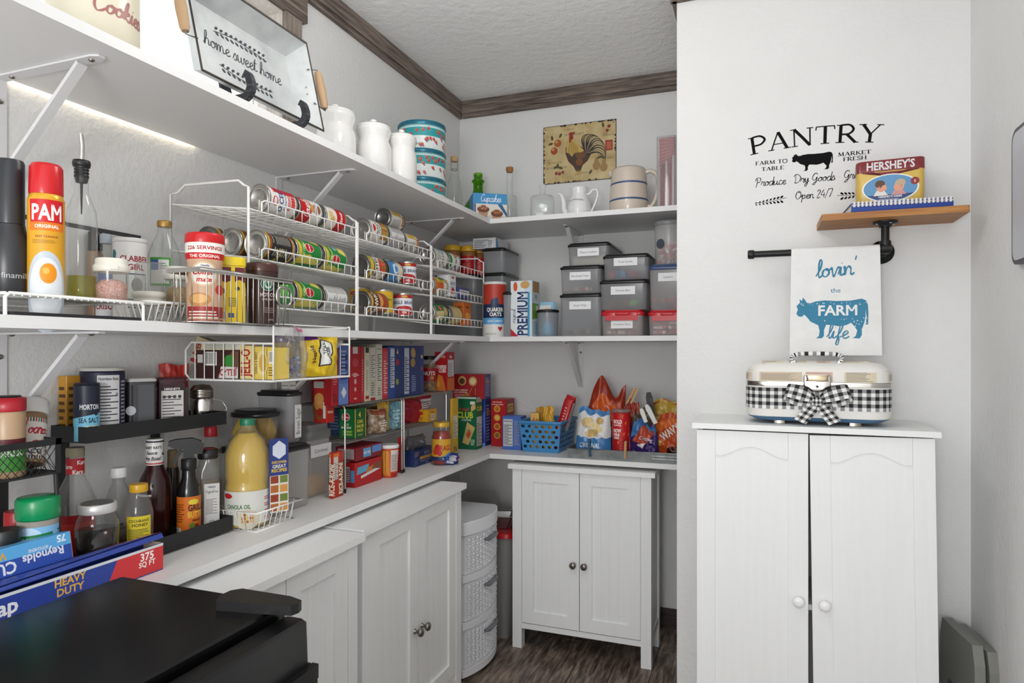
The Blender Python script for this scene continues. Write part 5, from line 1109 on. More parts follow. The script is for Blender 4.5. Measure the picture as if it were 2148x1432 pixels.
P.t('HOT COCOA', .72, .55, .075, '#d8cfc8', .5); P.t('DOUBLE CHOC', .72, .46, .04, '#c9bdb4', .45); P.t('For a rich treat to make and enjoy', .3, .45, .022, '#b9a99e', .6, rot=90); P.lines(.55, .2, .85, .32, '#8f7a70', 3); P.t('NET WT', .72, .06, .03, '#c9bdb4'); P.wrap('label', t, lambda z: r * .88 + (z - .003) * r * .12 / .122, .003)

# ================================================================== can racks
RXF, RXB = -1.185, -1.440
def can_rack(label, y0, y1, tiers, ztop, n=3):
    t = T('can_rack', label, 'rack', (RXF, y0, ZM), group='white wire can racks'); L, D = y1 - y0, RXB - RXF
    for (yy) in (0.0, L):
        b = MB(); b.tube([(0, yy, 0), (0, yy, ztop - ZM), (-.012, yy, ztop - ZM + .004), (-.03, yy, ztop - ZM + .018), (D + .05, yy, ztop - ZM + .022), (D + .025, yy, ztop - ZM + .004), (D, yy, ztop - ZM + .002), (D, yy, 0)], .0034, m_wire)
        b.build('side_frame', t)
    for z in tiers:
        b = MB(); z = z - ZM; zb = z + .03
        for yy in (.004, L - .004): b.tube([(0, yy, z), (D, yy, zb)], .0026, m_wire)
        for k in range(5): u = k / 4; b.tube([(D * u, .002, z + (zb - z) * u), (D * u, L - .002, z + (zb - z) * u)], .0024, m_wire)
        for k in range(1, 14): y = L * k / 14; b.tube([(.004, y, z + .028), (.004, y, z), (D, y, zb)], .0015, m_wire, 5)
        b.tube([(.004, L * .09, z), (.004, L * .09, z + .024), (.004, L * .115, z + .03), (.004, L * .985, z + .03)], .0024, m_wire)
        b.build('tier', t)
    return t
A_, B_, C_ = (1.3037, 1.772), (1.780, 2.276), (2.284, 2.80)
tA = (1.408, 1.5276, 1.649); tB = (1.408, 1.5276, 1.649); tC = (1.398, 1.508, 1.622)
can_rack('white wire can rack behind the cocoa canister', *A_, tA, 1.703); can_rack('white wire can rack in the middle of three', *B_, tB, 1.70); can_rack('white wire can rack nearest the corner', *C_, tC, 1.70)
def lab(bgc, *fs):
    def f(P):
        P.bgd(bgc)
        for q in fs: q(P)
    return f
# label designs; u runs round the can with the front at the middle
def d_diced(P): P.bgd('#dcdad6'); P.r(.55, 0, .75, .85, '#b51a22'); P.e(.45, .82, .055, .1, '#b51a22'); P.e(.45, .82, .045, .06, '#dcdad6'); P.t('DICED', .47, .60, .17, '#2d3a78', .26); P.t('TOMATOES', .47, .42, .07, '#3a4a80', .24); P.r(.38, .22, .56, .32, '#b51a22'); P.t('IN TOMATO JUICE', .47, .27, .05, '#efe8e4', .16); [P.e(.42 + .035 * (k % 4), .08 + .07 * (k // 4), .02, .05, '#c8302c', 8) for k in range(8)]; P.lines(.1, .1, .3, .9, '#8c8a88', 10); P.lines(.8, .1, .97, .9, '#8c8a88', 10)
def d_soup(P): P.bgd('#e0deda'); P.r(0, .5, 1, 1, '#b8141c'); P.hw("Couples", .5, .66, .17, '#efe6e0', .26, wd=.2); P.t('Soup', .5, .38, .1, '#a01a20', .2); P.e(.5, .47, .05, .08, '#b59446'); P.t('CREAM OF', .5, .26, .06, '#3a3a3a', .2); P.lines(.12, .08, .3, .42, '#6a6a68', 6); P.lines(.7, .08, .9, .42, '#6a6a68', 6); P.e(.5, .12, .06, .08, '#8a5a3a')
def d_soup2(P): P.bgd('#e0dcd4'); P.r(0, 0, 1, .48, '#b8141c'); P.e(.44, .7, .05, .12, '#d0a860'); P.e(.5, .8, .05, .12, '#d8b878'); P.t('Soup', .5, .25, .14, '#f0e6e0', .2); P.lines(.15, .1, .3, .9, '#8a6a66', 8)
def d_black(P): P.bgd('#23221f'); P.r(0, 0, 1, .05, '#c07a22'); P.r(0, .93, 1, 1, '#c9a53a'); P.r(0, .86, 1, .9, '#b0482a'); P.n(.47, .1, .66, .85, True, '#2b2a27', '#b9b6ae'); P.bar(.62, .6, .78, .9); P.t('BEANS', .34, .5, .15, '#d0b04a', .2, rot=0); P.lines(.34, .1, .45, .8, '#a8a49a', 8)
def d_corn(P): P.bgd('#1f7a33'); P.r(0, .86, 1, 1, '#c9b63c'); P.p([(0.3, 0), (.42, .5), (.40, .86), (.28, .86)], '#cdbb45'); [P.e(.31 + .025 * (k % 4), .1 + .11 * (k // 4), .014, .05, '#d8cb62', 7) for k in range(24)]; P.p([(.56, .02), (.72, .02), (.74, .3), (.6, .34)], '#d8cb62'); P.e(.5, .52, .06, .19, '#d8d4c8'); P.e(.5, .52, .054, .17, '#b8202a'); P.t('Del Monte', .5, .52, .1, '#efe6d8', .1); P.t('SWEET CORN', .44, .78, .09, '#cde08a', .2); P.t('CREAM STYLE', .58, .72, .08, '#d8e89a', .2); P.r(.62, .4, .72, .55, '#7ab0c8'); P.lines(.8, .1, .95, .8, '#8fbf8f', 8)
def d_green(P): P.bgd('#2a8a3a'); P.r(0, .9, 1, 1, '#d8d8c0'); P.lines(.4, .2, .6, .8, '#bfe0b0', 6); P.e(.5, .4, .08, .2, '#63b04a'); P.lines(.7, .1, .9, .8, '#9fd09a', 6)
def d_white(P): P.bgd('#d6d5d2'); P.lines(.30, .06, .50, .94, '#6a6a6a', 16); P.lines(.52, .06, .72, .94, '#7a7a7a', 14); P.r(.28, .5, .74, .52, '#5a5a5a')
def d_beans(P): P.bgd('#dcd9d2'); P.r(.36, 0, .64, .42, '#8a6428'); [P.e(.37 + .033 * (k % 9), .04 + .075 * (k // 9), .015, .035, ('#c08f3e', '#a8742c', '#d4aa58')[k % 3], 7) for k in range(45)]; P.e(.5, .84, .05, .08, '#b51a22'); P.t('Blackeye', .5, .66, .1, '#4a3a2a', .24); P.t('PEAS', .5, .52, .1, '#3a5a80', .2); P.lines(.7, .1, .95, .9, '#8a8a86', 9)
def d_nuts(P): P.bgd('#d8d6d0'); P.lines(.3, .3, .5, .92, '#77746e', 9); P.r(.52, .2, .62, .9, '#c9a53a'); [P.e(.4 + .04 * (k % 4), .05 + .1 * (k // 4), .022, .06, '#a4713c', 7) for k in range(8)]; P.r(0, 0, 1, .04, '#b06a3a')
def d_rotel(P): P.bgd('#dcd6c8'); P.r(0, .8, 1, 1, '#cbb02c'); P.r(0, .74, 1, .8, '#2c4a2c'); P.t('ROTEL', .47, .62, .17, '#26241f', .3); P.e(.5, .25, .12, .24, '#c0402a'); [P.e(.42 + .05 * (k % 4), .15 + .12 * (k // 4), .02, .05, ('#d8694a', '#5a8a3a')[k % 2], 7) for k in range(8)]; P.r(0, 0, 1, .05, '#2c4a2c')
def d_milk(P): P.bgd('#3f87c4'); P.p([(.3, 0), (.75, 0), (.62, .4), (.36, .35)], '#d8ccb0'); P.e(.5, .55, .08, .2, '#dce6ee'); P.e(.5, .5, .05, .12, '#3f87c4'); P.lines(.75, .1, .95, .9, '#d0dde8', 7)
def d_eagle(P): P.bgd('#dcdde0'); P.r(0, .84, 1, 1, '#b0222c'); P.t('EAGLE BRAND', .5, .62, .17, '#2d3a70', .46); P.e(.5, .2, .17, .25, '#b0222c'); P.t('Sweetened', .5, .27, .1, '#efe8e4', .3); P.t('Milk', .5, .12, .1, '#efe8e4', .2); P.lines(.72, .1, .9, .7, '#8a8a90', 7); P.e(.5, .92, .05, .06, '#c9a53a')
def d_manwich(P): P.bgd('#5a3620'); P.r(0, .88, 1, 1, '#caa23a'); P.t('MANWICH', .46, .68, .2, '#efe8dc', .42); P.p([(.34, 0), (.66, 0), (.66, .42), (.34, .5)], '#c2602a'); P.e(.5, .2, .12, .18, '#a83c1c'); P.e(.5, .35, .13, .1, '#cf9a52'); P.lines(.72, .1, .92, .8, '#b79a80', 7)
def d_pine(P): P.bgd('#e0b423'); P.e(.5, .3, .075, .24, '#c98f1f'); [P.p([(.5, .5), (.5 + .04 * (k - 3) - .012, .72 - .03 * abs(k - 3)), (.5 + .04 * (k - 3) + .012, .70 - .03 * abs(k - 3))], '#2f6b34') for k in range(7)]; [P.line([(.44, .15 + .06 * k), (.56, .2 + .06 * k)], .0009, '#8f6416', False) for k in range(6)]; P.e(.34, .8, .09, .09, '#b8402a'); P.t('Dole', .34, .8, .06, '#efe3c0', .13); P.lines(.3, .45, .42, .65, '#8f6a1a', 3)
def d_cream(P): P.bgd('#d6d0be'); P.r(0, .0, 1, .1, '#b9a878'); P.lines(.35, .2, .6, .9, '#7d7663', 9); P.p([(.3, .1), (.6, .1), (.55, .4), (.32, .35)], '#c7d3b8')
def d_hominy(P): P.bgd('#dad6cc'); P.t('GOLDEN', .47, .42, .14, '#3a3428', .3); P.r(.3, .55, .7, .62, '#b7c8b8'); P.lines(.35, .65, .6, .92, '#8a8678', 5); P.r(.56, .1, .66, .9, '#a9b9c0')
def d_soup3(P): P.bgd('#dcdcd4'); P.r(0, .8, 1, 1, '#2f8a3e'); P.t('SOUP', .47, .4, .2, '#26301f', .22); P.e(.6, .3, .06, .2, '#c98a4a'); P.lines(.3, .1, .4, .7, '#777', 5)
def d_veg(P): P.bgd('#d9d3c4'); P.r(0, .82, 1, 1, '#cf7a2c'); P.r(.42, .3, .52, .82, '#cf5a2a'); P.r(.52, .0, .60, .82, '#cfae3a'); P.t('Rotini', .56, .5, .12, '#3a4a2a', .2); P.e(.62, .3, .05, .25, '#3f7a3a'); P.lines(.3, .1, .4, .8, '#7a7466', 7)
def d_peas(P): P.bgd('#2c7f3c'); P.p([(.32, .3), (.5, .3), (.48, 1), (.34, 1)], '#d2c08a'); P.e(.55, .6, .05, .18, '#b8202a'); P.t('Del Monte', .55, .6, .09, '#efe6d8', .09); P.e(.5, .15, .08, .14, '#c6a46a'); P.lines(.65, .1, .8, .9, '#8fbf8f', 6)
def d_tan(P): P.bgd('#d3bf86'); P.r(0, .9, 1, 1, '#8a6a3a'); P.lines(.3, .1, .7, .85, '#b89f62', 10); P.r(.4, .75, .6, .9, '#a8a49a')
rC, hC = .0385, .113; zf = rC + .004; XF = RXF - .045
G1 = 'cans lying in the wire racks'
def rack_can(label, tier, y0, paint, row=0, **k):
    return can(label, XF - row * .0815, y0, tier + zf + (.03 / .255) * (.045 + row * .0815), k.pop('r', rC), k.pop('h', hC), paint, group=G1, **k)
rack_can('diced tomato can with blue lettering on the top tier', tA[2], 1.388, d_diced)
rack_can('red and white soup can between two others on the top tier', tA[2], 1.512, d_soup, tab=True, h=.105, r=.036)
rack_can('white and red soup can at the end of the top tier beside the bean can', tA[2], 1.632, d_soup2, tab=True, h=.105, r=.036)
rack_can('black-labelled bean can at the front of the middle tier', tA[1], 1.378, d_black)
rack_can('silver-ended can in the second row of the middle tier', tA[1], 1.378, d_black, row=1)
rack_can('grey-ended can deepest in the middle tier by the creamer', tA[1], 1.378, d_manwich, row=2, m_end=m_tind)
rack_can('green and yellow corn can next to the black-labelled can', tA[1], 1.500, d_corn, roll=20)
rack_can('green and yellow corn can at the end of the middle tier', tA[1], 1.625, d_corn, roll=-8)
rack_can('plain green can half hidden behind the hot cocoa canister', tA[0], 1.378, d_green)
rack_can('green and yellow corn can on the bottom tier', tA[0], 1.500, d_corn, roll=8)
rack_can('can turned to its white ingredients panel on the bottom tier', tA[0], 1.628, d_white)
rack_can('pull-tab can of brown peas at the start of the middle rack', tB[2], 1.868, d_beans, tab=True, r=.039)
rack_can('can turned to its white text panel on the middle rack', tB[2], 1.990, d_white, h=.105)
rack_can('small nut-labelled can at the end of the middle rack top', tB[2], 2.110, d_nuts, tab=True, h=.10, r=.034)
rack_can('can hidden in the second row of the middle rack top', tB[2], 2.075, d_white, row=1, h=.105)
can('can of nuts lying on top of the others in the middle rack', XF - .043, 2.07, 1.7755, .036, .105, d_nuts, group=G1, m_end=m_tind)
rack_can('dark-ended tomato can with yellow and green band', tB[1], 1.862, d_rotel, m_end=m_tind)
rack_can('blue and cream milk can on the middle tier', tB[1], 1.984, d_milk, m_end=m_tind, h=.1)
can('upright red and white condensed milk can on the middle tier', XF, 2.172, tB[1] + .011, .036, .086, d_eagle, up=35, cat='can')
can('second condensed milk can standing behind on the middle tier', XF - .085, 2.15, tB[1] + .021, .036, .086, d_eagle, up=10, cat='can')
rack_can('brown sloppy joe can lying at the bottom of the middle rack', tB[0], 1.866, d_manwich, m_end=m_tind, roll=20)
can('tall yellow pineapple can standing beside the brown can', XF - .02, 2.035, tB[0] + .014, .037, .088, d_pine, up=42)
can('gold-topped pineapple can standing behind the yellow one', XF - .105, 2.02, tB[0] + .024, .037, .088, d_pine, up=60)
can('upright red and white condensed milk can on the bottom tier', XF - .0, 2.142, tB[0] + .011, .036, .086, d_eagle, up=40)
rack_can('cream can with black lettering at the start of the corner rack', tC[2], 2.335, d_hominy)
rack_can('green and white soup can behind the cream can', tC[2], 2.462, d_soup3, m_end=m_tin, h=.105)
rack_can('orange and yellow vegetable can in the corner rack', tC[1], 2.330, d_veg)
rack_can('green pea can at the bottom of the corner rack', tC[0], 2.335, d_peas, roll=15)
rack_can('tan-labelled can with a dark end beside the green pea can', tC[0], 2.475, d_tan, m_end=m_tind)
def f_sauce(P): P.bgd('#d9dadb'); P.t('SAUCE', .5, .62, .16, '#2d3a70', .8); P.e(.5, .25, .3, .16, '#b0222c'); P.r(.3, .85, .7, .93, '#b0222c'); P.lines(.1, .4, .9, .5, '#777', 2)
carton('sauce_carton', 'small white sauce carton beside the orange can', XF - .03, 2.475, XF + .03, 2.535, tC[1] + .012, .09, '#d3d4d6', f_sauce, lambda P: P.n(.1, .05, .9, .95, False))
carton('tuna_packet', 'small blue and white packet in the corner rack', XF - .03, 2.56, XF + .035, 2.66, tC[1] + .012, .045, '#3a4a78', lambda P: (P.r(0, .3, 1, .8, '#c9ccd2'), P.lines(.1, .4, .9, .7, '#44506e', 2)))
carton('orange_tub', 'orange packet standing behind the blue and white one', XF - .12, 2.58, XF - .05, 2.66, tC[1] + .024, .075, '#d0702a')
def f_fish(P): P.bgd('#c8692a'); P.t('Goldfish', .5, .8, .09, '#2b1d16', .9); P.e(.5, .4, .3, .16, '#e09a4a'); P.p([(.75, .4), (.95, .55), (.95, .25)], '#e09a4a')
carton('fish_cracker_carton', 'orange cracker carton at the end of the corner rack', XF - .02, 2.615, XF + .03, 2.69, tC[0] + .008, .098, '#c8692a', f_fish, f_fish)
# ================================================================== corner of the middle shelf
def tub(name, label, x0, y0, x1, y1, z0, h, body=m_frost, lidc='#17181a', tagtext=None, lidh=.014, fill=None, taper=.006, rz=0, rnd=.018, deep=False, tagpos=.62):
    """storage tub with a snap lid; optional white tag on the front"""
    w_, d_ = x1 - x0, y1 - y0; t = T(name, label, 'container', ((x0 + x1) / 2, (y0 + y1) / 2, z0 + .0004), rz); hb = h - lidh
    MB().loft([(w_ - 2 * taper - .006, d_ - 2 * taper - .006, rnd, 0), (w_ - 2 * taper, d_ - 2 * taper, rnd, .004), (w_ - .006, d_ - .006, rnd, hb)], body, seg=4, caps=(True, False)).build('body', t)
    if lidc:
        ml = M(lidc, .3) if isinstance(lidc, str) else lidc
        pr = [(w_ - .004, d_ - .004, rnd, hb - .003), (w_, d_, rnd, hb), (w_, d_, rnd, hb + lidh * .55), (w_ - .012, d_ - .012, rnd, hb + lidh * .6), (w_ - .016, d_ - .016, rnd, hb + lidh)]
        L = MB().loft(pr, ml, seg=4).build('lid', t)
        if deep:
            for k in (-.25, .25): MB().loft([(w_ * .22, .004, .0015, hb - .02), (w_ * .22, .004, .0015, hb + lidh * .4)], ml, k * w_, -d_ / 2 - .002, 2).build('latch', L)
            MB().box(-w_ * .38, -d_ / 2 - .0042, hb - .024, w_ * .38, -d_ / 2 - .001, hb - .003, ml).build('latch_flap', L)
    if fill:
        fm, fh, kind = fill; rr_ = random.Random(len(label)); b = MB()
        W2, D2 = w_ / 2 - taper - .012, d_ / 2 - taper - .012
        if kind == 'block': b.loft([(W2 * 2, D2 * 2, .008, .004), (W2 * 2 * .98, D2 * 2 * .98, .008, fh * .9), (W2 * 1.3, D2 * 1.3, .008, fh)], fm[0], seg=3)
        else:
            nz = max(1, int(fh / kind))
            for k in range(nz):
                for i in range(int(2 * W2 / kind)):
                    for j in range(2):
                        x = -W2 + kind * (i + .5) + rr_.uniform(-.3, .3) * kind; y = -D2 + kind * (j + .5); z = .004 + kind * (k + .5)
                        o = len(b.v); b.lathe([(.001, -.5), (.35, -.35), (.5, 0), (.35, .35), (.001, .5)], fm[rr_.randrange(len(fm))], 8, caps=(False, False))
                        b.xf(Matrix.Translation((x, y, z)) @ Matrix.Rotation(rr_.uniform(0, 3), 4, (rr_.random() + .1, rr_.random(), rr_.random())) @ Matrix.Diagonal((kind, kind, kind * .7, 1)), o)
        o = b.build('contents', t); o['kind'] = 'stuff'
    if tagtext:
        P = Print(w_ * .5, .034); P.bgd('#dfe0e2'); P.t(tagtext, .5, .5, .24, '#3c3c40', .82, b=False)
        z_ = hb * tagpos - .017; f = z_ / hb; yy = -(d_ / 2 - taper + (taper - .003) * f); P.flat('tag', t, (-w_ * .25, yy - .0022, z_), (1, 0, 0), (0, 0, 1), rough=.6)
    return t
tub('storage_tub', 'wide smoky tub in the corner under the peanut butter jars', -1.455, 2.812, -1.228, 3.03, ZM, .298)
for k, (x, y, lb) in enumerate(((-1.372, 2.862, 'peanut butter jar in front of the cookie bag'), (-1.312, 2.913, 'peanut butter jar in the middle of three'), (-1.286, 2.992, 'peanut butter jar next to the grey tubs'))):
    t = jar('peanut_butter_jar', lb.replace('peanut', 'yellow-lidded peanut'), 'jar', (x, y, ZM + .2988), [(.033, 0), (.036, .004), (.036, .105), (.033, .115)], M('#9a6a3c', .3), ([(.037, .116), (.038, .118), (.038, .139), (.035, .142)], M('#dcae2a', .35)), rz=R(camdir(x, y) + 90), group='peanut butter jars')
    P = Print(.10, .085); P.bgd('#c0141c'); P.t('JIF', .42, .7, .14, '#e06a6a', .5); P.lines(.15, .25, .65, .6, '#dd7a7a', 5); P.r(.8, 0, 1, 1, '#dcd8d4'); P.lines(.82, .1, .98, .9, '#55507a', 9); P.wrap('label', t, .0362, .008)
tub('storage_tub', 'lower grey smoky tub in the corner beside the oats', xb(993, 2.84) + .035, 2.85, xb(1057, 2.84), 3.06, ZM, .302)
tub('storage_tub', 'upper grey smoky tub in the corner under the cracker carton', xb(993, 2.84) + .035, 2.85, xb(1057, 2.84), 3.06, ZM + .3028, .116)
def f_wb(P): P.bgd('#c9cbce'); P.lines(.05, .1, .6, .9, '#7d7f84', 5); P.r(.62, .1, .9, .9, '#dfe0e2'); P.lines(.65, .15, .88, .85, '#5a5a60', 5); P.t('K', .66, .8, .15, '#444')
carton('wafer_carton', 'flat white and blue carton lying on the upper grey tub', xb(968, 2.87) + .06, 2.87, xb(1040, 2.87), 3.03, ZM + .4194, .05, '#cfd1d4', lambda P: (P.bgd('#d8dadc'), P.p([(0, 0), (.25, 0), (.08, 1), (0, 1)], '#4a8fc0'), P.lines(.5, .15, .9, .35, '#5a5a60', 2)), f_wb)
t = T('cookie_bag', 'clear bag of brown cookies lying in the corner', 'bag', (-1.392, 2.968, ZM + .2988), R(30)); rnd = random.Random(8); b = MB()
for k in range(40):
    o = len(b.v); b.lathe([(.001, -.004), (.011, -.003), (.013, 0), (.011, .003), (.001, .004)], M(('#9a7a4e', '#b3925f', '#86683f')[k % 3], .7), 9, caps=(False, False)); b.xf(Matrix.Translation((rnd.uniform(-.045, .02), rnd.uniform(-.03, .06), .02 + .10 * rnd.random())) @ Matrix.Rotation(rnd.random() * 3, 4, (1, .4, .2)), o)
o = b.build('cookies', t); o['kind'] = 'stuff'
MB().loft([(.10, .10, .02, .001), (.12, .12, .03, .05), (.12, .12, .03, .12), (.06, .06, .02, .15)], m_film, -.01, .01, 4).build('film', t)
# oats, slim tub, cracker box, small tub
y, px = 2.79, 1038; x = xb(px, y); r = .053
t = jar('oats_canister', 'round oats canister in red blue and white', 'canister', (x, y, ZM), [(r, 0), (r, .237)], M('#d9d8d4', .45), ([(r * 1.01, .2375), (r * 1.02, .239), (r * 1.02, .246), (r * .98, .249), (r * .9, .2485)], M('#d6d5d2', .35)), rz=R(camdir(x, y) + 90))
P = Print(r * 3, .236); P.bgd('#d9d8d4'); P.r(0, .62, 1, 1, '#b23a2c'); P.r(0, .34, 1, .62, '#1f2f4e'); P.p([(.36, .62), (.62, .62), (.58, .75), (.40, .72)], '#26395c'); P.r(0, .24, 1, .36, '#5ba0d0'); P.t('QUAKER', .5, .52, .075, '#efeeea', .5); P.t('OATS', .52, .43, .07, '#efeeea', .36); P.t('QUICK 1-MINUTE', .5, .30, .035, '#e8eef2', .45); P.e(.62, .17, .035, .022, '#b0202c', 10); P.e(.69, .17, .035, .022, '#b0202c', 10); P.p([(.585, .165), (.725, .165), (.655, .1)], '#b0202c'); P.lines(.2, .04, .6, .08, '#8a8a86', 2); P.wrap('label', t, r, .0005)
tub('slim_tub', 'slim upright smoky tub in front of the oats canister', xb(1053, 2.722), 2.722, xb(1071, 2.722), 2.768, ZM, .20, lidh=.012, rnd=.008)
def f_prem(P): P.bgd('#c4d3dd'); P.p([(0, 0), (.75, 0), (.66, 1), (0, 1)], '#d9dfe3'); P.r(.80, .0, .90, .80, '#3f8fb8'); P.t('PREMIUM', .54, .41, .20, '#1f3a66', .80, rot=90, sx=1.05); P.hw('original', .17, .36, .04, '#4a5a66', .3, rot=90); P.e(.22, .9, .10, .085, '#c8572a', 14); P.e(.68, .93, .22, .07, '#c49a5c'); P.p([(0, 0), (.36, 0), (0, .14)], '#b01f2c')
def f_prem2(P): P.bgd('#cfdbe3'); P.r(.1, .8, .9, 1, '#b78d56'); P.p([(0, .3), (.9, .35), (.9, .6), (0, .6)], '#6f9a2c'); P.r(.5, .45, .8, .56, '#dcdcd8'); P.t('M', .5, .72, .09, '#2c3f66'); P.lines(.1, .05, .8, .28, '#8fb0c4', 6)
boxB('saltine_carton', 'blue and white saltine carton standing upright', 1071, 1116, 1132, 2.735, ZM, 588, '#c4d3dd', f_prem2, f_prem)
y, px = 2.79, 1149; x = xb(px, y); r = rad(46, px, x, y)
t = jar('round_tub', 'small round smoky tub holding a blue packet', 'container', (x, y, ZM), [(r * .88, 0), (r * .92, .003), (r * .97, .108)], m_frost, ([(r, .106), (r * 1.04, .109), (r * 1.04, .116), (r * .9, .119)], m_black), ([(r * .4, .004), (r * .6, .02), (r * .5, .05), (r * .2, .07)], M('#5fb4d8', .5)))
t = T('blue_packet', 'crumpled blue and white packet behind the small round tub', 'packet', (xb(1143, 2.87), 2.87, ZM), R(10)); 
b = MB(); nu = 10; b.rings([[(-.05 + .1 * i / nu, (.02 * (1 - (2 * i / nu - 1) ** 4)) * (1 - (j / 8) ** 3) * (1 if s_ else -1) + .004 * math.sin(i * 1.9 + j), .16 * j / 8) for i in range(nu + 1)] for s_ in (0,) for j in range(9)], M('#8fc0da', .35), True, (False, False), False)
b.rings([[(-.05 + .1 * i / nu, (.02 * (1 - (2 * i / nu - 1) ** 4)) * (1 - (j / 8) ** 3) + .004 * math.sin(i * 1.9 + j), .16 * j / 8) for i in range(nu + 1)] for j in range(9)], M('#8fc0da', .35), True, (False, False), False); b.build('wrapper', t)
P = Print(.06, .04); P.bgd('#d8d8d2'); P.r(.1, .2, .5, .8, '#d8d8da'); P.t('OTIS', .75, .5, .3, '#c98a2a', .4); P.flat('print', t, (-.03, -.022, .105), (1, 0, 0), (0, .25, 1))
# snack tubs on the back wall
YF = 2.728
def tubB(label, pa, pb, toppy, z0, tagtext, yf=YF, depth=.30, fill=None, **k):
    x0, x1 = xb(pa, yf), xb(pb, yf); h = k.pop('h', None) or zz(toppy, (x0 + x1) / 2, yf) - z0
    return tub('snack_tub', label, x0, yf, x1, min(yf + depth, BW - .01), z0, h, tagtext=tagtext, fill=fill, **k), z0 + h
m_brn = M('#6a5442', .7); m_tan = M('#a08c74', .7)
_, z1 = tubB('smoky snack tub at the bottom of the three-high stack', 1172, 1262, 615, ZM, 'Snack Chips', fill=([m_brn, m_tan], .05, .03), tagpos=.78)
_, z2 = tubB('smoky tub tagged for rice treats in the middle of its stack', 1173, 1261, 556, z1 + .0008, 'Rice Krispie Treats', fill=([M('#a8444a', .5), M('#c9b8ae', .5)], .03, .03), tagpos=.70)
tubB('smoky tub tagged for cheese crackers on top of its stack', 1189, 1279, 508, z2 + .0008, 'Cheese Crackers', yf=YF + .03, fill=([M('#cfc8b4', .6)], .05, 'block'), tagpos=.68)
_, z1 = tubB('red-lidded clear tub tagged for cinnamon candy', 1259, 1350, 650, ZM, 'Cinnamon Discs', body=m_frostl, lidc='#b81420', fill=([M('#a86a58', .5), M('#c9b4a6', .5), M('#8f4a40', .5)], .05, .022), deep=True, tagpos=.55, lidh=.02)
_, z2 = tubB('smoky tub tagged for granola bars', 1256, 1358, 586, z1 + .0008, 'Granola Bars', fill=([M('#4c8a2c', .5), M('#6fae3c', .5), M('#7a4a34', .5)], .06, .05), tagpos=.72)
tubB('smoky tub tagged for fruit snacks on top of the granola tub', 1263, 1362, 532, z2 + .0008, 'Fruit Snacks', yf=YF + .01, fill=([M('#3f8fc4', .5), M('#c9c4c6', .5), M('#a8484c', .5)], .045, .045), tagpos=.80)
m_mint = [M('#c4616a', .4), M('#dcc8c6', .4), M('#b84a55', .4), M('#e0d4d0', .4)]
_, z1 = tubB('red-lidded clear tub of peppermints beside the partition', 1358, 1441, 650, ZM, None, body=m_frostl, lidc='#b81420', fill=(m_mint, .062, .02), deep=True, lidh=.02)
_, z2 = tubB('clear tub tagged for suckers with a blue seal', 1360, 1443, 553, z1 + .0008, 'Suckers', body=m_frostl, lidc='#3a4a70', fill=([M('#8a3038', .4), M('#30355e', .4), M('#a8444a', .4)], .06, .024), tagpos=.80, lidh=.02)
b = MB(); rnd = random.Random(3)
y, px = 2.80, 1404; x = xb(px, y); r = .063
t = jar('candy_jar', 'round cloudy jar of peppermints under the top shelf', 'jar', (x, y, z2 + .0012), [(r * .86, 0), (r * .9, .004), (r * .97, .165)], m_frostl, ([(r, .160), (r * 1.06, .165), (r * 1.06, .172), (r * 1.02, .178), (r * .95, .180)], clear('cloudy_lid', (.8, .8, .8), .15, .6, '#b9b8bc', .2)))
for k in range(90):
    a, q, z = rnd.random() * 6.28, math.sqrt(rnd.random()) * r * .8, .008 + .085 * rnd.random(); o = len(b.v)
    b.lathe([(.001, -.004), (.007, -.003), (.0085, 0), (.007, .003), (.001, .004)], m_mint[k % 4], 9, caps=(False, False)); b.xf(Matrix.Translation((q * math.cos(a), q * math.sin(a), z)) @ Matrix.Rotation(rnd.random() * 3, 4, (1, rnd.random(), .3)), o)
o = b.build('peppermints', t); o['kind'] = 'stuff'
MB().lathe([(.02, 0), (.02, .0008)], M('#3f4650', .5), 24).xf(Matrix.Rotation(R(-100 - 20), 4, 'Z') @ Matrix.Translation((r * .935, 0, .085)) @ Matrix.Rotation(R(90), 4, 'Y')).build('round_sticker', t)

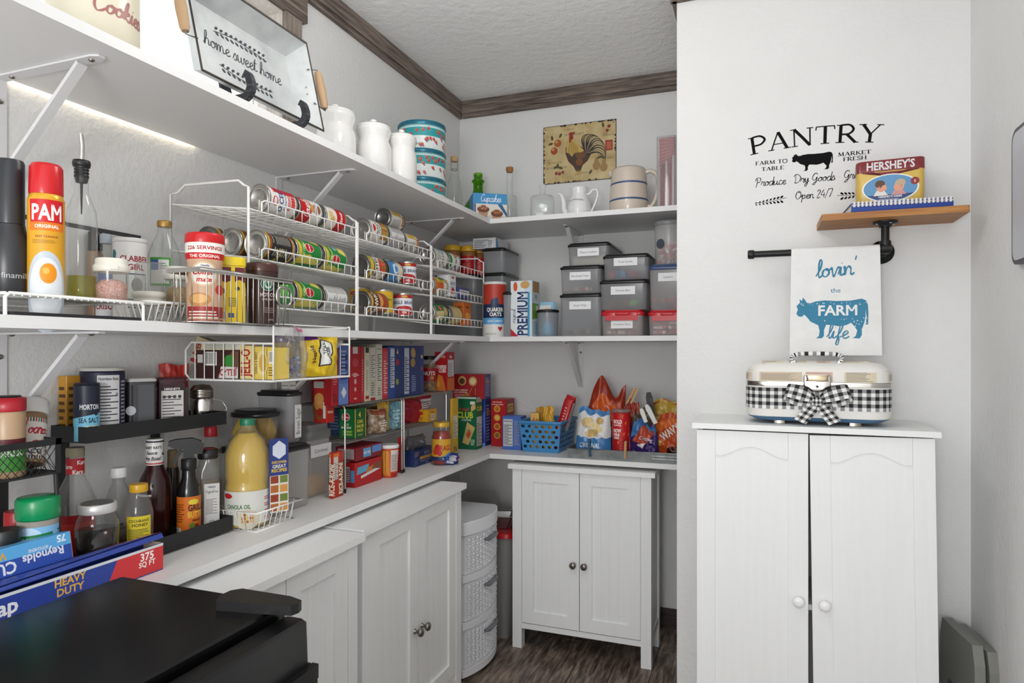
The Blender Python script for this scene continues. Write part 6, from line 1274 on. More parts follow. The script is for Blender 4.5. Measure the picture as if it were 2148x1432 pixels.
# ================================================================== bags
def bag(name, label, loc, w_, h, th, m, rz=0, tilt=0, paint=None, cat='bag', wr=.006, top='crimp', group=None, seed=1, pinch=.0, peaks=(), nu=24, nv=24, rough=.3, rot=None):
    """filled bag: pillow of thickness th with crumpled film, closed top"""
    t = T(name, label, cat, loc, rz, group, rot or (R(tilt), 0, rz)); rnd = random.Random(seed); ph = [rnd.uniform(0, 6) for _ in range(6)]
    def S(u, v, sd, off=0):
        c = 2 * u - 1; k = 1 - pinch * max(0, v - .55) / .45
        x = c * w_ / 2 * (1 - .05 * math.sin(math.pi * v)) * k
        if top == 'crimp': bl = max(0., math.sin(math.pi * min(1, (v + .10) / 1.06))) ** .55 if v < .96 else 0
        else: bl = max(.12, math.cos(v * 1.35)) ** .6 if v > .08 else .75 + 3 * v
        e = max(0., 1 - abs(c) ** 3.2)
        a = wr * (math.sin(9 * u + 5 * v + ph[0]) * math.sin(11 * v + ph[1]) + .6 * math.sin(23 * u + 13 * v + ph[2]) * math.sin(17 * v - 9 * u + ph[3])) * (.35 + .65 * e)
        y = sd * (th / 2 * bl * e ** .75 + .0006) + a + sd * off
        z = v * h + .022 * h * math.sin(7 * u + ph[4]) * v + h * v ** 4 * sum(a_ * math.exp(-((u - u_) / .13) ** 2) for u_, a_ in peaks)
        return Vector((x, y, z))
    b = MB(); fs = []; N = nu + 1
    for sd in (-1, 1): b.rings([[S(i / nu, j / nv, sd) for i in range(N)] for j in range(nv + 1)], m, True, (False, False), False)
    b.build('bag_body', t)
    if paint:
        P = Print(w_, h); paint(P); P.build('print', t, lambda u, v, o: S(u / w_, v / h, -1, o + .0016), cols=[w_ * k / nu for k in range(1, nu)], rows=[h * k / nv for k in range(1, nv)], rough=rough, step=.00035, smooth=True)
    return t

# ================================================================== hanging basket under the middle shelf
hy0, hy1, hx0, hx1, hz0, hz1 = 1.294, 1.611, -1.378, -1.100, 1.222, 1.318
t = T('hanging_basket', 'white wire basket hanging under the shelf, full of pudding boxes and bags', 'basket', (hx1, hy0, hz0)); L_, D_, H_ = hy1 - hy0, hx0 - hx1, hz1 - hz0
b = MB()
for k in range(1, 16): y = L_ * k / 16; b.tube([(0, y, 0), (D_, y, 0)], .0014, m_wire, 5)
for k in range(5): b.tube([(D_ * k / 4, 0, 0), (D_ * k / 4, L_, 0)], .0022, m_wire)
b.build('floor_wires', t)
for y in (0, L_):
    b = MB(); b.tube([(0, y, H_ + .045), (0, y, 0), (D_ + .015, y, 0), (D_, y, .015), (D_, y, H_ - .02), (D_ + .02, y, H_), (0, y, H_ - .005)], .003, m_wire)
    for k in range(1, 9): x = D_ * k / 9; b.tube([(x, y, 0), (x, y, H_ - .003)], .0014, m_wire, 5)
    b.build('side_panel', t)
b = MB(); b.tube([(0, 0, .0), (0, L_, 0)], .003, m_wire); b.tube([(D_, 0, H_ * .6), (D_, L_, H_ * .6)], .0022, m_wire)
for y in (0, L_): b.tube([(0, y, H_ + .045), (-.012, y, ZM + .004 - hz0), (D_ + .05, y, ZM + .004 - hz0)], .003, m_wire)
b.tube([(0, 0, H_ + .043), (0, L_, H_ + .043)], .002, m_wire); b.build('hooks', t)
cr, rd = '#d8cca6', '#a8242c'
def f_jel(P): P.bgd(cr); P.r(0, .0, 1, .16, rd); P.t('JELL-O', .5, .62, .3, rd, .85); P.r(0, .3, 1, .36, rd)
def f_jelv(P): P.bgd('#dcc98c'); P.t('JELL-O', .42, .5, .42, rd, .85, rot=90)
def f_jely(P): P.bgd('#d9bf5c'); P.e(.7, .5, .5, .4, '#e0cd86'); P.e(.8, .5, .34, .28, '#c9a446'); P.t('VANILLA & BERRY', .2, .5, .12, '#7a5a1c', .7, rot=90)
def f_jelc(P): P.bgd('#3a201c'); P.p([(.5, 0), (1, 0), (1, .95), (.88, 1), (.68, .55)], '#7a4a38'); P.e(.8, .62, .13, .22, '#3c8a3a', 16); P.bar(.22, .45, .5, .95); P.p([(.55, 0), (1, 0), (1, .4), (.6, .42)], '#d8d4d0'); P.t('JELL-O', .77, .2, .24, rd, .4, rot=180); P.r(.03, .55, .16, .85, '#c9c4c0')
zb = hz0 + .0035
carton('pudding_box', 'brown chocolate pudding box lying upside down in the hanging basket', -1.352, 1.302, -1.215, 1.338, zb, .072, '#3a201c', None, f_jelc)
carton('pudding_box', 'cream pudding box with upright red lettering in the hanging basket', -1.210, 1.302, -1.170, 1.338, zb, .082, '#dcc98c', None, f_jelv)
carton('pudding_box', 'yellow vanilla pudding box beside the upright cream one', -1.168, 1.302, -1.130, 1.338, zb, .08, '#d9bf5c', None, f_jely)
carton('pudding_box', 'slim yellow pudding box against the basket corner post', -1.1285, 1.304, -1.106, 1.36, zb, .078, '#d9bf5c', None, lambda P: (P.bar(.3, .5, .9, .9), P.lines(.2, .1, .9, .42, '#7a5a1c', 4)))
carton('pudding_box', 'cream pudding box lying flat on top with its small print showing', -1.33, 1.300, -1.20, 1.345, zb + .0725, .021, cr, None, lambda P: P.n(.05, .05, .95, .95, False, '#cfcdbf'), rz=R(4))
carton('pudding_box', 'cream and red pudding box tipped at the far end of the basket', -1.425, 1.345, -1.345, 1.385, zb + .03, .07, cr, None, f_jel, rot=(R(-8), R(14), R(-10)))
bag('candy_bag', 'clear zip bag of blue candies in the hanging basket', (-1.125, 1.385, hz0 + .003), .10, .135, .06, m_film, R(75), 0, lambda P: (P.r(.62, .90, 1, .96, '#d8487c'),), wr=.008, seed=3, pinch=.3)
b = MB(); rnd = random.Random(6); t = T('blue_candies', 'handful of blue sweets inside the clear zip bag', 'candy', (-1.128, 1.385, hz0 + .006))
for k in range(50):
    o = len(b.v); b.lathe([(.001, -.004), (.005, -.002), (.006, 0), (.005, .002), (.001, .004)], M(('#3a4a80', '#55659a', '#8a94b8')[k % 3], .3), 8, caps=(False, False)); b.xf(Matrix.Translation((rnd.uniform(-.012, .012), rnd.uniform(-.03, .03), .003 + rnd.random() * .05)), o)
o = b.build('sweets', t); o['kind'] = 'stuff'
def f_toll(P): P.bgd('#d3b324'); P.p([(.34, .24), (.66, .28), (.7, .5), (.78, .86), (.4, .9), (.34, .6)], '#1f2130'); P.p([(.37, .27), (.63, .31), (.67, .5), (.74, .83), (.43, .87), (.38, .6)], '#dcdcd6'); P.t('TOLL', .52, .68, .1, '#1f2130', .3, rot=100); P.t('HOUSE', .6, .55, .09, '#1f2130', .34, rot=100); P.t('Nestle', .2, .55, .12, '#4a3020', .5, rot=100); P.r(.0, .9, .4, 1, '#5e2c78')
bag('chocolate_chip_bag', 'yellow and purple chocolate chip bag in front in the hanging basket', (-1.132, 1.512, hz0 + .004), .13, .11, .05, M('#d3b324', .32), R(78), 0, f_toll, wr=.005, seed=5)
bag('chocolate_chip_bag', 'second yellow chocolate chip bag standing behind with a purple band', (-1.20, 1.49, hz0 + .004), .12, .125, .05, M('#c9aa22', .32), R(70), 0, lambda P: (P.r(0, .72, 1, .92, '#5e2c78'), P.t('MILK CHOC', .55, .82, .1, '#e8dfe8', .7)), wr=.005, seed=9)

# ================================================================== black two-tier spice rack and what it holds
m_rk = M('#1c1d1f', .5, name='black_powder_steel')
def tray(b, x0, y0, x1, y1, z0, h, m=m_rk, th=.0016):
    b.box(x0, y0, z0, x1, y1, z0 + th, m); b.box(x1 - th, y0, z0 + th, x1, y1, z0 + h, m); b.box(x0, y0, z0 + th, x0 + th, y1, z0 + h, m)
    b.box(x0 + th, y0, z0 + th, x1 - th, y0 + th, z0 + h, m); b.box(x0 + th, y1 - th, z0 + th, x1 - th, y1, z0 + h, m); return b
t = T('spice_rack', 'black two-tier rack holding sauces below and canisters above', 'rack', (-1.35, 1.15, ZK)); o_ = Vector((-1.35, 1.15, ZK))
tray(MB(), -1.452 + 1.35, 1.0 - 1.15, -1.342 + 1.35, 1.395 - 1.15, 1.098 - ZK, .035).build('upper_tray', t)
tray(MB(), -1.452 + 1.35, .915 - 1.15, -1.252 + 1.35, 1.322 - 1.15, .006, .036).build('lower_tray', t)
for y in (1.03, 1.27): MB().box(-1.458 + 1.35, y - .012 - 1.15, 0, -1.4525 + 1.35, y + .012 - 1.15, 1.13 - ZK, m_rk).build('post', t)
for x, y in ((-1.27, .93), (-1.27, 1.285), (-1.44, .93), (-1.44, 1.285)): MB().lathe([(.008, 0), (.008, .006)], m_black, 8, x + 1.35, y - 1.15).build('foot', t)
ZT_ = 1.098 + .002; ZL_ = ZK + .0085
def cjar(name, label, px, x, z0, prof, m, cap=None, fill=None, cat='jar', turn=90, **k):
    y = yl(px, x); return jar(name, label, cat, (x, y, z0), prof, m, cap, fill, rz=R(camdir(x, y) + turn), **k)
def simple(r, h, sh=.0): return [(r * .96, 0), (r, .003), (r, h - sh), (r * (.85 if sh else 1), h)]
def capp(r, z, h): return [(r, z), (r * 1.02, z + .002), (r * 1.02, z + h - .003), (r * .95, z + h)]
# upper tray
t = cjar('sea_salt_canister', 'narrow navy and sky-blue sea salt canister', 182, -1.374, ZT_, simple(.0245, .122), M('#1d2436', .35), (capp(.0245, .1225, .004), M('#2a3044', .4)), cat='canister')
P = Print(.072, .12); P.bgd('#1d2436'); P.p([(0, 0), (1, 0), (1, .52), (0, .40)], '#74bcd8'); P.t('MORTON', .58, .62, .1, '#dfe2e6', .55); P.t('SEA SALT', .56, .38, .09, '#1d2a4a', .56); P.e(.76, .50, .07, None, '#26262a'); P.r(.45, .2, .9, .28, '#dcdccf'); P.t('FINE', .68, .24, .06, '#33363a'); P.wrap('label', t, .0246, .001)
t = cjar('salt_canister', 'large navy canister turned to its nutrition panel', 215, -1.413, ZT_, simple(.0445, .150), M('#20233c', .38), (capp(.0445, .1505, .007), M('#c9c8c2', .4)), cat='canister')
P = Print(.13, .146); P.bgd('#20233c'); P.n(.42, .2, .78, .96, True, '#d5d4d6', '#22222c', 12); P.t('0', .73, .66, .05, '#22222c'); P.bar(.52, .02, .72, .12); P.lines(.82, .1, .98, .9, '#a9a9b8', 14); P.wrap('label', t, .0446, .001)
x, px = -1.398, 293; y = yl(px, x)
t = T('tea_tin', 'charcoal tin with a flip lid between the navy canister and cocoa', 'tin', (x, y, ZT_), R(camdir(x, y) + 104)); MB().loft([(.062, .05, .008, 0), (.062, .05, .008, .122)], M('#3c3c40', .45), seg=3).build('body', t); MB().loft([(.065, .053, .008, .1225), (.065, .053, .008, .127), (.06, .05, .008, .130)], M('#b9bab8', .4), seg=3).build('lid', t)
P = Print(.05, .11); P.r(0, 0, .1, 1, '#26262a'); P.e(.0, .45, .22, .1, '#b9bcc2'); P.r(.3, 0, 1, 1, '#55565a'); P.flat('label', t, (-.025, -.0252, .005), (1, 0, 0), (0, 0, 1))
x, px = -1.392, 357; y = yl(px, x)
t = T('cocoa_tin', 'maroon cocoa box with white nutrition panel', 'tin', (x, y, ZT_), R(58)); MB().loft([(.064, .046, .006, 0), (.064, .046, .006, .118)], M('#3c1a22', .38), seg=3).build('body', t); MB().loft([(.068, .05, .007, .1185), (.068, .05, .007, .126), (.062, .046, .006, .129)], M('#471d28', .35), seg=3).build('lid', t)
P = Print(.058, .11); P.bgd('#3c1a22'); P.n(.08, .05, .95, .92, False, '#cfccca', '#2a2226', 10); P.r(.08, .84, .95, .92, '#2a1218'); P.t("HERSHEY'S", .5, .88, .05, '#e2ddda', .7); [P.e(.2 + .2 * k, .7, .07, None, '#3a3a3e') for k in range(4)]; P.bar(.3, .03, .95, .16); P.flat('label', t, (-.029, -.0232, .004), (1, 0, 0), (0, 0, 1))
P = Print(.04, .11); P.bgd('#3c1a22'); P.n(.08, .12, .92, .8, False, '#b9b8ba', '#2a2226', 8); P.r(.08, .82, .92, .92, '#c9c8ca'); P.flat('side_label', t, (-.0322, .02, .004), (0, -1, 0), (0, 0, 1))
t = cjar('steel_shaker', 'polished steel shaker with a domed lid and wire handle', 423, -1.393, ZT_, [(.026, 0), (.0275, .003), (.0275, .066), (.026, .07)], m_steel, ([(.0275, .0705), (.029, .072), (.029, .076), (.0275, .078), (.029, .080), (.029, .084), (.0275, .086), (.029, .088), (.028, .094), (.02, .104), (.001, .107)], m_nickel), cat='shaker', turn=0)
MB().tube([(.0, .027, .066), (0, .05, .06), (0, .062, .04), (0, .05, .015), (0, .03, .006)], .0009, m_steel, 5).build('wire_handle', t)
bag('red_bag', 'crumpled red and clear bag behind the cocoa box', (-1.44, yl(352, -1.44) + .02, ZT_), .075, .16, .02, M('#b8352e', .4), R(70), 0, lambda P: P.r(0, 0, 1, .62, '#b9b0aa'), wr=.004, seed=12)
carton('yellow_box', 'small yellow box behind the taco seasoning', -1.455, yl(150, -1.44) - .02, -1.428, yl(150, -1.44) + .022, ZT_ - .002, .142, '#c08a2c', lambda P: P.lines(.1, .2, .9, .9, '#5a3c14', 6), lambda P: P.lines(.1, .2, .9, .9, '#5a3c14', 6))
# lower tray
t = cjar('syrup_bottle', 'clear syrup bottle with a red-lettered neck wrap', 158, -1.405, ZL_, [(.036, 0), (.04, .005), (.042, .09), (.04, .125), (.028, .155), (.017, .18), (.0165, .22)], m_pet, (capp(.0178, .221, .02), M('#8f886c', .35)), cat='bottle')
P = Print(.055, .034); P.bgd('#b01c24'); P.t('Karo', .75, .75, .28, '#e6dcd8', .4); P.t('Karo', .2, .5, .28, '#e6dcd8', .4); P.t('Karo', .6, .15, .28, '#e6dcd8', .4); P.wrap('neck_wrap', t, .0172, .184)
P = Print(.09, .09); P.bgd('#a81a20'); P.r(.1, .1, .9, .8, '#c4342c'); P.wrap('label', t, .0425, .01)
t = cjar('small_syrup_bottle', 'small clear bottle with a white cap behind the honey', 249, -1.40, ZL_, [(.026, 0), (.028, .004), (.028, .105), (.02, .13), (.013, .145), (.013, .158)], m_pet, (capp(.0165, .158, .022), M('#dcdcdc', .4)), ([(.024, .003), (.026, .006), (.026, .04), (.001, .04)], M('#3a241a', .3)), cat='bottle')
t = cjar('mason_jar', 'glass jar of dark syrup with a white-rimmed metal lid', 204, -1.305, ZL_, [(.034, 0), (.0395, .006), (.041, .085), (.038, .1), (.034, .108), (.034, .118)], m_glass, ([(.0355, .114), (.0365, .116), (.0365, .131), (.0345, .133)], M('#cfcfce', .35, .3)), ([(.032, .004), (.037, .008), (.0385, .078), (.001, .078)], M('#150c0a', .15)))
MB().lathe([(.0305, .1335), (.0305, .1342)], M('#6f6a62', .3, .8), 28).build('lid_disc', t)
t = cjar('honey_bottle', 'honey bottle with yellow cap and yellow label', 291, -1.30, ZL_, [(.027, 0), (.0295, .004), (.0295, .09), (.024, .115), (.0175, .13), (.0175, .138)], m_pet, (capp(.0185, .138, .017), M('#c99a1f', .35)), ([(.024, .003), (.0275, .006), (.0275, .05), (.001, .05)], M('#3c160c', .2)), cat='bottle')
P = Print(.052, .082); P.bgd('#cdbb2c'); P.t("COCHRAN'S", .5, .88, .075, '#3a3414', .8); P.t('HONEY', .55, .77, .085, '#3a3414', .75); P.lines(.08, .35, .92, .68, '#5a5220', 8); P.bar(.25, .04, .8, .26); P.wrap('label', t, .0297, .006)
t = cjar('barbecue_bottle', 'brown barbecue sauce bottle with a white wrapped neck', 325, -1.375, ZL_, [(.034, 0), (.037, .004), (.037, .115), (.034, .14), (.022, .165), (.0185, .175)], M('#2e1210', .18), ([(.0188, .176), (.0195, .178), (.0195, .236), (.018, .239)], M('#d4d3d0', .35)), cat='bottle', capname='wrapped_neck')
P = Print(.056, .056); P.r(0, .93, 1, 1, '#2a2c40'); P.r(0, 0, 1, .05, '#b01c24'); P.t("BABY RAY'S", .42, .72, .12, '#26262a', .7); P.t('Sauce', .35, .5, .15, '#26262a', .5, sh=.2); P.t('the Boss!', .4, .26, .15, '#26262a', .7, sh=.2); P.line([(.12, .15), (.7, .18)], .0008, '#b01c24', False); P.e(.86, .42, .06, None, '#26262a'); P.wrap('neck_print', t, .0196, .179)
P = Print(.05, .10); P.bgd('#cfcfd2'); P.r(.08, .05, 1, .95, '#3a2320'); P.wrap('label', t, .0372, .01, -140)
t = cjar('vanilla_bottle', 'slim dark bottle with a kraft label behind the trigger bottle', 362, -1.425, ZL_, simple(.016, .15, .01), M('#2a1a14', .25), (capp(.012, .15, .045), M('#8f7a5c', .5)), cat='bottle')
t = cjar('trigger_bottle', 'black trigger spray bottle with an orange sauce label', 396, -1.312, ZL_, [(.0245, 0), (.0265, .004), (.0265, .10), (.024, .118), (.016, .14), (.0145, .165)], M('#111113', .18), None, cat='bottle')
MB().lathe([(.016, .160), (.017, .162), (.017, .186), (.012, .19)], m_black, 18, fr=lambda a, z: 1 + .03 * math.cos(14 * a)).build('collar', t)
MB().extrude([(.03, .198), (.034, .216), (.028, .23), (.008, .238), (-.03, .236), (-.044, .232), (-.046, .222), (-.03, .214), (-.012, .212), (-.012, .188), (.012, .188), (.012, .2)], m_black, lambda u, v, d: (u, d, v), -.010, .010).build('spray_head', t)
MB().extrude([(-.02, .212), (-.028, .2), (-.034, .178), (-.029, .176), (-.02, .196), (-.012, .206)], m_black, lambda u, v, d: (u, d, v), -.005, .005).build('trigger', t)
P = Print(.095, .094); P.bgd('#cc6a1e'); P.e(.62, .86, .13, .07, '#d8c43a'); P.t('GRILL', .68, .72, .16, '#2a1a12', .4); P.t('BUTTER', .7, .54, .16, '#d8b43a', .46); P.t('sauce', .7, .4, .08, '#2a1a12', .4); P.e(.66, .16, .14, .13, '#8a2a20'); P.e(.58, .26, .07, .07, '#5a7a2c'); P.lines(.08, .35, .4, .85, '#7a3a14', 8); P.bar(.08, .04, .3, .2); P.wrap('label', t, .0267, .004)
x, px = -1.305, 440; y = yl(px, x)
t = T('seasoning_shaker', 'tall clear seasoning jar with black and red lid', 'jar', (x - .012, y + .006, ZL_), R(camdir(x, y) + 96)); MB().loft([(.05, .05, .012, 0), (.052, .052, .012, .004), (.052, .052, .012, .145), (.042, .042, .02, .17), (.042, .042, .0209, .178)], m_pet, seg=4, caps=(True, False)).build('body', t)
MB().loft([(.046, .046, .010, .003), (.046, .046, .010, .06), (.03, .03, .010, .064)], surf('brown_spice', ['#5a2e1c', '#7a4428', '#8f5a38'], 200, .7), seg=3).build('contents', t); MB().lathe([(.0235, .178), (.024, .18), (.024, .2), (.022, .202)], m_black, 24).build('lid', t); MB().lathe([(.018, .2022), (.017, .204)], M('#7a1a1e', .4), 20).build('lid_insert', t)
P = Print(.036, .105); P.bgd('#c9c9c6'); P.t("MIKE'S", .5, .92, .045, '#33363a', .5); P.hw('Original Rub', .5, .8, .035, '#33363a', .85); P.n(.08, .25, .92, .74, False, '#c9c9c6', '#3a3a3e', 11); P.bar(.3, .03, .75, .14); P.flat('label', t, (-.012, -.0264, .012), (1, 0, 0), (0, 0, 1))
t = cjar('red_capped_bottle', 'clear bottle with a bright red cap behind the oil jug', 442, -1.43, ZK, [(.026, 0), (.028, .004), (.028, .18), (.02, .205), (.015, .215), (.015, .222)], m_pet, (capp(.0165, .222, .028), M('#b81420', .35)), ([(.024, .003), (.026, .006), (.026, .1), (.001, .1)], M('#c9a35c', .4)), cat='bottle')

# mesh-basket rack at the edge of the picture
t = T('mesh_rack', 'black mesh spice basket on a stand with seasoning jars', 'rack', (-1.33, .66, ZK))
b = MB(); x0, x1, y0, y1, z0, z1 = -.06, .062, -.25, .232, 1.062 - ZK, 1.128 - ZK
for (p, q) in (((x0, y0), (x1, y0)), ((x1, y0), (x1, y1)), ((x1, y1), (x0, y1)), ((x0, y1), (x0, y0))):
    b.box(min(p[0], q[0]) - .001, min(p[1], q[1]) - .001, z1 - .012, max(p[0], q[0]) + .001, max(p[1], q[1]) + .001, z1, m_rk); b.tube([(*p, z0), (*q, z0)], .002, m_rk)
b.box(x0, y0, z0 - .001, x1, y1, z0, m_rk); b.box(x1 - .001, y1 - .01, z0, x1 + .001, y1, z1, m_rk); b.build('basket', t)
b = MB(); sp = .014
k = -5
while k * sp < y1 - y0 + .06:
    for s_ in (1, -1):
        ya, yb = y0 + k * sp, y0 + k * sp + s_ * (z1 - .012 - z0) * .8
        if y0 <= ya <= y1 and y0 <= yb <= y1: b.tube([(x1, ya, z0), (x1, yb, z1 - .012)], .0007, m_rk, 4)
    k += 1
for k in range(9):
    for s_ in (1, -1):
        xa, xc = x0 + k * sp, x0 + k * sp + s_ * (z1 - .012 - z0) * .8
        if x0 <= xc <= x1: b.tube([(xa, y1, z0), (xc, y1, z1 - .012)], .0007, m_rk, 4)
o = b.build('mesh', t); o['kind'] = 'stuff'
MB().box(-.07, .19, 0, -.062, .215, z0, m_rk).build('post', t); MB().box(-.07, -.22, 0, -.062, -.195, z0, m_rk).build('post', t); MB().tube([(.058, .225, z0), (.062, .228, .12), (.075, .23, .03), (.07, .225, 0)], .0042, m_rk, 8).build('front_leg', t)
tray(MB(), x0, y0, .075, y1, .004, .022).build('lower_tray', t)
for x, y in ((.06, -.24), (-.05, -.24)): MB().lathe([(.006, 0), (.006, .004)], m_black, 8, x, y).build('foot', t)
zB = 1.0625
t = cjar('garlic_jar', 'garlic powder jar with a red and black flip lid', 16, -1.31, zB, [(.026, 0), (.028, .003), (.028, .118), (.026, .122)], M('#b99a78', .35), ([(.028, .1225), (.0288, .124), (.0288, .146), (.024, .148)], M('#b01c2a', .35)))
P = Print(.07, .06); P.bgd('#3f8a32'); P.t('GARLIC', .55, .6, .24, '#dfe6d8', .7); P.r(0, .85, 1, 1, '#5a1c24'); P.wrap('label', t, .0282, .012); MB().lathe([(.022, .1482), (.02, .151)], m_black, 20).build('lid_flap', t)
x, y = -1.325, yl(108, -1.325) - .01
t = T('taco_seasoning_jar', 'tilted taco seasoning jar with a white cap', 'jar', (x, y - .036, zB + .013), rot=(R(-22), R(6), R(65)))
MB().lathe([(.026, 0), (.028, .003), (.028, .095), (.025, .1)], M('#8f7250', .35), 28).build('body', t); MB().lathe([(.0295, .1), (.031, .102), (.031, .126), (.028, .131), (.001, .132)], M('#d5d4d0', .4), 32).build('lid', t)
P = Print(.10, .082); P.bgd('#d3d0c8')
for k in range(22): P.r(k / 22, .9, (k + .55) / 22, 1, ('#b01c24', '#2d6a62', '#26262a')[k % 3]); P.r(k / 22, 0, (k + .55) / 22, .08, ('#b01c24', '#2d6a62', '#26262a')[k % 3])
P.hw('El Faro', .5, .68, .13, '#b01c34', .5, wd=.3); P.e(.33, .42, .07, .12, '#b8242c'); P.e(.55, .38, .08, .06, '#b8342c', 10, 30); P.t('TACO', .5, .18, .12, '#3a3450', .4); P.lines(.75, .2, .95, .8, '#8a7a7a', 7); P.wrap('label', t, .0282, .006)
t = cjar('ranch_shaker', 'ranch seasoning shaker with a bright green lid', 80, -1.29, ZK + .0065, [(.031, 0), (.034, .004), (.034, .132), (.0345, .136)], M('#9a948a', .3), ([(.0355, .137), (.0365, .139), (.0365, .172), (.0335, .177), (.001, .178)], M('#0f8a52', .3)))
P = Print(.085, .115); P.bgd('#7fb4d8'); P.e(.3, .8, .3, .2, '#b9d3e6'); P.r(0, 0, 1, .28, '#a9cbe2'); P.p([(.8, 0), (1, .05), (1, .2), (.85, .08)], '#4f9a3a'); P.p([(.08, .72), (.82, .76), (.78, .9), (.1, .86)], '#1f7a3e'); P.t('Hidden Valley', .45, .80, .075, '#e8ece2', .66, sh=.15); P.e(.45, .5, .44, .2, '#2d5aa0'); P.t('Ranch', .46, .5, .17, '#e8ecf2', .6); P.t('SEASONING', .46, .22, .1, '#2d5aa0', .72); P.lines(.92, .2, 1, .95, '#3a4a5a', 12); P.wrap('label', t, .0342, .01)
t = cjar('spice_jar', 'small jar with a black cap at the picture edge', 8, -1.285, ZK + .0065, simple(.024, .10), M('#7a4a34', .35), (capp(.0245, .101, .03), m_black)); P = Print(.06, .07); P.bgd('#b9b0a4'); P.t('STEAK', .5, .6, .2, '#a02420', .8); P.t('RUB', .5, .25, .25, '#26262a', .6); P.wrap('label', t, .0242, .01)
t = cjar('spice_jar', 'small red-capped striped jar between the black cap and ranch shaker', 38, -1.345, ZK + .0065, simple(.022, .10), M('#a89a90', .35), (capp(.0225, .101, .045), M('#a81a20', .35))); P = Print(.06, .07); P.bgd('#c9c6c2'); [P.r(k / 9, .7, (k + .5) / 9, 1, ('#2d3a5a', '#b01c24')[k % 2]) for k in range(9)]; P.e(.5, .3, .3, .2, '#8a2420'); P.wrap('label', t, .0222, .01)
# foil and wax paper boxes
fy0, fy1 = .40, 1.046
t = T('foil_box', 'blue and red aluminium foil box with its lid ajar', 'box', (-1.205, (fy0 + fy1) / 2, ZK + .0006)); L2 = (fy1 - fy0) / 2
b = MB(); bl = M('#2a3f92', .35); b.box(-.028, -L2, 0, .028, L2, .002, bl).box(.0255, -L2, .002, .028, L2, .056, bl).box(-.028, -L2, .002, -.0255, L2, .062, bl).box(-.0255, -L2, .002, .0255, -L2 + .002, .056, bl).box(-.0255, L2 - .002, .002, .0255, L2, .056, M('#c9b8a2', .6)); b.build('tray', t)
MB().tube([(0, -L2 + .004, .026), (0, L2 - .004, .026)], .021, M('#b4b2ae', .3, .9), 16).build('foil_roll', t)
MB().add([(-.028, -L2, .062), (-.028, L2, .062), (.024, L2, .076), (.028, -L2, .060), (.030, L2, .067), (.0285, -L2, .056), (-.028, -L2, .0635), (-.028, L2, .0635), (.024, L2, .0775), (.028, -L2, .0615)], [(0, 1, 2, 3), (3, 2, 4, 5), (6, 7, 8, 9), (0, 1, 7, 6), (1, 2, 8, 7)], bl).build('lid', t)
P = Print(2 * L2, .054); P.bgd('#2a3f92'); P.r(.88, 0, 1, 1, '#c9353a'); P.p([(.80, 0), (.88, 0), (.9, 1), (.84, 1)], '#c9353a'); P.t('Reynolds Wrap', .37, .60, .50, '#dfe0e6', .44); P.t('HEAVY', .69, .78, .26, '#d9a84a', .16); P.t('DUTY', .69, .46, .26, '#d9a84a', .13); P.r(.0, .02, .62, .08, '#d9a84a'); P.t('375', .94, .7, .3, '#efe6e2', .1); P.t('SQ FT', .94, .42, .2, '#efe6e2', .1); P.r(.45, .9, 1, 1, '#cfd2d4'); P.flat('front_print', t, (.028, -L2, .002), (0, 1, 0), (0, 0, 1))
P = Print(2 * L2, .048); P.bgd('#2a3f92'); P.r(.82, 0, 1, 1, '#cf4044'); [P.p([(.735 + .02 * k, 0), (.748 + .02 * k, 0), (.752 + .02 * k, 1), (.739 + .02 * k, 1)], '#b9bfd2') for k in range(3)]; P.t('Foil', .6, .5, .5, '#c9cde0', .1); P.t('37.5 sq ft', .92, .45, .3, '#efe6e2', .12); P.flat('lid_print', t, (-.021, L2, .0525), (0, -1, 0), (.938, 0, .345)) if False else P.build('lid_print', t, lambda u, v, o: Vector((-.0275 + v * (1.16 - .08 * u / (2 * L2)), -L2 + u, .0638 + v * (-.04 + .345 * u / (2 * L2)) + o)), rough=.35)
t = T('wax_paper_box', 'blue wax paper box lying upside down on the foil box', 'box', (-1.243, .665, ZK + .0655), rot=(0, R(-10), 0)); L2 = .215
MB().loft([(.05, 2 * L2, .001, 0), (.05, 2 * L2, .001, .05)], M('#2a4aa0', .35), 0, 0, 1, smooth=False).build('carton', t)
def wax(P): P.bgd('#2a4aa0'); P.r(0, .55, 1, 1, '#59a6dc'); P.p([(.55, .55), (1, .55), (1, .2)], '#2a4aa0')
P = Print(2 * L2, .05); wax(P); P.t('CUT-RITE', .64, .27, .42, '#d8dce6', .26, rot=180); P.t('WAX PAPER', .62, .72, .26, '#d9a02a', .26, rot=180); P.t('Reynolds', .88, .40, .30, '#d8dce6', .18, rot=180); P.t('75', .96, .82, .26, '#e6e9ee', .06, rot=180); P.t('KITCHENS', .86, .66, .11, '#d8dce6', .12, rot=180); P.flat('front_print', t, (.025, -L2, 0), (0, 1, 0), (0, 0, 1))
P = Print(2 * L2, .05); P.bgd('#59a6dc'); P.lines(.4, .4, .9, .7, '#cfe0ee', 2); P.build('top_print', t, lambda u, v, o: Vector((.025 - v, -L2 + u, .05 + o)), rough=.35)
MB().box(-.0252, L2 + .0003, 0, .0252, L2 + .001, .05, M('#b29a78', .7)).build('end_flap', t)

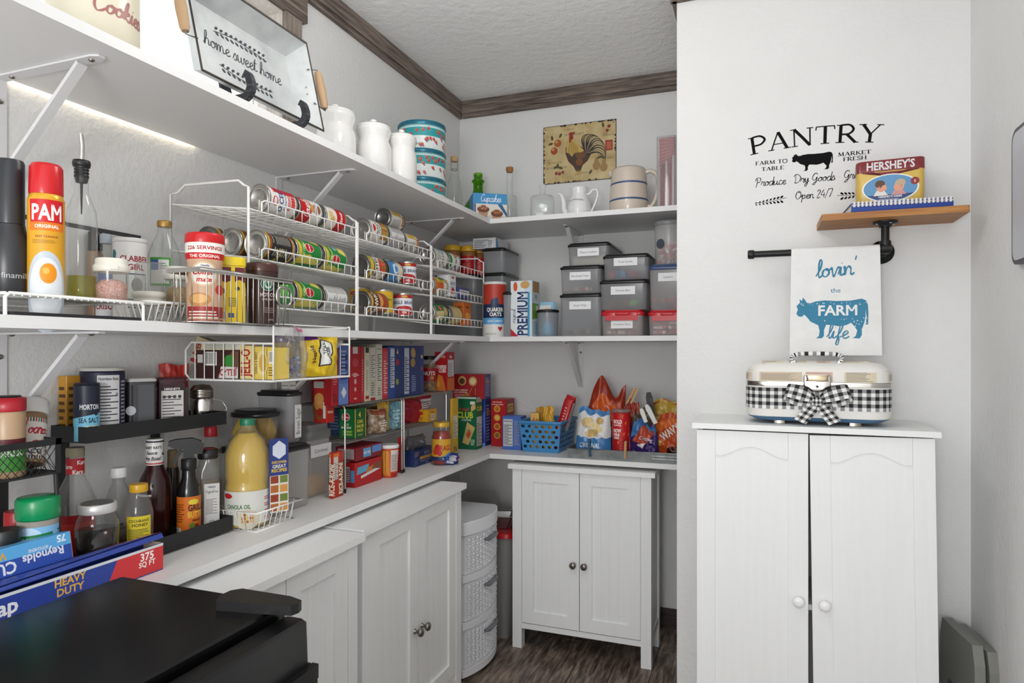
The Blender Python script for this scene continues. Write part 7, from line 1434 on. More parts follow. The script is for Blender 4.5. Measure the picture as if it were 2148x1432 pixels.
# ================================================================== oil jug, storage tubs
x, px = -1.262, 519; y = yl(px, x); r = .0565
def rib(a, z): return 1 + (.018 * math.cos(10 * a) if .12 < z < .235 else 0)
t = jar('oil_jug', 'large ribbed jug of yellow cooking oil with a green cap', 'bottle', (x, y, ZK + .003), [(r * .93, 0), (r, .006), (r, .105), (r * .95, .115), (r * 1.0, .13), (r * .99, .19), (r * .8, .225), (r * .45, .248), (.017, .256), (.017, .262)], m_pet, (capp(.0185, .262, .017), M('#1f7a58', .35)), ([(r * .9, .004), (r * .95, .008), (r * .95, .105), (r * .9, .115), (r * .95, .13), (r * .94, .188), (r * .74, .22), (r * .40, .242)], m_oil), rz=R(camdir(x, y) + 90))
P = Print(.15, .085); P.bgd('#cfd0ca'); P.r(.78, 0, .98, 1, '#dcdcd8'); P.t('CANOLA OIL', .34, .55, .13, '#3a6a3c', .42); P.e(.5, .16, .2, .3, '#c9c2b0'); [P.e(.42 + .04 * (k % 5), .1 + .1 * (k // 5), .02, .05, ('#c08a3c', '#d8b26a', '#a8622c')[k % 3], 7) for k in range(12)]; [P.lines(.8, .1 + .2 * k, .96, .22 + .2 * k, '#b8343a', 2) for k in range(4)]; P.e(.14, .86, .1, .08, '#b8242c'); P.wrap('label', t, r + .0004, .012)
ck = T('recipe_booklet', 'recipe booklet tied to the oil jug, printed with small dishes', 'booklet', (x + .062, y + .012, ZK + .004), R(62)); MB().box(-.001, -.0015, .03, .05, .0015, .225, M('#2a3a78', .4)).build('card', ck)
P = Print(.05, .195); P.bgd('#2a3a78'); P.p([(.5, .97), (.85, .90), (.85, .78), (.5, .72), (.15, .78), (.15, .90)], '#c9cedc'); P.t('DISCOVER', .5, .68, .035, '#d8b43a', .8); P.t('GREAT', .5, .625, .045, '#d8d4c8', .8); P.t('RECIPES', .5, .57, .045, '#d8b43a', .9); P.r(0, 0, 1, .5, '#d3d0c8'); [P.r(.04 + .5 * (k % 2), .02 + .125 * (k // 2), .46 + .5 * (k % 2), .12 + .125 * (k // 2), ('#a8622c', '#c98f4a', '#8a3a24', '#6a7a3a')[k % 4]) for k in range(8)]; P.flat('print', ck, (0, -.0015, .03), (1, 0, 0), (0, 0, 1))
t = T('small_wire_basket', 'small flared white wire basket around the oil jug', 'basket', (x, y, ZK)); wirebox(MB(), -.062, -.062, .085, .115, .0015, .052, m_wire, .0015, .02, .0022, .014).build('wires', t)
tub('flour_tub', 'tall cloudy tub with a black lid on the lowest shelf', -1.45, 1.462, -1.252, 1.645, ZK, .186, m_frostl, lidh=.014)
tt = tub('sugar_tub', 'round-cornered clear tub with yellow packets and black lid', -1.415, 1.462, -1.29, 1.574, ZK + .1866, .106, m_pet, lidh=.018, rnd=.04)
for k, (dx_, dy_, rz0) in enumerate(((-.012, -.03, 20), (.012, .02, -30))): 
    o = MB().loft([(.05, .03, .008, .004), (.07, .04, .012, .04), (.05, .012, .004, .08)], M('#c9a52c' if k == 0 else '#b88f22', .4), dx_, dy_, 3).build('yellow_packet', tt)
tt = tub('brown_sugar_tub', 'tall clear tub with black lid and an upright white tag', -1.418, 1.584, -1.286, 1.652, ZK + .1866, .155, m_frost, lidh=.014, fill=([M('#8a6a48', .7)], .05, 'block'))
P = Print(.030, .098); P.bgd('#dcdcda'); P.t('Brown Sugar', .5, .5, .34, '#3a3a3c', .8, rot=90, b=False); P.flat('tag', tt, (.0645, -.012, .014), (0, 1, 0), (0, 0, 1))
tt = tub('cornmeal_tub', 'clear tub of cornmeal with a grey lid and white tag', -1.42, 1.69, -1.30, 1.812, ZK, .226, m_frostl, clear('grey_clear_lid', (.75, .75, .75), .12, .5, '#a9a9a7', .2), None, lidh=.045, fill=([surf('cornmeal', ['#c49c5c', '#d0ad72'], 200, .8)], .062, 'block'))
P = Print(.105, .038); P.bgd('#d9d9d8'); P.t('Cornmeal', .5, .5, .3, '#3a3a3c', .8, b=False); P.flat('tag', tt, (.0602, -.054, .125), (0, 1, 0), (0, 0, 1))
def f_pan(P): P.bgd('#b8241e'); P.e(.4, .35, .5, .3, '#8a4a24'); P.e(.42, .45, .4, .16, '#c98a4a'); P.e(.42, .58, .38, .14, '#d39a56'); P.e(.5, .25, .22, .1, '#a01c20'); P.r(.0, .84, .8, 1, '#a9a9a2'); P.r(.75, .1, .95, .5, '#d8d4cc')
def f_pan2(P): P.bgd('#b8241e'); P.lines(.12, .5, .88, .95, '#d88a80', 10); P.t('PEARL', .5, .25, .06, '#e8d8a8', .8)
boxL('pancake_box', 'red pancake mix box standing on the cornmeal tub', 658, 685, 701, -1.302, ZK + .2266, 800, '#b8241e', f_pan2, f_pan)
carton('oat_box', 'white box turned to its small print behind the pancake box', -1.415, 1.70, -1.385, 1.735, ZK + .2266, .14, '#cfcbc2', lambda P: P.n(.05, .05, .95, .95), lambda P: P.n(.05, .05, .95, .95))

# ================================================================== chrome shelf risers on the lowest board
RF, RB_ = -1.25, -1.435
def riser(label, y0, y1):
    t = T('shelf_riser', label, 'rack', (RF, y0, ZK)); L, D, zt, zm = y1 - y0, RB_ - RF, 1.116 - ZK, .996 - ZK
    for y in (0.003, L - .003):
        MB().tube([(0, y, .008), (0, y, zt - .012), (-.004, y, zt - .003), (-.012, y, zt), (D + .012, y, zt), (D + .004, y, zt - .003), (D, y, zt - .012), (D, y, .008)], .0034, m_chrome, 8).build('end_frame', t)
        for x in (0, D): MB().lathe([(.0045, 0), (.0045, .014)], m_black, 8, x, y).build('foot', t)
    for z, nm in ((zt, 'top_wires'), (zm, 'middle_wires')):
        b = MB()
        for k in range(9): x = D * k / 8; b.tube([(x, .003, z), (x, L - .003, z)], .0016 if 0 < k < 8 else .0026, m_chrome, 5)
        for k in range(1, 20): y = L * k / 20; b.tube([(.001, y, z - .0022), (D, y, z - .0022)], .0012, m_chrome, 5)
        b.build(nm, t)
riser('chrome two-level riser under the row of cereal-like boxes', 1.803, 2.172); riser('chrome two-level riser beside the pasta sauce jar', 2.182, 2.548)
ZTOP, ZMID = 1.1185, .9985
def spine(label, a, c, top, base, X, name='food_box', depth=.155, xf=-1.268, Y=None, z0=ZTOP, **k):
    y0, y1 = yl(a, xf) + .0006, yl(c, xf) - .0006; return carton(name, label, xf - depth, y0, xf, y1, z0, zz(top, xf, y0) - z0, base, X, Y, **k)
RED, NAVY = '#a81c24', '#26366a'
def s_red1(P): P.bgd(RED); P.lines(.15, .35, .85, .92, '#d07a7a', 14); P.r(.1, .05, .9, .2, '#8a1a1e')
def s_blue(P): P.bgd('#5a74b8'); P.r(.0, .0, 1, .35, '#6a86c4'); P.p([(.2, .2), (.5, .3), (.8, .2), (.5, .1)], '#d8dce8'); [P.r(.1, .42 + .16 * k, .9, .52 + .16 * k, '#2c3c78') for k in range(3)]; P.lines(.2, .45, .8, .94, '#a9b8dc', 8)
def s_red2(P): P.bgd('#b01c24'); P.r(.25, .88, .75, 1, '#d8d0cc'); P.e(.5, .72, .3, .08, '#c4444a'); P.t('To the table', .5, .5, .035, '#e8d0cc', .7); P.lines(.3, .46, .7, .56, '#e0a8a4', 2); P.e(.5, .38, .12, .05, '#d8a8a4'); P.e(.5, .24, .1, .04, '#d8a8a4'); P.t('mix', .5, .08, .04, '#e8d8d4')
def s_red3(P): P.bgd('#a81a22'); P.p([(.1, 0), (.9, 0), (.6, 1), (.2, 1)], '#b8323a'); P.lines(.3, .2, .7, .8, '#d8989a', 12)
def s_cream(P): P.bgd('#cfc8ae'); P.r(.1, .9, .9, 1, '#2a2a2a'); P.e(.5, .7, .35, .07, '#b9b096'); P.lines(.25, .2, .75, .6, '#8c8468', 14); P.r(.1, .04, .9, .1, '#a02a2a')
def s_nut(P): P.bgd('#bdb7a8'); P.n(.08, .4, .92, .98, False, '#c9c6be', '#3a3a38', 11); P.lines(.15, .1, .85, .36, '#6a665e', 6); P.r(.05, 0, .95, .05, RED)
def s_nut2(P): P.bgd('#c6c1ae'); P.n(.1, .3, .9, .97, True, '#cdcabd', '#33332f', 13); P.lines(.2, .08, .8, .24, '#77725f', 4)
def s_red4(P): P.bgd('#b8323a'); P.n(.08, .06, .92, .94, False, '#c04a4e', '#e8c8c4', 14)
def s_blue2(P): P.bgd('#2d4a8c'); P.n(.25, .2, .9, .97, False, '#bcc2d0', '#26304e', 13)
def s_pasta(P): P.bgd(NAVY); P.n(.62, .04, .98, .96, False, '#b4bac8', '#26304e', 16); P.e(.12, .68, .12, .06, '#a82430'); P.p([(.06, .85), (.12, .95), (.18, .85)], '#d8c49a'); P.e(.1, .3, .1, .06, '#8a9a3a')
def s_pasta2(P): P.bgd(NAVY); P.e(.22, .86, .16, .11, '#b08a4a', 14, 30); P.e(.2, .66, .16, .09, '#a87f40', 14, -10); P.lines(.1, .08, .45, .42, '#8d97bd', 9); P.r(.72, .0, 1, 1, '#2e4078'); P.e(.85, .78, .07, .04, '#c9b45a'); P.r(.78, .5, .92, .56, '#b03a3a'); P.line([(.85, .3), (.8, .36)], .001, '#c9cde0')
spine('slim red box at the near end of the box row', 696, 710, 726, RED, s_red1, depth=.03, Y=lambda P: (P.bgd('#9c1c22'), P.lines(.2, .5, .9, .95, '#c86a6a', 8)))
spine('light blue box next to the slim red one', 711, 731, 723, '#5a74b8', s_blue, depth=.03)
spine('bright red box lettered in white in the box row', 734, 756, 727, '#b01c24', s_red2)
spine('thin dark red box between the bright red and cream ones', 757, 764, 728, '#a81a22', s_red3)
spine('cream box with a black emblem in the box row', 765, 775, 728, '#cfc8ae', s_cream)
spine('box turned to a plain nutrition panel in the row', 776, 788, 728, '#bdb7a8', s_nut)
spine('tallest pale box of the row with a nutrition heading', 789, 802, 722, '#c6c1ae', s_nut2)
spine('narrow red box covered in fine print', 803, 814, 730, '#b8323a', s_red4)
spine('slim royal blue box with a pale panel', 815, 829, 727, '#2d4a8c', s_blue2)
spine('navy pasta box with a red oval', 830, 859, 725, NAVY, s_pasta, name='pasta_box')
spine('navy pasta box with gold leaves', 860, 889, 725, NAVY, s_pasta2, name='pasta_box')
t = cjar('nut_jar', 'plastic jar of mixed nuts with a black lid', 900, -1.335, ZTOP, simple(.032, .135, .008), m_pet, (capp(.029, .136, .016), m_black), ([(.027, .003), (.029, .006), (.029, .115), (.001, .117)], surf('mixed_nuts', ['#5a3a24', '#8a6238', '#c49a5c'], 60, .6)))
P = Print(.07, .055); P.bgd('#9c1a22'); P.t('NUTS', .5, .6, .3, '#e8dcd0', .8); P.e(.7, .25, .12, .16, '#b08046'); P.wrap('label', t, .0322, .045)
def f_ch(P): P.bgd('#a8141c'); P.p([(0, .05), (.28, .42), (.62, .38), (.9, .06), (.9, 0), (0, 0)], '#c8742a'); P.p([(.1, .1), (.3, .32), (.42, .1)], '#d8903c'); P.t('CHEESE', .55, .62, .085, '#efe6e0', .8); P.t('CUBS', .62, .52, .10, '#efe6e0', .6); P.e(.7, .88, .22, .06, '#b8343a'); P.t('WISPS', .7, .88, .04, '#e8c8b4', .3)
def f_ch2(P): P.bgd('#a8141c'); P.n(.08, .36, .92, .8, False, '#c9c6c8', '#3a3036', 9); P.r(0, .0, 1, .32, '#c8601c'); P.t('Rds', .5, .88, .07, '#e8e0dc', .6)
boxL('cracker_box', 'red and orange cheese cracker box at the end of the box row', 912, 938, 953, -1.262, ZTOP, 738, '#a8141c', f_ch2, f_ch)
# middle level of the risers
def f_dm(P): P.bgd('#1c6a34'); P.e(.42, .72, .28, .14, '#d8d4c8'); P.e(.42, .72, .25, .12, '#b0202a'); P.t('Del Monte', .42, .72, .07, '#efe6d8', .42); P.t('CUT', .45, .46, .08, '#d8e0c8', .4); P.t('GREEN BEANS', .45, .36, .07, '#d8e0c8', .7); [P.e(.3 + .12 * (k % 5), .12 + .1 * (k // 5), .09, .04, '#8ab04a', 8, 20) for k in range(10)]
def f_dm2(P): P.bgd('#1a5a2c'); P.r(0, 0, .06, 1, '#c9b43a'); P.r(.94, 0, 1, 1, '#c9b43a'); P.t('4', .42, .80, .2, '#d8c43a', .5); P.t('CAN', .45, .56, .12, '#d8c43a', .6); P.t('VALUE', .45, .40, .11, '#d8c43a', .7); P.t('PACK', .45, .25, .11, '#d8c43a', .6); P.lines(.25, .06, .8, .14, '#9ab060', 2)
boxL('canned_bean_pack', 'green shrink-wrapped four-pack of canned beans', 712, 744, 768, -1.27, ZMID, 858, '#1a5a2c', f_dm2, f_dm)
bag('trail_mix_bag', 'clear bag of brown nuts on the riser middle level', (-1.29, yl(790, -1.29), ZMID), .085, .085, .05, surf('bagged_nuts', ['#4a3a30', '#7d6650', '#a89078', '#c9c2ba'], 55, .4), R(68), 0, lambda P: (P.r(.1, .78, .95, .98, '#8a4a34'), P.lines(.5, .3, .9, .6, '#d8d4d0', 3)), wr=.004, seed=21)
bag('tortilla_bag', 'pale teal folded bag on the riser middle level', (-1.30, yl(822, -1.30), ZMID), .085, .10, .03, M('#6f9aa8', .4), R(62), 0, lambda P: (P.r(.1, .45, .35, .98, '#4f7a88'), P.lines(.5, .1, .9, .8, '#a9c4cc', 5)), wr=.008, seed=22)
bag('yellow_snack_bag', 'small yellow bag tucked at the riser end', (-1.31, 2.135, ZMID), .06, .105, .022, M('#c49a34', .4), R(75), 0, lambda P: P.lines(.2, .1, .8, .35, '#d8cfa8', 4), wr=.004, seed=23)
carton('blue_pouch_box', 'blue pouch carton at the back of the riser middle level', -1.42, 1.95, -1.36, 2.05, ZMID, .09, '#4a6a9a', lambda P: P.lines(.1, .2, .9, .8, '#9ab0d0', 5), lambda P: P.lines(.1, .2, .9, .8, '#9ab0d0', 5))
def f_vel(P): P.bgd('#d09a24'); P.p([(0, 0), (.55, 0), (.55, .62), (0, .75)], '#cf6a1c'); P.t('Velveeta', .3, .38, .26, '#e8c44a', .5, sh=.2); P.t('Velveeta', .35, .82, .24, '#a8241c', .6, sh=.2); P.e(.7, .72, .09, .14, '#b8341c'); P.lines(.6, .15, .78, .45, '#8a5a18', 4)
def f_vel2(P): P.bgd('#d09a24'); P.bar(.35, .1, .75, .6); P.t('Velveeta', .5, .82, .16, '#a8241c', .7)
boxL('cheese_box', 'yellow cheese loaf box on the riser beside the pasta sauce', 856, 897, 916, -1.275, ZMID, 860, '#d09a24', f_vel2, f_vel)
carton('cheese_box', 'second yellow cheese loaf box behind the first', -1.425, 2.225, -1.375, 2.28, ZMID, .075, '#d09a24', f_vel2, f_vel2)
bag('red_pasta_bag', 'red and clear pasta bag lying on the riser beside the sauce jar', (-1.335, 2.43, ZMID + .0), .20, .108, .05, M('#9c1a2c', .3), R(78), 0, lambda P: (P.r(.55, .2, .95, .85, '#bdb4b4'), P.lines(.58, .25, .92, .8, '#6a5a5e', 7), P.r(.0, .9, .5, 1, '#a87040')), wr=.006, seed=24)
# lowest level
def f_rar(P): P.bgd('#b02a1c'); P.r(.55, 0, 1, .8, '#8a3a1c'); P.t('RICE-A-RONI', .75, .4, .16, '#efe0c8', .7, rot=90); P.n(.06, .4, .5, .9, False, '#c9c2b8', '#4a3028', 8); P.r(.05, .9, .6, .98, '#d0702a')
boxL('rice_mix_box', 'narrow red rice mix box by the riser foot', 690, 698, 720, -1.236, ZK, 950, '#b02a1c', f_rar, f_rar)
def f_cer(P): P.bgd('#a01820'); P.r(.1, .2, .45, .85, '#a8a4a4'); P.lines(.12, .25, .43, .8, '#4a3a3c', 6); P.r(.55, .2, .95, .7, '#4a8ab8')
def f_box2(P): P.bgd('#b0181e'); P.p([(.05, .5), (.45, .55), (.5, .85), (.08, .8)], '#5aa0c4'); P.p([(.4, .45), (.75, .6), (.72, .75), (.42, .68)], '#c8742a'); P.p([(.2, .3), (.95, .5), (.95, .62), (.2, .42)], '#d8d8d8'); P.p([(.6, .6), (.95, .5), (.98, .85), (.72, .8)], '#7a4a34')
boxL('popcorn_box', 'lower red microwave snack box under the riser', 724, 745, 801, -1.262, ZK, 972, '#b0181e', f_box2, f_cer)
y0 = yl(746, -1.265); y1 = yl(800, -1.265)
carton('popcorn_box', 'upper dark red microwave snack box under the riser', -1.345, y0, -1.262, y1, ZK + .0875, .045, '#7c1420', lambda P: (P.bgd('#7c1420'), P.r(.25, .15, .55, .85, '#5a9ac8'), P.r(.6, .35, .97, .9, '#5a86c4'), P.t('BOX TOPS', .4, .5, .2, '#e6e0e0', .25)), lambda P: P.n(.1, .1, .9, .9, False, '#a89a9a', '#3a2a2c', 4))
x, px = -1.262, 816; y = yl(px, x)
t = cjar('noodle_tub', 'instant noodle tub with a white plastic lid', px, x, ZK, [(.026, 0), (.029, .004), (.034, .105)], M('#c24a28', .35), ([(.035, .1055), (.0365, .107), (.0365, .115), (.034, .118)], M('#dcdcda', .35)), cat='tub')
P = Print(.10, .10); P.bgd('#c24a28'); P.p([(0, .1), (.55, .05), (.5, .95), (0, .98)], '#c9802c'); [P.line([(.02 + .05 * k, .15), (.1 + .04 * k, .45), (.03 + .05 * k, .7), (.1 + .04 * k, .92)], .0016, ('#e0a04a', '#a84a1c', '#d8c06a')[k % 3]) for k in range(9)]; P.e(.12, .08, .1, .06, '#3a6a3c'); P.n(.56, .2, .96, .97, False, '#d0c6c0', '#4a3a38', 12); P.r(.56, .0, 1, .15, '#a82420'); P.wrap('label', t, lambda z: .0292 + (z - .004) * .05, .003)
boxL('red_carton', 'tall plain red carton behind the noodle tub', 834, 839, 848, -1.262, ZK, 918, '#b0161e', lambda P: (P.bgd('#b0161e'), P.t('SO', .5, .9, .05, '#d8b44a', .8)), None)
def f_spag(P): P.bgd('#243464'); P.t('CAREFULLY SELECTED', .55, .82, .06, '#c9a45a', .7); P.t('PREMIUM DURUM WHEAT', .55, .72, .05, '#a9b0cc', .7); P.r(.22, .38, .86, .58, '#b5853a'); P.lines(.25, .24, .85, .31, '#a9b0cc', 2); P.t('NET WT 1 LB', .55, .1, .06, '#d8dae4', .4); [P.line([(.0, .62 + .1 * k), (.16, .74 + .1 * k)], .0014, '#c9a45a', False) for k in range(3)]; [P.line([(.0, .1 + .12 * k), (.12, .2 + .12 * k)], .001, '#8d97bd', False) for k in range(3)]
y0 = yl(856, -1.275)
carton('spaghetti_box', 'navy spaghetti carton lying open under the second riser', -1.335, y0 + .03, -1.262, y0 + .215, ZK, .062, '#243464', f_spag, lambda P: P.bgd('#243464'))
bag('bread_bag', 'dark clear bag slumped on top of the spaghetti carton', (-1.30, y0 + .10, ZK + .0625), .13, .055, .06, clear('grey_film', (.75, .75, .78), .3, .35, '#6a6a70', .1), R(85), 0, None, wr=.008, seed=30)
x, px = -1.252, 926; y = yl(px, x)
t = cjar('pasta_sauce_jar', 'jar of red pasta sauce with a yellow lid and label', px, -1.200, ZK, [(.035, 0), (.039, .005), (.0395, .11), (.034, .135), (.03, .145), (.03, .152)], m_glass, (capp(.033, .152, .018), M('#c9a030', .35, .2)), ([(.033, .004), (.037, .008), (.0375, .11), (.032, .132), (.001, .136)], M('#8f2414', .3)))
P = Print(.115, .085); P.bgd('#c9992c'); P.t('RAGU', .68, .6, .26, '#a01c20', .45); P.e(.36, .55, .12, .22, '#b02a20'); P.e(.28, .42, .1, .16, '#c23a24'); P.e(.44, .36, .09, .14, '#b02a20'); P.r(0, .0, 1, .18, '#26305c'); P.p([(.5, .18), (1, .18), (1, .45)], '#4a86b8'); P.t('Traditional', .7, .09, .08, '#e0d8c4', .5); P.wrap('label', t, .0398, .02)
bag('blue_foil_bag', 'crumpled blue and silver foil packet at the shelf edge', (-1.165, yl(944, -1.165), ZK + .002), .08, .042, .05, M('#2c4690', .2, .4), R(60), 0, lambda P: (P.p([(.1, .2), (.5, .1), (.7, .8), (.3, .9)], '#b9bcc6'), P.r(.7, .3, .9, .6, '#b8343a')), wr=.012, seed=33, nu=20, nv=12)
# ================================================================== boxes in the corner of the lowest board
def f_club(P): P.bgd('#14603a'); P.p([(.3, .12), (.62, .08), (.95, .42), (.55, .52)], '#c9a868'); P.e(.62, .3, .2, .1, '#a9a06a'); P.p([(.5, .28), (.62, .2), (.75, .3), (.66, .38)], '#c04a24'); P.t('CLUB', .44, .66, .12, '#c9cf3a', .82); P.hw('crackers', .5, .56, .035, '#c9dcc4', .5); P.t("Kellogg's", .4, .77, .05, '#b8343a', .5, sh=.2); P.r(.0, .97, 1, 1, '#c9cdc4'); P.r(.7, .86, .95, .92, '#d8dcd4'); P.lines(.72, .08, .95, .2, '#c9dcc4', 4); P.p([(.75, .72), (.98, .78), (.95, .9), (.74, .82)], '#cfae72')
def f_club2(P): P.bgd('#14603a'); P.n(.05, .06, .95, .62, False, '#bfc2bc', '#2c3a30', 12); P.t('CLUB', .5, .78, .09, '#c9cf3a', .9); P.r(0, .9, 1, 1, '#a9a294')
boxL('cracker_box', 'green cracker box with a soup bowl picture in the corner', 957, 999, 1011, -1.218, ZK, 833, '#14603a', f_club2, f_club)
boxL('yellow_cracker_box', 'narrow yellow box between the sauce jar and green cracker box', 944, 949, 961, -1.238, ZK, 836, '#c9a02c', lambda P: (P.bgd('#c9a02c'), P.n(.1, .3, .9, .7, False, '#c9c2a8', '#4a3a1c', 8), P.t('IN', .5, .12, .1, '#6a3a14', .7)), None)
def f_bl(P): P.bgd('#3d4fa8'); P.p([(0, .6), (1, .75), (1, .2)], '#5a74cc'); P.r(0, .0, 1, .06, '#7a9adc')
def f_bl2(P): P.bgd('#2c3470'); P.lines(.1, .1, .9, .9, '#8a8ab8', 12); P.e(.5, .7, .3, .08, '#a86a4a')
boxL('blue_cracker_box', 'royal blue cracker box beside the green one', 1009, 1018, 1030, -1.222, ZK, 836, '#3d4fa8', f_bl2, f_bl) 
def f_ritz(P): P.bgd('#9c161e'); [P.e(.3 + .34 * (k % 2), .74 - .02 * k, .13, .2, '#c49a5c', 16) for k in range(2)]; [P.e(.3 + .34 * k, .72, .09, .13, ('#5a3a1c', '#e0cfa0')[k], 12) for k in range(2)]; P.t('cracker playbook', .25, .36, .07, '#e8d4c8', .46); P.t('party entertaining', .25, .27, .06, '#e8d4c8', .46); P.lines(.06, .06, .4, .2, '#d09a94', 4); P.line([(.5, .2), (.58, .35), (.62, .45)], .0016, '#c9a45a'); P.line([(.72, .15), (.72, .45)], .0016, '#c9a45a'); P.e(.45, .06, .12, .16, '#a86a34')
y0 = 2.835
carton('party_cracker_box', 'wide dark red cracker box lying on top of the corner boxes', -1.36, y0, -1.20, y0 + .09, ZK + .231, .115, '#9c161e', f_bl2, f_ritz, rz=R(4))
def f_r2(P): P.bgd('#a8161e'); [P.e(.4, .80 - .19 * k, .22, .075, ('#d09a3c', '#c98a2c')[k % 2], 18) for k in range(4)]; [P.e(.4, .80 - .19 * k, .15, .05, ('#b86a24', '#e0b85c', '#a85a20', '#7a5a2c')[k], 14) for k in range(4)]; P.t('your favorite', .42, .95, .03, '#e8d4c8', .7); P.t('on the go crackers', .42, .90, .03, '#e8d4c8', .8)
def f_r3(P): P.bgd('#8a121a'); P.r(.15, .72, .85, .9, '#c9a83a'); P.t('RITZ', .5, .81, .1, '#8a121a', .6)
boxB('ritz_box', 'red cracker box with round gold crackers standing in the corner', 1030, 1062, 1079, 2.93, ZK, 838, '#a8161e', f_r3, f_r2)
def f_gr(P): P.bgd('#4468b4'); P.n(.04, .1, .55, .92, True, '#c3c4c6', '#333a44', 13); P.lines(.62, .14, .96, .9, '#8f9096', 16)
boxB('snack_box', 'blue box turned to its nutrition panel beside the blue basket', 1054, 1093, 1104, 2.85, ZK, 874, '#4468b4', lambda P: P.bgd('#3a5aa4'), f_gr)
# ================================================================== blue basket
bx0, bx1, by, bd, bh = -1.002, -.832, 2.825, .24, .142; m_bb = M('#3f86bd', .42, name='blue_plastic')
t = T('blue_basket', 'blue plastic basket with round holes full of snack packets', 'basket', ((bx0 + bx1) / 2, by + bd / 2, ZK)); W_, D_ = (bx1 - bx0), bd
fl = .013
def face_pt(side, u, v, o):
    """u 0..1 across, v 0..1 up the flared wall, o outwards"""
    k = fl * v; hw, hd = W_ / 2 + k, D_ / 2 + k; z = .006 + v * (bh - .012)
    return {'f': ((2 * u - 1) * hw, -hd - o, z), 'b': (-(2 * u - 1) * hw, hd + o, z), 'r': (hw + o, (2 * u - 1) * hd, z), 'l': (-hw - o, -(2 * u - 1) * hd, z)}[side]
def holes(side, nu_, nv_):
    b = MB(); cu, cv = 1 / nu_, .88 / nv_; n = 16
    for o in (0, -.003):
        for j in range(nv_):
            off = .5 * (j % 2)
            if off:
                for a, c in ((0, .5), (nu_ - .5, nu_)): b.add([face_pt(side, q * cu, .06 + p * cv, o) for q, p in ((a, j), (c, j), (c, j + 1), (a, j + 1))], [(0, 1, 2, 3)], m_bb)
            for i in range(nu_ - (1 if off else 0)):
                cx_, cy_ = (i + .5 + off), j + .5; vs = []
                for k in range(n):
                    a = 2 * math.pi * k / n; c, s_ = math.cos(a), math.sin(a); q = .5 / max(abs(c), abs(s_)); vs += [(cx_ + q * c, cy_ + q * s_), (cx_ + .31 * c, cy_ + .31 * s_)]
                b.add([face_pt(side, a * cu, .06 + p * cv, o) for a, p in vs], [(2 * k, 2 * ((k + 1) % n), 2 * ((k + 1) % n) + 1, 2 * k + 1) for k in range(n)], m_bb)
        for a, c in ((0, .06), (.94, 1)): b.add([face_pt(side, u, v, o) for u, v in ((0, a), (1, a), (1, c), (0, c))], [(0, 1, 2, 3)], m_bb)
    return b
for sd, nm, nn in (('f', 'front_wall', 6), ('b', 'back_wall', 6), ('r', 'side_wall', 8), ('l', 'side_wall', 8)): holes(sd, nn, 5).build(nm, t, fix=False)
MB().loft([(W_ - .002, D_ - .002, .008, .0), (W_ + .001, D_ + .001, .008, .007)], m_bb, seg=3).build('base', t)
k = fl
MB().rings([[(x, y, z) for x, y in rrect(W_ + 2 * a, D_ + 2 * a, .012, 4)] for a, z in ((k - .001, bh - .014), (k + .007, bh - .013), (k + .008, bh - .002), (k + .004, bh), (k - .003, bh - .001), (k - .003, bh - .012))], m_bb, True, (False, False)).build('rim', t)
cx_, cy_ = (bx0 + bx1) / 2, by + bd / 2
carton('yellow_packet', 'yellow cracker packet standing nearest in the blue basket', cx_ - .062, by + .03, cx_ - .022, by + .075, ZK + .0075, .165, '#c9992c', None, lambda P: (P.p([(.2, .75), (.5, .75), (.35, .92)], '#b8341c'), P.lines(.6, .6, .95, .9, '#7a5a14', 3)), rz=R(12))
bag('yellow_wrapper', 'twisted yellow snack wrapper in the blue basket', (cx_ + .018, by + .06, ZK + .0075), .06, .195, .035, M('#c9972a', .35), R(-14), 0, lambda P: P.line([(.2, .7), (.8, .95)], .0012, '#6a4a1a', False), wr=.005, seed=41)
bag('gold_wrapper', 'small gold wrapper behind the yellow packet', (cx_ - .035, by + .125, ZK + .0075), .055, .185, .03, M('#b98a24', .35), R(8), 0, None, wr=.005, seed=42)
t = T('cracker_sleeve', 'red cracker sleeve leaning tall in the blue basket', 'packet', (cx_ + .042, by + .10, ZK + .010), rot=(R(-3), R(17), R(-6)))
MB().loft([(.036, .036, .012, 0), (.048, .048, .014, .012), (.048, .048, .014, .225), (.044, .02, .006, .24), (.046, .008, .003, .252)], M('#b0161e', .28), seg=4).build('wrapper', t)
P = Print(.036, .20); P.t('RITZ', .5, .16, .06, '#2c3470', .8, rot=80); P.e(.45, .42, .28, .06, '#d09a4a'); P.e(.55, .36, .26, .05, '#c08036'); P.lines(.35, .55, .7, .95, '#d89a94', 6); P.flat('print', t, (-.018, -.0242, .014), (1, 0, 0), (0, 0, 1)); MB().box(.0242, -.02, .012, .0248, .02, .225, M('#c9c4c4', .4)).build('seam', t)
# ================================================================== galvanised tray with chips
tx0, tx1, tyf, tyb = xb(1196, 2.73), PX - .012, 2.73, 2.96
t = T('galvanised_tray', 'long low galvanised tray holding the chip bags', 'tray', ((tx0 + tx1) / 2, tyf, ZK)); W_ = (tx1 - tx0) / 2; hT = .042
b = MB()
zs = [0, .002] + [.008 + .03 * k / 8 for k in range(9)] + [hT]
b.rings([[(-W_ - .012 * z / hT, -.0 - .010 * z / hT, z), (W_, -.010 * z / hT, z)] for z in (0, hT)], m_galv, False, (False, False), False)
b.rings([[(W_, tyb - tyf, z), (-W_ - .012 * z / hT, tyb - tyf, z), (-W_ - .012 * z / hT, -.010 * z / hT, z)] for z in (0, hT)], m_galv, False, (False, False), False)
b.add([(-W_, 0, .001), (W_, 0, .001), (W_, tyb - tyf, .001), (-W_, tyb - tyf, .001)], [(0, 1, 2, 3)], m_galv); b.build('pan', t)
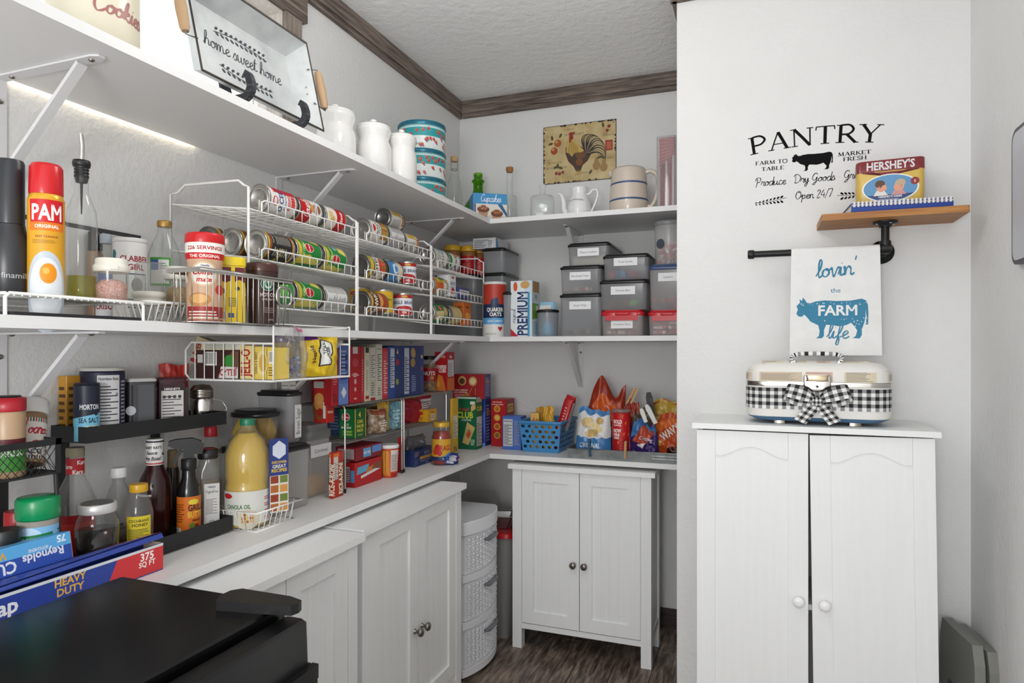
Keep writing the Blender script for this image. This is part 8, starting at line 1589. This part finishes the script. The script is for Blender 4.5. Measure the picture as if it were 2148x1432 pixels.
MB().tube([(-W_ - .012, tyb - tyf, hT), (-W_ - .012, -.010, hT), (W_, -.010, hT)], .0022, m_galv, 6).build('rolled_rim', t)
for z in (.016, .028): MB().tube([(W_ * .45, -.0112 * z / hT - .0006, z), (W_, -.0112 * z / hT - .0006, z)], .002, m_galv, 6).build('bead', t)
MB().tube([(-W_ - .010, .03, .03), (-W_ - .03, .04, .034), (-W_ - .03, .09, .034), (-W_ - .010, .10, .03)], .002, m_nickel).build('handle', t)
zc_ = ZK + .002
def f_lays(P): P.bgd('#3f76ac'); P.p([(0, .40), (.1, .43), (.2, .39), (.3, .42), (.42, .38), (.55, .41), (.65, .37), (.78, .41), (.9, .38), (1, .42), (1, .88), (.9, .9), (.75, .85), (.6, .92), (.4, .86), (.2, .92), (0, .86)], '#cfd0d0'); P.e(.35, .72, .2, .1, '#cdb47e', 14, 20); P.e(.6, .62, .22, .09, '#d8c492', 14, -25); P.e(.5, .5, .2, .08, '#c2a468', 14, 10); P.e(.72, .76, .12, .08, '#b9975c', 12); P.t('ORIGINAL', .44, .24, .11, '#d3dbe4', .6)
bag('potato_chip_bag', 'blue and white chip bag lettered ORIGINAL in the tray', (xb(1243, 2.775), 2.785, zc_), .162, .205, .06, M('#3f76ac', .3), R(-3), -6, f_lays, wr=.005, seed=51, pinch=.18, peaks=((.2, .05), (.85, -.08)))
def f_dor(P): P.bgd('#8f2a14'); P.p([(.1, .3), (.9, .55), (.9, .8), (.2, .75)], '#b8481c'); P.e(.5, .66, .3, .16, '#c9581c'); P.t('Doritos', .34, .40, .13, '#dcd6d2', .7, rot=-8); P.p([(0, .26), (.5, .34), (.5, .30), (0, .2)], '#b8241c')
bag('tortilla_chip_bag', 'rust-red tortilla chip bag leaning behind the blue chip bag', (xb(1268, 2.9), 2.905, zc_), .185, .30, .045, M('#9a3216', .28), R(8), -8, f_dor, wr=.009, seed=52, peaks=((.42, .14), (.75, -.16), (.98, .02), (.05, -.35)))
y, px = 2.77, 1303; x = xb(px, y); r = .0385
t = T('chip_tube', 'tall red snack tube with a clear lid', 'tube', (x, y, zc_), R(camdir(x, y) + 90)); MB().lathe([(r * .97, 0), (r * .99, .003), (r * .97, .005), (r * .97, .195), (r, .198)], M('#b0141c', .3), 32).build('tube', t); MB().lathe([(r * 1.0, .197), (r * 1.05, .199), (r * 1.05, .208), (r * .98, .2095)], clear('clear_cap', (.85, .85, .85), .2, .45, '#b9b4b2', .2), 32).build('lid', t)
P = Print(r * 3, .188); P.bgd('#b81218'); [P.line([(.0, .1 + .06 * k), (.3, .2 + .06 * k), (.5, .06 + .06 * k), (.8, .2 + .06 * k), (1, .1 + .06 * k)], .0035, '#7c0c12') for k in range(6)]; P.t('BOLD', .36, .82, .085, '#efeae6', .34); P.t('FLAVOR.', .36, .74, .04, '#efeae6', .3); P.t('NOW', .34, .62, .085, '#efeae6', .3); P.t('MINI', .32, .53, .07, '#efeae6', .24); P.t('SIZE.', .33, .46, .05, '#efeae6', .22); [P.p([(u, v), (u + .1, v + .03), (u + .04, v - .07)], '#d0662a') for u, v in ((.62, .8), (.55, .56), (.75, .55), (.35, .38), (.6, .12), (.5, .95))]; P.t('DORITOS', .9, .3, .06, '#efeae6', .5, rot=90); P.wrap('label', t, r * .972, .006)
bag('orange_snack_bag', 'folded rust-red snack bag clipped with wooden pegs', (xb(1322, 2.85), 2.852, zc_), .11, .235, .03, M('#8f2c18', .3), R(-4), -4, lambda P: P.p([(0, .75), (1, .7), (1, .8), (0, .85)], '#b04a24'), wr=.008, seed=53, pinch=.4, peaks=((.5, .06), (.1, -.1)))
def f_yel(P): P.bgd('#b8983a'); P.p([(0, .86), (.5, .98), (1, .92), (1, .97), (.5, 1), (0, .93)], '#a8242c'); P.t('HAWAIIAN', .5, .72, .05, '#5a4a1c', .7); P.r(0, .25, 1, .55, '#33302a'); P.lines(.1, .3, .9, .5, '#a89a70', 3)
bag('yellow_chip_bag', 'mustard and black chip bag at the back beside the partition', (xb(1392, 2.91), 2.915, zc_), .18, .238, .05, M('#b8983a', .35), R(-3), -5, f_yel, wr=.007, seed=54, peaks=((.1, -.15), (.5, .04), (.9, .03)))
bag('grey_chip_bag', 'dark folded chip bag behind the red tube', (xb(1346, 2.82), 2.822, zc_), .10, .205, .03, M('#5a5048', .3), R(5), -3, lambda P: P.line([(.3, .3), (.8, .9)], .004, '#c9c4be', False), wr=.010, seed=55, pinch=.3, peaks=((.7, .08), (.2, -.12)))
def f_pur(P): P.bgd('#33205c'); P.p([(0, .6), (1, .75), (1, 1), (0, 1)], '#3a6aa0'); P.p([(.1, .5), (.6, .4), (.95, .8), (.5, .9)], '#a8442c'); P.t('CHIPS', .6, .55, .1, '#d8cfd0', .6, rot=-10); P.p([(.3, .4), (.5, .3), (.6, .45)], '#d8ccc4')
bag('purple_chip_bag', 'shiny purple and blue chip bag in front of the red tube', (xb(1350, 2.765), 2.766, zc_), .125, .160, .045, M('#33205c', .22), R(-4), -4, f_pur, wr=.010, seed=56, pinch=.3, peaks=((.3, .08), (.8, -.12)))
def f_wav(P): P.bgd('#b0481c'); P.p([(0, .55), (1, .85), (1, .95), (0, .8)], '#c9662c'); P.t('WAVY', .58, .62, .17, '#e2dcd6', .6, rot=38); P.e(.7, .18, .22, .14, '#4a2018'); P.e(.68, .17, .17, .1, '#2c1410'); P.r(.08, .3, .35, .42, '#c9a23a')
bag('wavy_chip_bag', 'orange wavy chip bag lying against the partition end', (xb(1400, 2.80), 2.812, zc_), .15, .19, .045, M('#b0481c', .25), R(-6), -4, f_wav, wr=.008, seed=57, pinch=.1, peaks=((.1, -.2), (.6, .06)))
def clip(name, label, loc, rot, col, L=.09, w_=.022, cat='clip'):
    t = T(name, label, cat, loc, rot=rot)
    for s_ in (-1, 1):
        MB().extrude([(-w_ / 2 * .8, 0), (w_ / 2 * .8, 0), (w_ / 2, L * .8), (w_ / 2 * .6, L), (-w_ / 2 * .6, L), (-w_ / 2, L * .8)], M(col, .35), lambda u, v, d, s_=s_: (u, s_ * (.002 + .08 * max(0, v - L * .45)) + d * s_, v), 0, .004).build('arm', t)
    MB().tube([(-w_ * .3, 0, L * .42), (w_ * .3, 0, L * .42)], .003, m_nickel, 8).build('spring', t); return t
x, z = xb(1371, 2.90), zz(880, xb(1371, 2.88), 2.88)
clip('bag_clip', 'black bag clip standing on the mustard chip bag', (x, 2.868, z), (0, R(-8), R(10)), '#151517', .12, .03)
clip('bag_clip', 'ivory bag clip lying across the orange chip bag', (xb(1376, 2.73), 2.728, zz(888, xb(1376, 2.73), 2.73)), (R(-6), R(-28), 0), '#c9c9c2', .085, .02)
clip('bag_clip', 'short ivory bag clip beside the longer one', (xb(1356, 2.75), 2.74, zz(885, xb(1356, 2.75), 2.75)), (R(-6), R(-20), R(10)), '#c4c4bc', .06, .018)
def peg(label, loc, rot, col):
    t = T('clothespin', label, 'clothespin', loc, rot=rot)
    for s_ in (-1, 1): MB().extrude([(0, -.036), (.004, -.036), (.006, -.01), (.0065, .004), (.0035, .036), (.0, .036)], M(col, .7), lambda u, v, d, s_=s_: (d, s_ * (u + .0022 + (.0016 if v > .01 else 0) * 1), v), -.0045, .0045).build('prong', t)
    MB().tube([(-.006, 0, .006), (.006, 0, .006)], .0028, m_tin, 8).build('spring', t); return t
peg('dark blue clothespin clipped on the galvanised tray rim', (xb(1237, 2.72), 2.7205, ZK + hT + .006), (R(4), R(-2), 0), '#25506a')
peg('plain wooden clothespin clipped on the galvanised tray rim', (xb(1312, 2.72), 2.7205, ZK + hT + .006), (R(4), R(2), 0), '#b98f5f')
peg('wooden clothespin pinching the rust-red bag top', (xb(1322, 2.87), 2.868, ZK + .262), (0, R(24), R(20)), '#b99468')
peg('second wooden clothespin beside the first on the bag top', (xb(1330, 2.87), 2.868, ZK + .262), (0, R(24), R(20)), '#c09d70')
